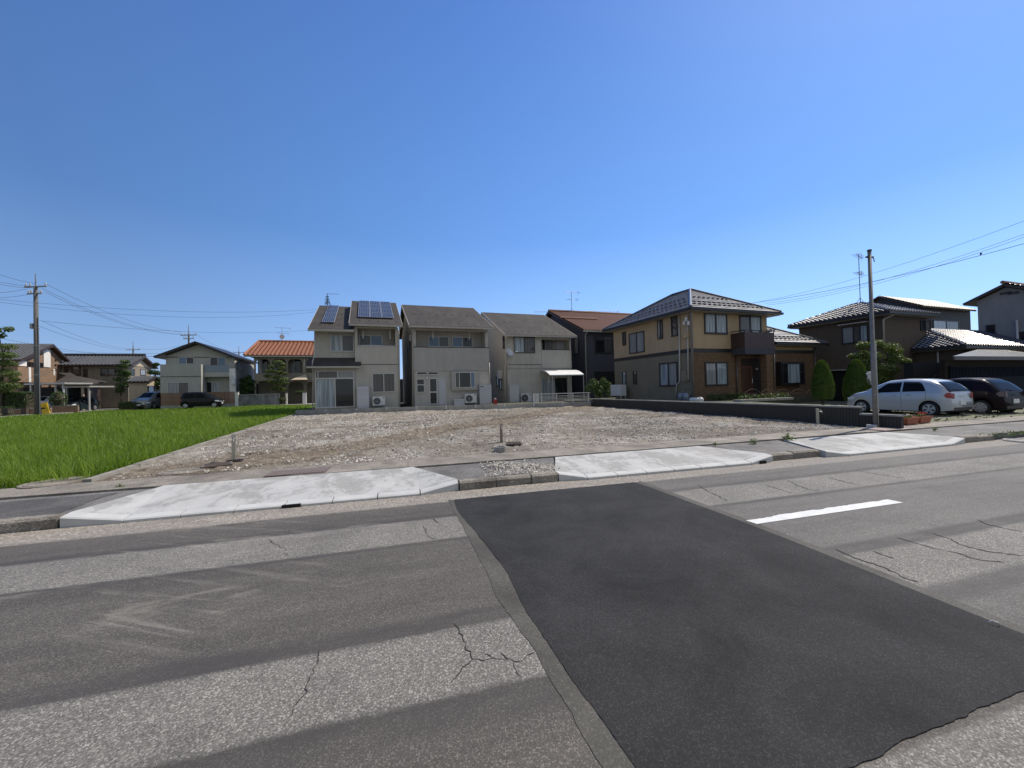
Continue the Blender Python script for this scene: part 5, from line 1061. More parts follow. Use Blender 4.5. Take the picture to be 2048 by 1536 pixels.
F=[(u0_-.9,-.6,zE),(u1_,-.6,zE),(u1_,vr,zR),(ua-.3,vr,zR)]; B=[(u1_,9.8,zE),(u0_-.9,9.8,zE),(ua-.3,vr,zR),(u1_,vr,zR)]; C=[(u0_-.9,9.8,zE),(u0_-.9,-.6,zE),(ua-.3,vr,zR)]
r=MB().slab(F,.14).slab(B,.14).slab(C,.14).build('roof',m_trimb,h8); tiled(F,.46,.42,.10,.05).build('tile_cover',m_otile,r,fix=False); g=MB().tube([(ua-.3,vr,zR+.15),(u1_,vr,zR+.15)],.15,8).tube([(u0_-.9,-.6,zE+.1),(ua-.3,vr,zR+.15)],.12,8); g.build('ridge_tile',m_otile,r); MB().box(u0_-.9,u1_,-.72,-.604,zE-.18,zE-.04).build('gutter',m_fasc,r)
pipe(h8,[fp(H,K2(1860,680),-.3),fp(H,K2(1855,875),-.3)],.07)
a,b=U(1700,965,-1.2),U(1895,965,-1.2); zc=Z(1855,890,-.2); zd=Z(1800,965,-1.2); MB().ext([(a,-1.5,zd),(b,-1.5,zd),(b,-.21,zd),(a,-.21,zd)],(0,0,.05)).add([(a,-1.5,zd+.05),(b,-1.5,zd+.05),(b-.3,-.21,zc),(b,-.21,zd+.05),(a,-.21,zd+.05)],[(0,1,2),(1,3,2),(0,2,4)]).build('porch_roof',m_cream,h8,fix=False)
q=H.o+H.X*U(1592,500,vr)+H.Y*vr; t=antenna('roof_antenna','thin antenna mast with a round dish on the orange tiled roof',(q.x,q.y,zR),Z(1592,330,vr)-zR,0,.2)
g=MB().ext([(.3*cos(k*pi/8),-.1,.75+.32*sin(k*pi/8)) for k in range(16)],(0,.05,0)); g.build('dish',m_white_pl,t)
# ================================================================ far left houses
def at(px,py,d): return Vector((0,0,CH))+ray(px,py)*d
def onground(p,z=0): return Vector((p.x,p.y,z))
H=Fr(-39.4,53.2,0); hl=hthing('brick_house','brick two-storey house with white wall strips and dark tiled gable roof, behind the utility pole','house',H)
def KS(a,b): return H.s(*K1(a,b),0)
V=KS(600,930)[0]; zE=KS(620,935)[1]; zE0=KS(165,925)[1]; vp,zp_=KS(450,785); sl=(zp_-zE0)/(vp)
MB().ext([(0,0,0),(0,V,0),(0,V,zE),(0,vp,zp_-.25),(0,0,zE0)],(-12,0,0)).build('wall',m_brick2,hl)
o_=.5; A_=[(.5,-o_,zE0-sl*o_+.15),(.5,vp,zp_),(-12.5,vp,zp_),(-12.5,-o_,zE0-sl*o_+.15)]; s2=(zp_-zE)/(V-vp); B_=[(.5,V+o_,zE-s2*o_),(.5,vp,zp_),(-12.5,vp,zp_),(-12.5,V+o_,zE-s2*o_)]
r=MB().slab(A_,.2).slab(B_,.2).build('roof',m_trimb,hl); tiled([A_[3],A_[0],A_[1],A_[2]],.3,.28,.08,.03).build('tile_cover',m_kaw2,r,fix=False)
for q0,q1 in ((K1(400,830),K1(466,1000)),(K1(168,935),K1(243,990)),(K1(575,930),K1(597,1050)),(K1(490,1015),K1(508,1075))):
    a0,a1,c0,c1=rect(H,'s',(q0,q1),0); MB().box(.002,.06,a0,a1,c0,c1).build('white_strip',m_wsun,hl)
a0,a1,c0,c1=rect(H,'s',(K1(165,1000),K1(500,1145)),1.0); MB().box(.001,1.0,a0,a1,c0,c1).build('balcony',m_brick2,hl); MB().box(1.002,1.05,rect(H,'s',(K1(262,1000),K1(285,1145)),1.0)[0],rect(H,'s',(K1(262,1000),K1(285,1145)),1.0)[1],c0,c1+.1).build('white_strip',m_wsun,hl)
for q in ((K1(243,945),K1(283,995)),(K1(288,950),K1(330,995)),(K1(365,955),K1(400,1000))): win(hl,H,'r',q,.0,fm=m_trimb,gl=[m_gd],n=1)
for b_ in (925,970,1010): a0,a1,c0,c1=rect(H,'s',(K1(508,b_),K1(525,b_+20)),0); MB().box(.001,.03,a0,a1,c0,c1).build('window',m_trimd,hl)
# lower porch gable
a0,z0=KS(470,1090); H2=Fr(-35.5,55.2,0); po=hthing('porch','low entrance porch with dark sloping roof beside the brick house','porch',H2)
z0=H2.f(*K1(640,1160),0)[1]; x0=H2.f(*K1(480,1085),0)[0]; x1=H2.f(*K1(840,1160),0)[0]; xm=H2.f(*K1(540,1050),3)[0]; zt=H2.f(*K1(540,1050),3)[1]
MB().slab([(x0,0,z0+.1),(x1,0,z0),(x1,3,z0+.4),(xm,3,zt),(x0,3,zt)],.15).build('roof',m_sh,po,fix=False); MB().box(x0+.3,x1-.6,1,3,0,z0-.2).build('wall',m_trimb,po)
for x in (x0+1.9,x1-1): MB().box(x,x+.18,.4,.58,0,z0-.16).build('post',m_cream,po)
MB().box(x0+2.2,x1-1.3,.9,.98,0,2.1).build('door',m_wood,po)
# long tiled house
H=Fr(-33.7,59.9,0); h9=hthing('long_tiled_house','long two-storey house with wide dark tiled roof and cream gable end, beyond the far street','house',H)
u0_=H.f(*K1(590,975),0)[0]-6; zE=H.f(*K1(900,977),-.6)[1]; vb,zb_=H.s(*K1(1395,1000),.6); V=max(5.5,min(8,vb-.6)); vp=V/2; zR=H.s(*K1(1305,888),.6)[1]
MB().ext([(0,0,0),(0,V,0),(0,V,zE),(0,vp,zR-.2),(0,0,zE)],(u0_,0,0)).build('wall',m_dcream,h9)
F_=[(u0_,-.6,zE),(.6,-.6,zE),(.6,vp,zR),(u0_,vp,zR)]; r=MB().slab(F_,.18).slab([(u0_,V+.6,zE),(.6,V+.6,zE),(.6,vp,zR),(u0_,vp,zR)],.18).build('roof',m_trimb,h9); tiled(F_,.34,.3,.09,.03).build('tile_cover',m_kaw2,r,fix=False); MB().tube([(u0_,vp,zR+.15),(.6,vp,zR+.15)],.18).build('ridge_tile',m_trimd,r)
MB().ext([(.001,.6,zE),(.001,vp,zR-.5),(.001,V-.6,zE)],(.05,0,0)).build('gable_face',m_cream,h9)  # lighter cream than the walls: sunlit gable end put into the colour
for q in ((K1(600,985),K1(755,1075)),(K1(775,1012),K1(818,1090)),(K1(935,1008),K1(1075,1078))): win(h9,H,'f',q,0,fm=m_trimb,gl=[m_gd,m_gdc],bw=.08)
win(h9,H,'r',(K1(1215,1012),K1(1250,1075)),0,fm=m_trimb,gl=[m_gd],n=1); win(h9,H,'r',(K1(1305,1015),K1(1355,1075)),0,fm=m_trimb,gl=[m_gg],n=1)
# small gatehouse
H=Fr(-31.5,55.5,0); hg=hthing('small_tiled_house','small low house with grey tiled roof and cream gable beside the silver minivan','house',H)
a,z_=H.f(*K1(1180,1135),-.4); b,_=H.f(*K1(1352,1135),-.4); H.o=H.o+H.X*b; hg.location=H.o; W=b-a; V=max(3,min(5,H.s(*K1(1460,1160),.3)[0])); zR=H.s(*K1(1405,1080),.3)[1]; vp=V/2
MB().ext([(0,0,0),(0,V,0),(0,V,z_),(0,vp,zR-.2),(0,0,z_)],(-W,0,0)).build('wall',m_cream,hg); F_=[(-W,-.4,z_),(.3,-.4,z_),(.3,vp,zR),(-W,vp,zR)]
r=MB().slab(F_,.14).slab([(-W,V+.4,z_),(.3,V+.4,z_),(.3,vp,zR),(-W,vp,zR)],.14).build('roof',m_trimb,hg); tiled(F_,.34,.3,.09,.03).build('tile_cover',m_kaw2,r,fix=False)
win(hg,H,'r',(K1(1380,1170),K1(1435,1230)),0,fm=m_trimb,gl=[m_gg],n=1)
def carport(name,label,q0,q1,d,top,posts=(0.1,.9)):
    A=at(*q0,d); B=at(*q1,d); L_=(B-A).length; rz=math.atan2(B.y-A.y,B.x-A.x); t=thing('carport',label,'carport',(A.x,A.y,0),rz,'carports along the far street')
    MB().box(0,L_,0,2.6,A.z-.14,A.z).build('roof',m_alu,t)
    for s in posts: MB().box(L_*s-.06,L_*s+.06,.2,.32,0,A.z-.14).build('post',m_alu,t)
    MB().box(L_*posts[0]-.06,L_*posts[0]+.06,2.3,2.42,0,A.z-.14).build('post',m_alu,t); return t
carport('c','dark flat carport between the utility pole and the brick house',K1(220,1150),K1(600,1165),38.5,0)
carport('c','flat pale carport roof in front of the porch',K1(570,1178),K1(830,1180),41,0)
carport('c','flat pale carport beside the street lamp',K1(1000,1180),K1(1095,1182),50,0,(.85,.97)); carport('c','flat pale carport behind the far cloud-pruned tree',K1(1165,1183),K1(1275,1184),50,0)
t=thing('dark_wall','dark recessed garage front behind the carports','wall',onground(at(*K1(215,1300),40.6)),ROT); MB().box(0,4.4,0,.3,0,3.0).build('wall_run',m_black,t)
A=at(*K1(800,1260),52); t=thing('street_wall','low dark wall behind the small box hedge','wall',onground(A),ROT); MB().box(-.5,4.6,0,.2,0,1.3).build('wall_run',m_dcream,t); MB().box(-.5,4.6,-.05,.25,1.3,1.38).build('coping',m_conc,t)
A=at(*K1(1010,1330),49); t=thing('gate_block','pale grey gate block under the far carport','wall',onground(A),ROT); MB().box(0,1.0,0,.3,0,1.25).build('block',m_conc,t); MB().box(-.03,1.03,-.03,.33,1.25,1.32).build('coping',m_conc,t)
# backdrop of distant roofs so the street does not end in nothing
for i,(q,w,h,d) in enumerate(((K1(-60,900),26,6.2,90),(K2(-20,800),14,5.5,88),(K2(1200,720),9,6.4,84),(K1(640,920),16,6,105))):
    A=at(*q,d); t=thing('far_house',['distant low house at the left edge of the picture','distant dark house behind the silver minivan','distant house in the gap between the white and orange-roofed houses','distant house behind the long tiled roof'][i],'house',onground(A),ROT)
    MB().box(0,w,0,8,0,h-1.6).build('wall',m_dcream,t); MB().slab([(-.5,-.6,h-1.8),(w+.5,-.6,h-1.8),(w+.5,4,h),(-.5,4,h)],.15).slab([(-.5,8.6,h-1.8),(w+.5,8.6,h-1.8),(w+.5,4,h),(-.5,4,h)],.15).build('roof',m_trimd,t)
for i,(x,y,w,h) in enumerate(((-1.6,41,2.4,2.4),(5.8,43,3.0,2.4),(13.2,44,3,2.4))):  # added dark panels stand in for the deep shade between the houses
    t=thing('yard_fence',['dark fence at the back of the gap left of the middle grey house','dark fence at the back of the gap right of the middle grey house','dark fence at the back of the gap right of the canopy'][i],'fence',(x,y,.4),ROT); MB().box(0,w,0,.1,0,h).build('boards',m_dgrey,t); MB().box(-.1,0,0,.1,0,h+.1).build('post',m_trimb,t)
# ================================================================ poles and wires
def upole(px,top,base,d,label,arms,rad=.17,z=0):
    A=at(px,top,d); t=thing('utility_pole',label,'utility pole',(A.x,A.y,z),-.3,'concrete utility poles'); h=A.z-z
    MB().tube([(0,0,-.2),(0,0,h*.45),(0,0,h-1.2)],[rad,rad*.85,rad*.68],14).build('shaft',m_pole,t,smooth=True); MB().tube([(0,0,h-1.2),(0,0,h)],[.06,.03],6).build('peak_rod',m_steel,t)
    for dz,w,off in arms:
        a=MB().box(-w/2+off,w/2+off,-.06,.06,h-dz-.05,h-dz+.05).build('crossarm',m_steel,t)
        for x in (-w/2+.1,-w/4,w/2-.1): MB().tube([(x+off,0,h-dz+.05),(x+off,0,h-dz+.22),(x+off,0,h-dz+.32)],[.03,.065,.035],8).build('insulator',m_box,a)
    for k in (h*.62,h*.5,h*.3): MB().tube([(0,0,k),(0,0,k+.06)],rad*.95,12).build('band',m_steel,t)
    return t,h
p1,h1_=upole(71,547,827,34,'tall concrete utility pole with crossarms beside the paddy at the left',[(1.15,2.0,0),(1.75,1.3,-.1)],.2)
MB().box(-.45,-.2,-.12,.12,h1_*.62,h1_*.62+.45).build('transformer_box',m_steel,p1); MB().tube([(.22,0,.1),(.2,0,h1_*.7)],.03,6).build('conduit',m_steel,p1)
p2,_=upole(377,650,800,57,'utility pole with wide insulator crossarm rising behind the off-white house',[(1.5,2.4,0),(2.0,1.6,0)],.16)
p3,_=upole(266,682,800,71,'utility pole standing above the long tiled roof',[(1.6,2.6,0)],.16); p4,_=upole(477.5,692,800,83,'small distant utility pole between the white house and the orange roof',[(1.4,2.4,0)],.17)
A=at(*K1(990,910),50); t=thing('street_lamp','slim pale street lamp post in front of the long tiled house','lamp post',onground(A)); MB().tube([(0,0,0),(0,0,A.z)],[.09,.06],8).build('post',m_alu,t); MB().box(-.1,.5,-.08,.08,A.z-.02,A.z+.1).build('lamp_head',m_alu,t)
def wire(pa,da,pb,db,sag,label,r=.013,group='overhead wires across the left sky',n=18):
    a,b=at(*pa,da),at(*pb,db); P=[a.lerp(b,i/n)-Vector((0,0,4*sag*(i/n)*(1-i/n))) for i in range(n+1)]
    g=MB(); g.tube([p-a for p in P],r,5,caps=False); o=g.build('overhead_wire',m_wire,smooth=True,fix=False); o.location=a; return tag(o,label,'wire',group)
LW=[((-60,528),30,(68,567),34,.15,'uppermost wire from the left edge to the utility pole crossarm'),((-60,545),30,(58,572),34,.2,'second wire from the left edge to the utility pole crossarm'),((-60,552),30,(62,576),34,.2,'third wire from the left edge to the utility pole crossarm'),((-60,586),30,(52,578),34,.15,'wire rising slightly to the left end of the lower crossarm'),((-60,596),30,(62,588),34,.15,'lower wire rising slightly to the utility pole below its crossarms'),
((94,569),34,(362,664),57,.8,'upper wire from the utility pole down to the far crossarm behind the white house'),((85,577),34,(364,668),57,.9,'middle wire from the utility pole down to the far crossarm behind the white house'),((90,584),34,(392,668),57,1.2,'lower wire from the utility pole down to the far crossarm behind the white house'),
((-80,591),36,(660,617),60,1.0,'thin upper one of two long wires running to the solar house'),((-80,594),36,(660,620),60,1.5,'thick lower one of two long wires running to the solar house'),
((80,640),34,(262,697),71,.6,'wire from the middle of the utility pole to the pole above the long roof'),((80,653),34,(260,700),71,.5,'wire just below it from the utility pole to the pole above the long roof'),((-60,664),33,(330,712),72,.8,'long low wire passing behind the utility pole above the roofs'),((84,642),34,(620,660),62,.7,'faint high wire passing above the orange roof'),
((122,703),62,(330,707),62,.1,'taut wire skimming the long tiled roof'),((122,707),62,(330,713),62,.1,'second taut wire skimming the long tiled roof'),((270,697),71,(368,690),57,.4,'short wire between the two far poles'),((392,668),57,(472,702),83,.6,'wire descending from the far crossarm toward the smallest pole')]
for a in LW: wire(*a)
RWG='overhead wires across the right sky'
w_=wire((2110,470),19,(1505,606),31,.35,'thick dark wire sloping down to the roof of the tan house',.013,RWG); wire((2110,418),19,(1520,603),36,.5,'highest thin wire sloping down over the tall antenna',.009,RWG); wire((2110,446),19,(1530,607),36,.6,'upper one of two close thin wires above the thick dark wire',.009,RWG); wire((2110,452),19,(1535,610),36,.6,'lower one of two close thin wires above the thick dark wire',.009,RWG)
q=at(1962,507.5,21.6)-w_.location; g=MB(); g.tube([q+Vector((-.05,0,-.06)),q+Vector((0,0,.02)),q+Vector((.06,0,.05))],[.03,.05,.02],8).build('fitting',m_wire,w_)
# right steel pole
b_=Vector((13.35,8.33,.1)); t=thing('steel_pole','tall thin grey steel pole with capped top at the end of the block wall','pole',b_)
topz=5.27; MB().tube([(0,0,-.1),(0,0,2.3),(0,0,2.31),(0,0,topz)],[.060,.060,.052,.045],16).build('shaft',M('weathered_steel',(.19,.182,.17),(.14,.135,.125),6,.55),t,smooth=True); MB().tube([(0,0,topz),(0,0,topz+.05)],.055,14).build('cap',m_trimb,t)
MB().box(-.13,.13,-.03,.03,topz-.19,topz-.15).tube([(.12,0,topz-.17),(.17,0,topz-.2),(.19,0,topz-.3)],.012,5).build('bracket',m_trimb,t); MB().tube([(.07,-.03,0),(.07,-.03,2.6)],.014,8).build('conduit',m_alu,t)
for z in (1.0,2.2): MB().tube([(0,0,z),(0,0,z+.03)],.068,14).build('band',m_steel,t)
MB().box(-.2,-.09,-.1,.12,0,.14).build('base_block',m_newk,t); MB().box(.13,.3,-.05,.15,0,.12).build('base_block',m_newk,t)
# notice box on post behind
A=at(*K8(310,1070),22); t=thing('white_box','white metal box on a post behind the steel pole','box',onground(A,.0)); MB().box(-.2,.25,0,.3,A.z-.3,A.z+.3).build('case',m_white_pl,t); MB().ext([(-.25,-.03,A.z+.3),(.3,-.03,A.z+.3),(.02,-.03,A.z+.45)],(0,.36,0)).build('lid',m_white_pl,t); MB().tube([(0,.15,0),(0,.15,A.z-.3)],.04).build('post',m_steel,t)
# ================================================================ standpipes, lids, planters
def standpipe(x,y,h,mat,label,rz=0,lean=0):
    t=thing('standpipe',label,'standpipe',(x,y,lotz(x,y)-.01),rz,'water standpipes on the bare lot'); t.rotation_euler=(0,lean,rz)
    MB().ext([(-.035,-.035,0),(.035,-.035,0),(.035,.035,0),(-.035,.035,0)],(0,0,h)).build('post',mat,t); MB().ext([(-.04,-.04,h),(.04,-.04,h),(.04,.04,h),(-.04,.04,h)],(0,0,.025)).build('cap',mat,t)
    f=MB().tube([(0,-.03,h-.07),(0,-.12,h-.07),(0,-.13,h-.12)],[.018,.016,.014],8).build('tap',m_alu,t); MB().tube([(0,-.08,h-.05),(0,-.08,h-.02)],.008,6).box(-.035,.035,-.09,-.07,h-.02,h-.01).build('tap_handle',m_alu,f)
m_post=M('post_beige',(.40,.37,.28),rough=.6); m_postb=M('post_brown',(.22,.17,.12),rough=.6)
standpipe(-3.66,9.8,.60,m_post,'beige standpipe nearest the paddy, beside a loose iron lid',.3,.02); standpipe(2.43,10.2,.50,m_postb,'brown standpipe in the middle of the lot behind a concrete collar',-.2); standpipe(13.0,9.75,.50,m_post,'beige standpipe in front of the ribbed block wall',.9)
def lid(x,y,w,l,rz,label,mat=m_rust,z=.03,tilt=.05):
    t=thing('meter_lid',label,'lid',(x,y,lotz(x,y)+z),rz,'iron meter lids on the lot'); t.rotation_euler=(tilt,0,rz); MB().box(-w/2,w/2,-l/2,l/2,0,.03).build('plate',mat,t); g=MB()
    for i in range(5): g.box(-w*.42,w*.42,-l*.4+i*l*.19,-l*.4+i*l*.19+.012,.031,.036)
    g.build('ribs',mat,t)
lid(-3.78,9.35,.5,.32,.35,'rusty iron meter lid beside the standpipe nearest the paddy'); lid(-3.62,9.72,.3,.2,.1,'small dark plate at the foot of the standpipe nearest the paddy',m_trimb,.03); lid(2.62,9.65,.42,.28,-.25,'rusty iron meter lid right of the concrete collar'); 
c=G(1001,903,.13); t=thing('concrete_collar','short round grey concrete collar in front of the middle standpipe','concrete ring',(c.x,c.y,.12)); g=MB(); n=20
for (ra,za,rb,zb) in ((.15,0,.15,.13),(.15,.13,.11,.13),(.11,.13,.11,.05)):
    for k in range(n): a,b=2*pi*k/n,2*pi*(k+1)/n; g.add([(ra*cos(a),ra*sin(a),za),(ra*cos(b),ra*sin(b),za),(rb*cos(b),rb*sin(b),zb),(rb*cos(a),rb*sin(a),zb)],[(0,1,2,3)])
g.build('ring',m_conc,t); MB().tube([(0,0,0),(0,0,.06)],.108,16).build('fill',m_kerb,t)
def disc(x,y,z,r,label,mat,name='manhole_cover'):
    t=thing(name,label,'manhole cover',(x,y,z)); g=MB().tube([(0,0,-.05),(0,0,0)],r,28); g.build('cover',mat,t); k=MB()
    k.tube([(-r*.85,0,.002),(r*.85,0,.002)],.006,4).tube([(0,-r*.85,.002),(0,r*.85,.002)],.006,4)
    for rr in (.85,):
        for i in range(24): a,b=i*pi/12,(i+1)*pi/12; k.tube([(r*rr*cos(a),r*rr*sin(a),.002),(r*rr*cos(b),r*rr*sin(b),.002)],.006,4,caps=False)
    k.build('ribs',mat,t)
disc(-6.0,8.75,.168,.42,'round pale concrete manhole cover at the corner of the paddy',m_strip); disc(-4.25,9.05,.16,.36,'round sunken concrete cover half buried in gravel',m_strip); disc(14.35,5.75,.02,.45,'pale round iron manhole cover at the right end of the kerb',m_cap)
t=thing('drain_grate','purplish iron drain grate set in the ditch cover behind the first driveway','drain grate',(-1.95,8.0,.158)); MB().box(-.5,.5,-.25,.25,0,.008).build('frame',m_rust,t); g=MB()
for i in range(16): g.box(-.46+i*.06,-.44+i*.06,-.22,.22,.009,.016)
g.build('bar',M('purple_iron',(.19,.15,.145),rough=.7),t)
t=thing('drain_grate','pinkish flush cover in front of the steel pole','drain grate',(13.2,7.95,.158)); MB().box(-.6,.6,-.3,.3,0,.006).build('frame',M('pink_cover',(.32,.25,.23),rough=.8),t); MB().box(-.56,-.01,-.26,.26,.007,.012).build('panel',MATS['pink_cover'],t)
def planter(x,y,rz,label,fl):
    t=thing('flower_planter',label,'planter',(x,y,.16),rz,'terracotta planters by the parking ground'); 
    g=MB(); b=[(-.28,-.09),(.28,-.09),(.28,.09),(-.28,.09)]; tp=[(-.34,-.13),(.34,-.13),(.34,.13),(-.34,.13)]
    g.add([(p[0],p[1],0) for p in b]+[(p[0],p[1],.2) for p in tp]+[(p[0]*.92,p[1]*.85,.2) for p in tp]+[(p[0]*.92,p[1]*.85,.15) for p in tp],[(3,2,1,0)]+[(i,(i+1)%4,4+(i+1)%4,4+i) for i in range(4)]+[(4+i,4+(i+1)%4,8+(i+1)%4,8+i) for i in range(4)]+[(8+i,8+(i+1)%4,12+(i+1)%4,12+i) for i in range(4)]+[(12,13,14,15)])
    g.build('trough',m_terra,t); MB().box(-.355,.355,-.145,-.13,.17,.21).box(-.355,.355,.13,.145,.17,.21).build('rim',m_terra,t)
    f=MB(); leaves(f,(0,0,.24),(.26,.09,.06),90,.03,.2); f.build('foliage',m_llt,t,fix=False); f=MB(); leaves(f,(0.03,0,.29),(.24,.10,.06),60 if fl else 22,.028,.3); f.build('blossom',[m_whf,m_redf][fl],t,fix=False)
planter(14.95,8.45,.12,'terracotta flower trough with sparse pale blossoms at the end of the block wall',0); planter(15.72,8.55,.12,'terracotta flower trough with red blossoms, right of the pair',1)
def weed(x,y,z,n,s,label):
    t=thing('weed',label,'weed',(x,y,z),0,'weeds in the joint behind the sidewalk'); g=MB(); leaves(g,(0,0,s*.6),(s*1.4,s,s*.8),n,s*.28,.2,up=.8); g.build('foliage',m_llt,t,fix=False); MB().tube([(0,0,-.02),(0,0,s*.5)],.006,5).build('stem',m_llt,t)
for i,(px,py,s,lb) in enumerate(((1508,887,.09,'small weed tuft behind the middle driveway'),(1578,881,.13,'leafy weed left of the third driveway'),(1430,891,.06,'tiny weed behind the right corner of the middle driveway'),(240,975,.05,'tiny weed in the joint near the left driveway'),(1870,861,.07,'tiny weed behind the third driveway'))):
    c=G(px,py,.14); weed(c.x,c.y,.14,60,s,lb)
g=MB(); c=G(2010,868,.13)
for i in range(170): x=c.x+random.uniform(-.7,.9); y=c.y+random.uniform(-.25,.25); leaves(g,(x,y,.145),(.03,.03,.02),1,.022,.2,up=1)
o=g.build('grass_tuft',m_llt,fix=False); tag(o,'patch of short green grass at the right end of the kerb','grass',kind='stuff')
g=MB(); c=G(1900,840,.03)
for i in range(4200):
    x=random.uniform(14.5,30); y=random.uniform(8.7,18); 
    if noise.noise((x*.7,y*.7,2))<-.05: continue
    leaves(g,(x,y,.05),(.04,.04,.03),1,.05,.2,up=1)
o=g.build('parking_grass',m_grass,fix=False); tag(o,'sparse dry grass on the parking ground around the cars','grass',kind='stuff')
# small litter: curled white strip, small dark stones on the driveway
P=[G(1975,1245,.012),G(1985,1241,.03),G(1996,1245,.03),G(1999,1250,.012)]; a=P[0].copy(); o=MB().tube([p-a for p in P],.003,6).build('plastic_strip',m_mark,smooth=True); o.location=a; tag(o,'short curled white plastic strip lying on the road edge of the dark patch','litter')
for i,(px,py,s) in enumerate(((1120,934,.018),(1133,938,.026),(1139,941,.022),(893,938,.0),(2033,1363,.009),(2000,1385,.006))):
    if s: c=G(px,py,.08 if py<1000 else .0); o=MB().tube([(-s,0,0),(0,0,s*.7),(s,.2*s,0)],[s*.4,s*.8,s*.4],6).build('stone',m_trimb if i<4 else m_kerb); o.location=c; tag(o,['tiny dark stone at the left corner of the middle driveway','largest dark stone on the middle driveway corner','rightmost dark stone on the middle driveway corner','','larger pebble on the dark patch at the right edge of the picture','smaller pebble on the dark patch at the right edge of the picture'][i],'stone')
# yellow sign
A=at(*K1(400,1325),35); t=thing('yellow_sign','yellow folding sign leaning at the foot of the utility pole','sign',onground(at(*K1(440,1410),35),.0),.1); hh=A.z
o=MB().box(-.24,.24,-.02,.02,0.38,hh).build('panel',m_yel,t); o.rotation_euler=(-.1,-.22,0); o=MB().box(-.22,.22,.2,.23,0.38,hh*.9).build('back_panel',m_yel,t); o.rotation_euler=(.15,-.22,0); MB().box(-.15,.15,-.03,-.022,hh*.6,hh*.7).build('stripe',m_trimd,o)
# ================================================================ trees
def padtree(K,d,base,pads,label,mat=m_lpine,name='pruned_pine',cat='tree',size=.09,n=130,tr=.09,group=None,up=.5):
    B=at(*K(*base),d); t=thing(name,label,cat,onground(B),0,group); O=onground(B); C=[]
    for i,(a,b,w,h) in enumerate(pads):
        p=at(*K(a,b),d)-O; s=d/FOC; rx=w/2*s/KSC[K]; rz_=h/2*s/KSC[K]; p+=Vector((0,random.uniform(-.3,.3)*rx*1.5,0)); C.append((p,rx,rz_))
    g=MB()
    for p,rx,rz_ in C: leaves(g,p,(rx*1.05,rx*.9,rz_*1.1),int(n*2.2*max(.5,rx*rz_*4)),size,.4,up=up)
    g.build('crown',mat,t,fix=False); zt=max(c[0].z for c in C); k=MB(); pts=[Vector((0,0,-.1))]
    for i in range(1,6): z=zt*i/5.5; near=min(C,key=lambda c:abs(c[0].z-z)); pts.append(Vector((near[0].x*.35+random.uniform(-.08,.08),near[0].y*.3,z)))
    k.tube(pts,[tr*.8*(1-.14*i) for i in range(6)],8)
    for p,rx,rz_ in C: q=min(pts,key=lambda v:abs(v.z-(p.z-.2))); k.tube([q,(q+p)/2+Vector((0,0,.05)),p],[tr*.45,tr*.35,tr*.15],5)
    k.build('trunk',m_bark,t,smooth=True); return t
KSC={K1:4.6545,K2:6.0235,K8:3.84,K7:5.297}
padtree(K1,35,(10,1370),[(60,640,80,50),(0,700,90,60),(-30,650,60,60),(40,805,150,60),(90,890,160,60),(20,880,150,70),(60,960,140,60),(110,1060,140,60),(30,1040,140,80),(150,1110,80,40),(100,1170,190,80),(20,1200,160,90),(-20,1120,100,80)],'big cloud-pruned pine at the left edge of the picture',size=.085,n=200,tr=.13)
padtree(K1,47,(1140,1320),[(1150,945,80,40),(1120,985,80,36),(1170,985,70,36),(1110,1030,70,40),(1180,1040,90,40),(1140,1070,110,40),(1200,1055,50,30),(1100,1110,80,40),(1190,1120,80,50),(1150,1160,110,50),(1195,1160,60,40),(1130,1210,80,60)],'narrow cloud-pruned tree beside the far carports',m_lgr,size=.09,n=200,tr=.1)
padtree(K1,50,(890,1300),[(880,1135,90,60),(850,1175,90,60),(920,1190,110,50),(965,1185,60,30),(880,1215,90,40)],'small bright-leaved tree in front of the long tiled house',m_lpine,'garden_tree',size=.09,n=200)
padtree(K2,48,(70,1130),[(75,775,70,40),(60,800,50,40),(30,870,110,60),(90,880,80,60),(60,940,120,50),(20,1000,90,60),(90,1010,80,60),(50,1060,110,70)],'tufted tree rising left of the off-white house above the minivan',m_lgr,size=.09,n=220)
padtree(K2,46.5,(1180,1150),[(1190,930,70,50),(1130,965,110,60),(1210,980,110,60),(1160,1020,160,70),(1120,1060,90,60),(1210,1060,110,70),(1160,1100,150,60)],'rounded bushy tree left of the cloud-pruned pine by the orange-roofed house',m_lgr,'garden_tree',size=.09,n=260,up=.6)
padtree(K2,46,(1540,1160),[(1540,745,120,40),(1600,775,60,40),(1490,800,110,50),(1580,815,100,50),(1450,860,110,45),(1550,860,120,50),(1610,885,90,40),(1420,915,100,45),(1520,930,110,50),(1610,950,120,45),(1450,985,110,45),(1560,1000,130,50),(1640,1000,60,35),(1500,1060,160,60),(1590,1080,100,60)],'cloud-pruned pine in front of the orange-roofed house',m_lpine,size=.08,n=200,tr=.11)
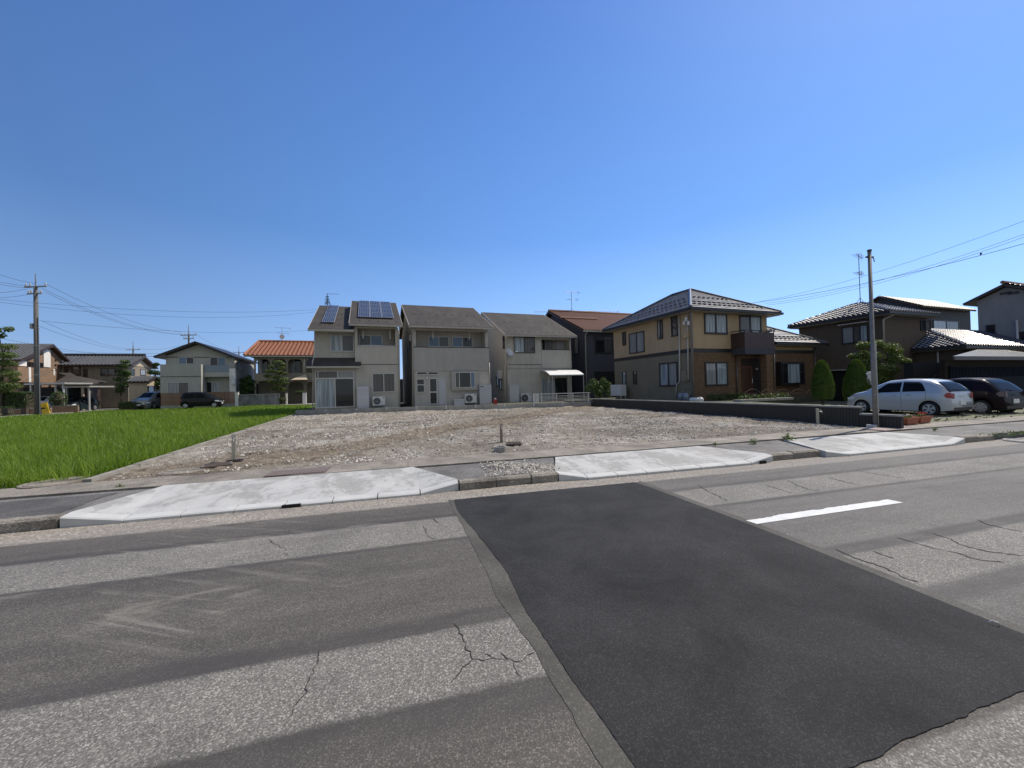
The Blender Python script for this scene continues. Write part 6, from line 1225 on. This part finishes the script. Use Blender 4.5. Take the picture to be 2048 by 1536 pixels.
def hedge(K,d,q0,q1,label,mat=m_lgr,dep=.9,n=1200,size=.07,name='hedge',cat='hedge',round_=False):
    A=at(*K(*q0),d); B=at(*K(*q1),d); W=(B-A).length if not round_ else abs((B-A).dot(RT)); zt=A.z; C=(A+B)/2; rz=math.atan2(B.y-A.y,B.x-A.x); W=math.hypot(B.x-A.x,B.y-A.y)
    t=thing(name,label,cat,(C.x,C.y,0),rz); g=MB(); zb=max(0,B.z)
    for _ in range(n):
        f=random.random(); x=random.uniform(-W/2,W/2); y=random.uniform(-dep/2,dep/2); z=random.uniform(zb,zt); k=random.random()
        if round_: 
            dd=Vector((random.gauss(0,1),random.gauss(0,1),random.gauss(0,1))).normalized(); x,y,z=dd.x*W/2,dd.y*dep/2,(zt+zb)/2+dd.z*(zt-zb)/2
        elif k<.45: z=zt+random.gauss(0,.03)
        elif k<.9: y=-dep/2+random.gauss(0,.03)
        else: x=random.choice((-W/2,W/2))
        leaves(g,(x,y,z),(.04,.04,.04),1,size,.2)
    g.build('foliage',mat,t,fix=False); b=MB().box(-W/2+.06,W/2-.06,-dep/2+.06,dep/2-.06,0.0,zt-.08) if not round_ else MB().tube([(0,0,0),(0,0,zb+.1),(0,0,(zt+zb)/2),(0,0,zt-.15)],[.08,W*.2,W*.42,W*.15],10); b.build('stems',m_bark,t)
hedge(K1,35.5,(20,1240),(300,1370),'broad clipped dark hedge at the left edge behind the far street',n=2600); hedge(K1,46,(745,1318),(903,1368),'small low box hedge in the middle of the far street',m_llt,.9,900); hedge(K1,38,(490,1225),(600,1375),'dark rounded shrub between the carports',m_lgr,1.2,900,round_=True,name='round_shrub',cat='shrub')
hedge(K2,45.5,(1560,1165),(1632,1235),'small clipped ball shrub beside the slim gate post',m_lgr,.6,300,.06,round_=True,name='round_shrub',cat='shrub'); hedge(K1,42,(1150,1325),(1300,1370),'low pale weeds and bushes at the paddy corner beside the minivan',m_llt,1.2,700,name='low_bush',cat='bush'); hedge(K1,33,(-60,1375),(60,1450),'dark low bushes at the far left end of the paddy',m_lgr,1.2,700,name='low_bush',cat='bush')
hedge(K2,47,(1765,1100),(1870,1135),'clipped green top behind the broad white gate pillar',m_lgr,.8,300,.06)
A=at(*K1(20,1340),39); t=thing('planter_wall','low dark brick wall under the broad hedge','wall',onground(at(*K1(20,1390),34.6)),.2); MB().box(-1.5,3.0,0,.25,0,.85).build('wall_run',m_brick2,t); MB().box(-1.5,3.0,-.03,.28,.85,.9).build('coping',m_conc,t)
A=at(*K1(500,1390),37.5); t=thing('planter_wall','low brick wall under the round shrub','wall',onground(A),.3); MB().box(-.6,1.6,0,.25,0,1.0).build('wall_run',m_brick2,t); MB().box(-.63,1.63,-.03,.28,1.0,1.05).build('coping',m_conc,t)
# conical conifers
def cone(top,cx,base,wid,d,label,zb=.5):
    A=at(cx,top,d); t=thing('conical_conifer',label,'conifer',(A.x,A.y,zb),0,'clipped conical conifers'); h=A.z-zb; R=wid/2*d/FOC*.97; g=MB(); core=MB(); prof=[]
    def rad(s): return R*.95*math.sqrt(max(0,1-s**1.55))*(1-.25*max(0,(.35-s)/.35)**2)
    core.tube([(0,0,h*(.04+.93*i/14)) for i in range(15)],[rad(.04+.93*i/14)*.9+.005 for i in range(15)],18)
    for _ in range(9000):
        s=random.random()**.9; a=random.random()*2*pi; r=rad(s)*(1+.05*noise.noise((cos(a)*2,sin(a)*2,s*7+cx))); n_=Vector((cos(a),sin(a),.5)); z=.04*h+s*h*.96
        p=Vector((r*cos(a),r*sin(a),z)); u=(Vector((0,0,1))+n_*.5+Vector((random.gauss(0,.35),random.gauss(0,.35),0))).normalized(); v=n_.cross(u).normalized(); L_=.055*(.7+.8*random.random()); k=len(g.v)
        g.v+=[tuple(p-v*.014),tuple(p+v*.014),tuple(p+u*L_+v*.006),tuple(p+u*L_-v*.006)]; g.f.append((k,k+1,k+2,k+3)); g.m.append(0)
    g.build('foliage',m_lcone,t,fix=False); core.build('inner_foliage',m_lcone,t,smooth=True); MB().tube([(0,0,-.3),(0,0,.2)],.07).build('trunk',m_bark,t)
cone(722,1643,811,44,20.5,'clipped conical conifer left of the silver car, standing clear in front of the wall',.5); cone(720,1712,812,52,22.5,'clipped conical conifer partly behind the silver car bonnet and the steel pole',.2)
padtree(K8,23,(420,1150),[(250,810,90,60),(340,800,100,60),(430,830,130,70),(510,850,110,60),(180,890,90,40),(270,880,110,70),(370,900,150,90),(480,910,130,80),(560,930,90,50),(320,970,130,80),(420,990,140,90),(500,1000,90,70),(390,1060,130,80),(460,1060,90,60)],'loose leafy tree behind the steel pole and the silver car',m_lpine,'garden_tree',size=.07,n=330,tr=.07,up=.2)
# ================================================================ cars
m_tyre=M('tyre',(.018,.018,.018),rough=.85); m_lamp=M('head_lamp',(.75,.78,.80),rough=.12,coat=1); m_red=M('tail_lamp',(.30,.006,.008),rough=.3,coat=.25); m_plate=M('plate',(.72,.74,.72),rough=.5); m_rim=M('wheel_silver',(.50,.51,.53),rough=.35,metal=.6)
def paint(name,c,metal=.3,rough=.3,coat=.8):
    m,n,b,tc=nodes(name); b.inputs['Base Color'].default_value=(*c,1); b.inputs['Metallic'].default_value=metal; b.inputs['Roughness'].default_value=rough; b.inputs['Coat Weight'].default_value=coat; b.inputs['Coat Roughness'].default_value=.04; b.inputs['Specular IOR Level'].default_value=.4*coat+.1; return m
def interp(x,P):
    for (a,b),(c,d) in zip(P,P[1:]):
        if x<=c: t=(x-a)/(c-a) if c>a else 0; t=max(0,min(1,t)); return b+(d-b)*t
    return P[-1][1]
def smooth(P):
    # Catmull-like densify
    xs=np.linspace(P[0][0],P[-1][0],160); v=np.array([interp(x,P) for x in xs]); 
    for _ in range(3): v[1:-1]=(v[:-2]+2*v[1:-1]+v[2:])/4
    return lambda x: float(np.interp(x,xs,v))
def car(label,col,loc,rz,L_=3.78,Wd=1.665,top=None,belt=None,wr=.29,ax=(.62,3.05),spokes=5,lamps=True,plate=(.33,.165),side_win=None,rear_up=.6,plate_m=None):
    t=thing('parked_car',label,'car',loc,rz); zt=smooth(top); zb0=smooth(belt); Hw=Wd/2; sill=.2; Ra=wr+.055
    def W(x): e=min(1,x/.45); f=min(1,(L_-x)/.75); return Hw*(1-.20*(1-e)**2.2)*(1-.26*(1-f)**2.4)
    def lowz(x):
        z=sill+.06*max(0,1-min(x,L_-x)/.3)
        for a in ax:
            if abs(x-a)<Ra: z=max(z,wr+math.sqrt(Ra*Ra-(x-a)**2))
        return z
    def sec(x):
        T=zt(x); B=min(zb0(x),T-.05); lo=lowz(x); w_=W(x); g_=max(0,min(1,(T-B)/.5)); wr_=w_*(.97-.20*g_)
        P=[(w_*.97,lo)]
        for f in (.15,.35,.55,.72,.86,.95): z=lo+(B-lo)*f; y=w_*(1-.045*((z-.62)/.45)**2); P.append((y,z))
        yb=w_*.955; P.append((yb,B)); tz=T-.035-.05*g_
        for f in (.15,.4,.65,.88): P.append((yb+(wr_-yb)*f*(.9+.1*f),B+(tz-B)*f))
        P+=[(wr_-.02,tz+.0),(wr_-.06-.03*g_,T-.012),(wr_*.7,T+.012*g_),(wr_*.35,T+.022*g_),(0,T+.025*g_)]
        return P
    xs=sorted(set([round(v,4) for v in list(np.arange(0,L_,.03))+[.008,.02,L_-.008,L_-.02,L_]+[a+s*Ra*k for a in ax for s in(-1,1) for k in (1,.98,.93,.85)]]))
    g=MB(); n=None
    for x in xs:
        P=sec(x); ring=[(x,y,z) for y,z in P]+[(x,-y,z) for y,z in P[-2::-1]]; n=len(ring); g.v+=ring
    for i in range(len(xs)-1):
        for k in range(n-1): g.f.append((i*n+k,(i+1)*n+k,(i+1)*n+k+1,i*n+k+1)); g.m.append(0)
    g.f.append(tuple(range(n))); g.m.append(0); g.f.append(tuple((len(xs)-1)*n+k for k in range(n))[::-1]); g.m.append(0)
    body=g.build('body',col,t,smooth=True)
    md=body.data; 
    MB().box(.12,L_-.15,-Hw*.8,Hw*.8,.17,.55).build('underbody',m_black,t)
    def ys(x,z):
        P=sec(x)[:13]; zz=[p[1] for p in P]; yy=[p[0] for p in P]; return float(np.interp(z,zz,yy))
    # side glass
    for sg in (1,-1):
        for (x0,x1,sl0,sl1) in side_win:
            g=MB(); nx=16; nz=6
            for i in range(nx+1):
                x=x0+(x1-x0)*i/nx; zl=zb0(x)+.025; zh=zt(x)-.105
                hgt=zh-zl; f0=min(1,(i/nx)/sl0) if sl0 else 1; f1=min(1,(1-i/nx)/sl1) if sl1 else 1; zh=zl+hgt*min(math.sin(f0*pi/2)**.8,math.sin(f1*pi/2)**.9,1)
                for k in range(nz+1): z=zl+(zh-zl)*k/nz; g.v.append((x,sg*(ys(x,z)+.006),z))
            for i in range(nx):
                for k in range(nz): a=i*(nz+1)+k; g.f.append((a,a+1,a+nz+2,a+nz+1)); g.m.append(0)
            g.build('side_window',m_cg,t,smooth=True,fix=False)
        # door shut lines and handles
        for x in (side_win[0][0]-.0,(side_win[0][1]+side_win[1][0])/2,side_win[1][1]-.12):
            g=MB(); zz=np.linspace(.3 if x>ax[0]+Ra else .66,zb0(x)-.0,10); P=[(x,sg*(ys(x,z)+.001),z) for z in zz]; g.tube(P,.005,4).build('door_gap',m_trimd,t)
        for x in (side_win[0][1]-.30,side_win[1][0]+.15): z=zb0(x)-.11; MB().tube([(x-.02,sg*(ys(x,z)+.01),z),(x+.07,sg*(ys(x,z)+.035),z),(x+.16,sg*(ys(x,z)+.01),z)],.014,6).build('door_handle',col,t)
        x=side_win[1][1]-.18; z=zb0(x)+.06; MB().tube([(x,sg*(ys(x,z)),z),(x,sg*(ys(x,z)+.10),z+.03),(x-.02,sg*(ys(x,z)+.2),z+.04)],[.03,.07,.06],8).build('mirror',col,t,smooth=True)
    def topglass(x0,x1,nm,wf=.86,off=.008,lo=0):
        g=MB(); nx=14; ny=10
        for i in range(nx+1):
            x=x0+(x1-x0)*i/nx; e=.01; sl=(zt(x+e)-zt(x-e))/(2*e); nv=Vector((-sl,0,1)).normalized()*off; S=sec(x); yr=S[-5][0]*wf+.02
            for k in range(ny+1):
                y=-yr+2*yr*k/ny; z=float(np.interp(abs(y),[S[-1][0],S[-2][0],S[-3][0],S[-4][0],S[-5][0]],[S[-1][1],S[-2][1],S[-3][1],S[-4][1],S[-5][1]])); g.v.append((x+nv.x,y,z+nv.z))
        for i in range(nx):
            for k in range(ny): a=i*(ny+1)+k; g.f.append((a,a+1,a+ny+2,a+ny+1)); g.m.append(0)
        return g.build(nm,m_cg,t,smooth=True,fix=False)
    topglass(rear_up[0],rear_up[1],'rear_window',.93); topglass(rear_up[2],rear_up[3],'windscreen',.97)
    xw=rear_up[0]; MB().tube([(xw-.01,0,zt(xw)+.02),(xw+.06,.3,zt(xw+.06)+.02)],.012,5).build('wiper',m_trimd,t)
    # wheels
    for a in ax:
        for sg in (1,-1):
            y=sg*(Hw-.11); g=MB(); g.tube([(a,y-sg*.10,wr),(a,y-sg*.09,wr),(a,y+sg*.075,wr),(a,y+sg*.09,wr)],[wr-.02,wr,wr,wr-.025],28); w=g.build('wheel',m_tyre,t)
            g=MB(); R=wr*.70; g.tube([(a,y+sg*.06,wr),(a,y+sg*.095,wr)],R*.98,24,0)
            r_=g.build('rim',m_trimd,w); g=MB(); ring=[]
            for k in range(24): b0=k*pi/12; b1=(k+1)*pi/12; g.ext([(a+R*.88*cos(b0),y+sg*.096,wr+R*.88*sin(b0)),(a+R*cos(b0),y+sg*.096,wr+R*sin(b0)),(a+R*cos(b1),y+sg*.096,wr+R*sin(b1)),(a+R*.88*cos(b1),y+sg*.096,wr+R*.88*sin(b1))],(0,sg*.008,0))
            for k in range(spokes):
                an=2*pi*k/spokes+.3; g.ext([(a+R*q_*cos(an+d_),y+sg*.097,wr+R*q_*sin(an+d_)) for q_,d_ in ((.12,-.9),(.9,-.34),(.9,.34),(.12,.9))],(0,sg*.012,0))
            g.ext([(a+R*.2*cos(k*pi/6),y+sg*.098,wr+R*.2*sin(k*pi/6)) for k in range(12)],(0,sg*.018,0)); g.build('hubcap',m_rim,w)
    # rear: lamps, plate, bumper strip ; front: lamps
    for sg in (1,-1):
        g=MB(); nx=8
        for i in range(nx+1):
            z=.74+.21*i/nx; xx=.0
            for k in range(6): x=.02+.17*k/5*(1-.45*abs(i/nx-.5)*2); y=ys(x,z); g.v.append((x-.012,sg*(y+.008),z))
        for i in range(nx):
            for k in range(5): a=i*6+k; g.f.append((a,a+1,a+7,a+6)); g.m.append(0)
        g.build('tail_light',m_red,t,smooth=True,fix=False)
        y0=sg*W(0)*.93; MB().box(-.012,-.001,min(y0,y0-sg*.12),max(y0,y0-sg*.12),.72,.93).build('tail_light',m_red,t)
        g=MB()
        for i in range(7):
            z=min(zt(L_-.3)-.03,.60+.13*i/6+.0)
            for k in range(6): x=L_-.06-.38*k/5; y=ys(x,min(z+.05*k/5,zt(x)-.06)); g.v.append((x+.004,sg*(y+.008),min(z+.05*k/5,zt(x)-.06)))
        for i in range(6):
            for k in range(5): a=i*6+k; g.f.append((a,a+1,a+7,a+6)); g.m.append(0)
        g.build('headlight',m_lamp,t,smooth=True,fix=False); y0=sg*W(L_)*.9; MB().box(L_+.001,L_+.012,min(y0,y0-sg*.22),max(y0,y0-sg*.22),.58,.70).build('headlight',m_lamp,t)
    MB().box(-.02,-.002,-.165,.165,.46,.625).build('number_plate',plate_m or m_plate,t); MB().box(L_+.002,L_+.02,-.165,.165,.38,.545).build('number_plate',plate_m or m_plate,t)
    MB().box(L_+.001,L_+.012,-.45,.45,.27,.37).build('grille',m_trimd,t); MB().box(L_+.001,L_+.010,-.38,.38,.59,.66).build('grille',m_trimd,t); MB().box(-.012,-.001,-.55,.55,.24,.36).build('bumper_trim',m_trimd,t); MB().box(-.014,-.001,-.14,.14,.80,.83).build('hatch_handle',m_trimd if col is not pt_silver else m_alu,t)
    MB().tube([(L_*.24,0,zt(L_*.24)+.02),(L_*.20,0,zt(L_*.24)+.2)],.006,4).build('aerial',m_trimd,t); return t
pt_silver=paint('paint_silver',(.42,.445,.48),.35,.35); pt_dark=paint('paint_maroon',(.008,.003,.005),.0,.35,.08); pt_black=paint('paint_black',(.005,.005,.006),.0,.3,.25); pt_van=paint('paint_blue_silver',(.20,.205,.21),.3,.3); pt_wh=paint('paint_white',(.7,.7,.7),.0,.3)
TOPH=[(0,.62),(.02,.93),(.12,1.07),(.36,1.31),(.60,1.44),(.95,1.50),(1.5,1.525),(2.1,1.47),(2.55,1.26),(2.95,1.02),(3.35,.93),(3.62,.80),(3.75,.66),(3.78,.55)]
BELT=[(0,.93),(.5,1.0),(1.2,.98),(2.3,.93),(3.0,.90),(3.78,.85)]
SW=[(.72,1.50,.35,0),(1.57,2.62,0,.62)]
car('silver five-door hatchback parked facing away, behind the block wall',pt_silver,(21.35,10.3,.0),math.radians(90.5),top=TOPH,belt=BELT,side_win=SW,rear_up=(.07,.48,2.16,2.88))
TOP2=[(0,.60),(.03,.88),(.16,1.02),(.42,1.30),(.62,1.43),(1.0,1.49),(1.5,1.50),(2.0,1.44),(2.5,1.22),(2.9,1.0),(3.4,.90),(3.7,.76),(3.85,.6),(3.88,.5)]
t=car('dark maroon hatchback parked facing away, right of the silver car',pt_dark,(23.65,9.85,.0),math.radians(88),L_=3.88,Wd=1.68,top=TOP2,belt=BELT[:-1]+[(3.88,.85)],side_win=[(.85,1.58,.35,0),(1.65,2.6,0,.62)],rear_up=(.10,.58,2.06,2.82),spokes=7)
for c in t.children:
    if c.name.startswith('tail_light'): c.data.materials[0]=M('smoked_lamp',(.10,.06,.06),rough=.3,coat=.3)
# black kei wagon beside the fence (faces right)
TOPK=[(0,.8),(.02,1.25),(.12,1.52),(.3,1.60),(1.2,1.64),(1.9,1.60),(2.25,1.42),(2.75,1.06),(3.1,.98),(3.3,.84),(3.38,.6),(3.4,.5)]; BK=[(0,1.0),(3.4,.95)]
Fk=Fr(-24,47.3,0); a=Fk.f(*K2(393,1250))[0]; b=Fk.f(*K2(838,1250))[0]; car('black high-roofed small car parked along the brown slat fence, facing right',pt_black,Fk.o+Fk.X*a+Vector((0,0,.40)),ROT,L_=3.4,Wd=1.47,top=TOPK,belt=BK,wr=.27,ax=(.48,2.9),side_win=[(.25,1.2,.2,0),(1.27,2.35,0,.5)],rear_up=(.03,.10,1.95,2.6))
TOPV=[(0,.8),(.03,1.2),(.2,1.65),(.5,1.80),(1.5,1.86),(2.9,1.84),(3.3,1.72),(4.0,1.22),(4.25,1.12),(4.6,1.0),(4.75,.8),(4.78,.5)]; BV=[(0,1.1),(4.78,1.0)]
A=at(*K1(1400,1300),43); v=car('silver-blue minivan parked nose towards the paddy, left of the off-white house',pt_van,Vector((A.x+.1,A.y+3.6,.38)),math.radians(-97),L_=4.78,Wd=1.75,top=TOPV,belt=BV,wr=.33,ax=(.9,3.8),side_win=[(.5,1.9,.25,0),(1.98,3.5,0,.4)],rear_up=(.06,.18,3.2,4.0))
for z in (.5,.75): MB().box(4.784,4.80,-.7,.7,z,z+.07).build('grille',m_alu,v)
MB().box(4.782,4.795,-.62,.62,.3,.48).build('bumper_trim',m_trimd,v); 
m_yp=M('yellow_plate',(.75,.55,.05))
A=at(*K1(290,1345),38); car('white small car with yellow plate parked behind the utility pole',pt_wh,Vector((A.x-.2,A.y+3.4,.38)),math.radians(-88),L_=3.4,Wd=1.47,top=TOPK,belt=BK,wr=.27,ax=(.48,2.9),side_win=[(.25,1.2,.2,0),(1.27,2.35,0,.5)],rear_up=(.03,.10,1.95,2.6),plate_m=m_yp)
A=at(*K1(1150,1300),54); car('white low car parked under the far pale carports',pt_wh,Vector((A.x-1.2,A.y,.38)),math.radians(0),top=TOPH,belt=BELT,side_win=SW,rear_up=(.06,.40,2.16,2.88))
A=at(*K1(525,1340),39); car('teal car mostly hidden behind the low brick wall with the round shrub',paint('paint_teal',(.012,.022,.028),.0,.4,.15),Vector((A.x-.2,A.y+4.6,.38)),math.radians(-88),top=TOPH,belt=BELT,side_win=SW,rear_up=(.06,.40,2.16,2.88),plate_m=m_yp)
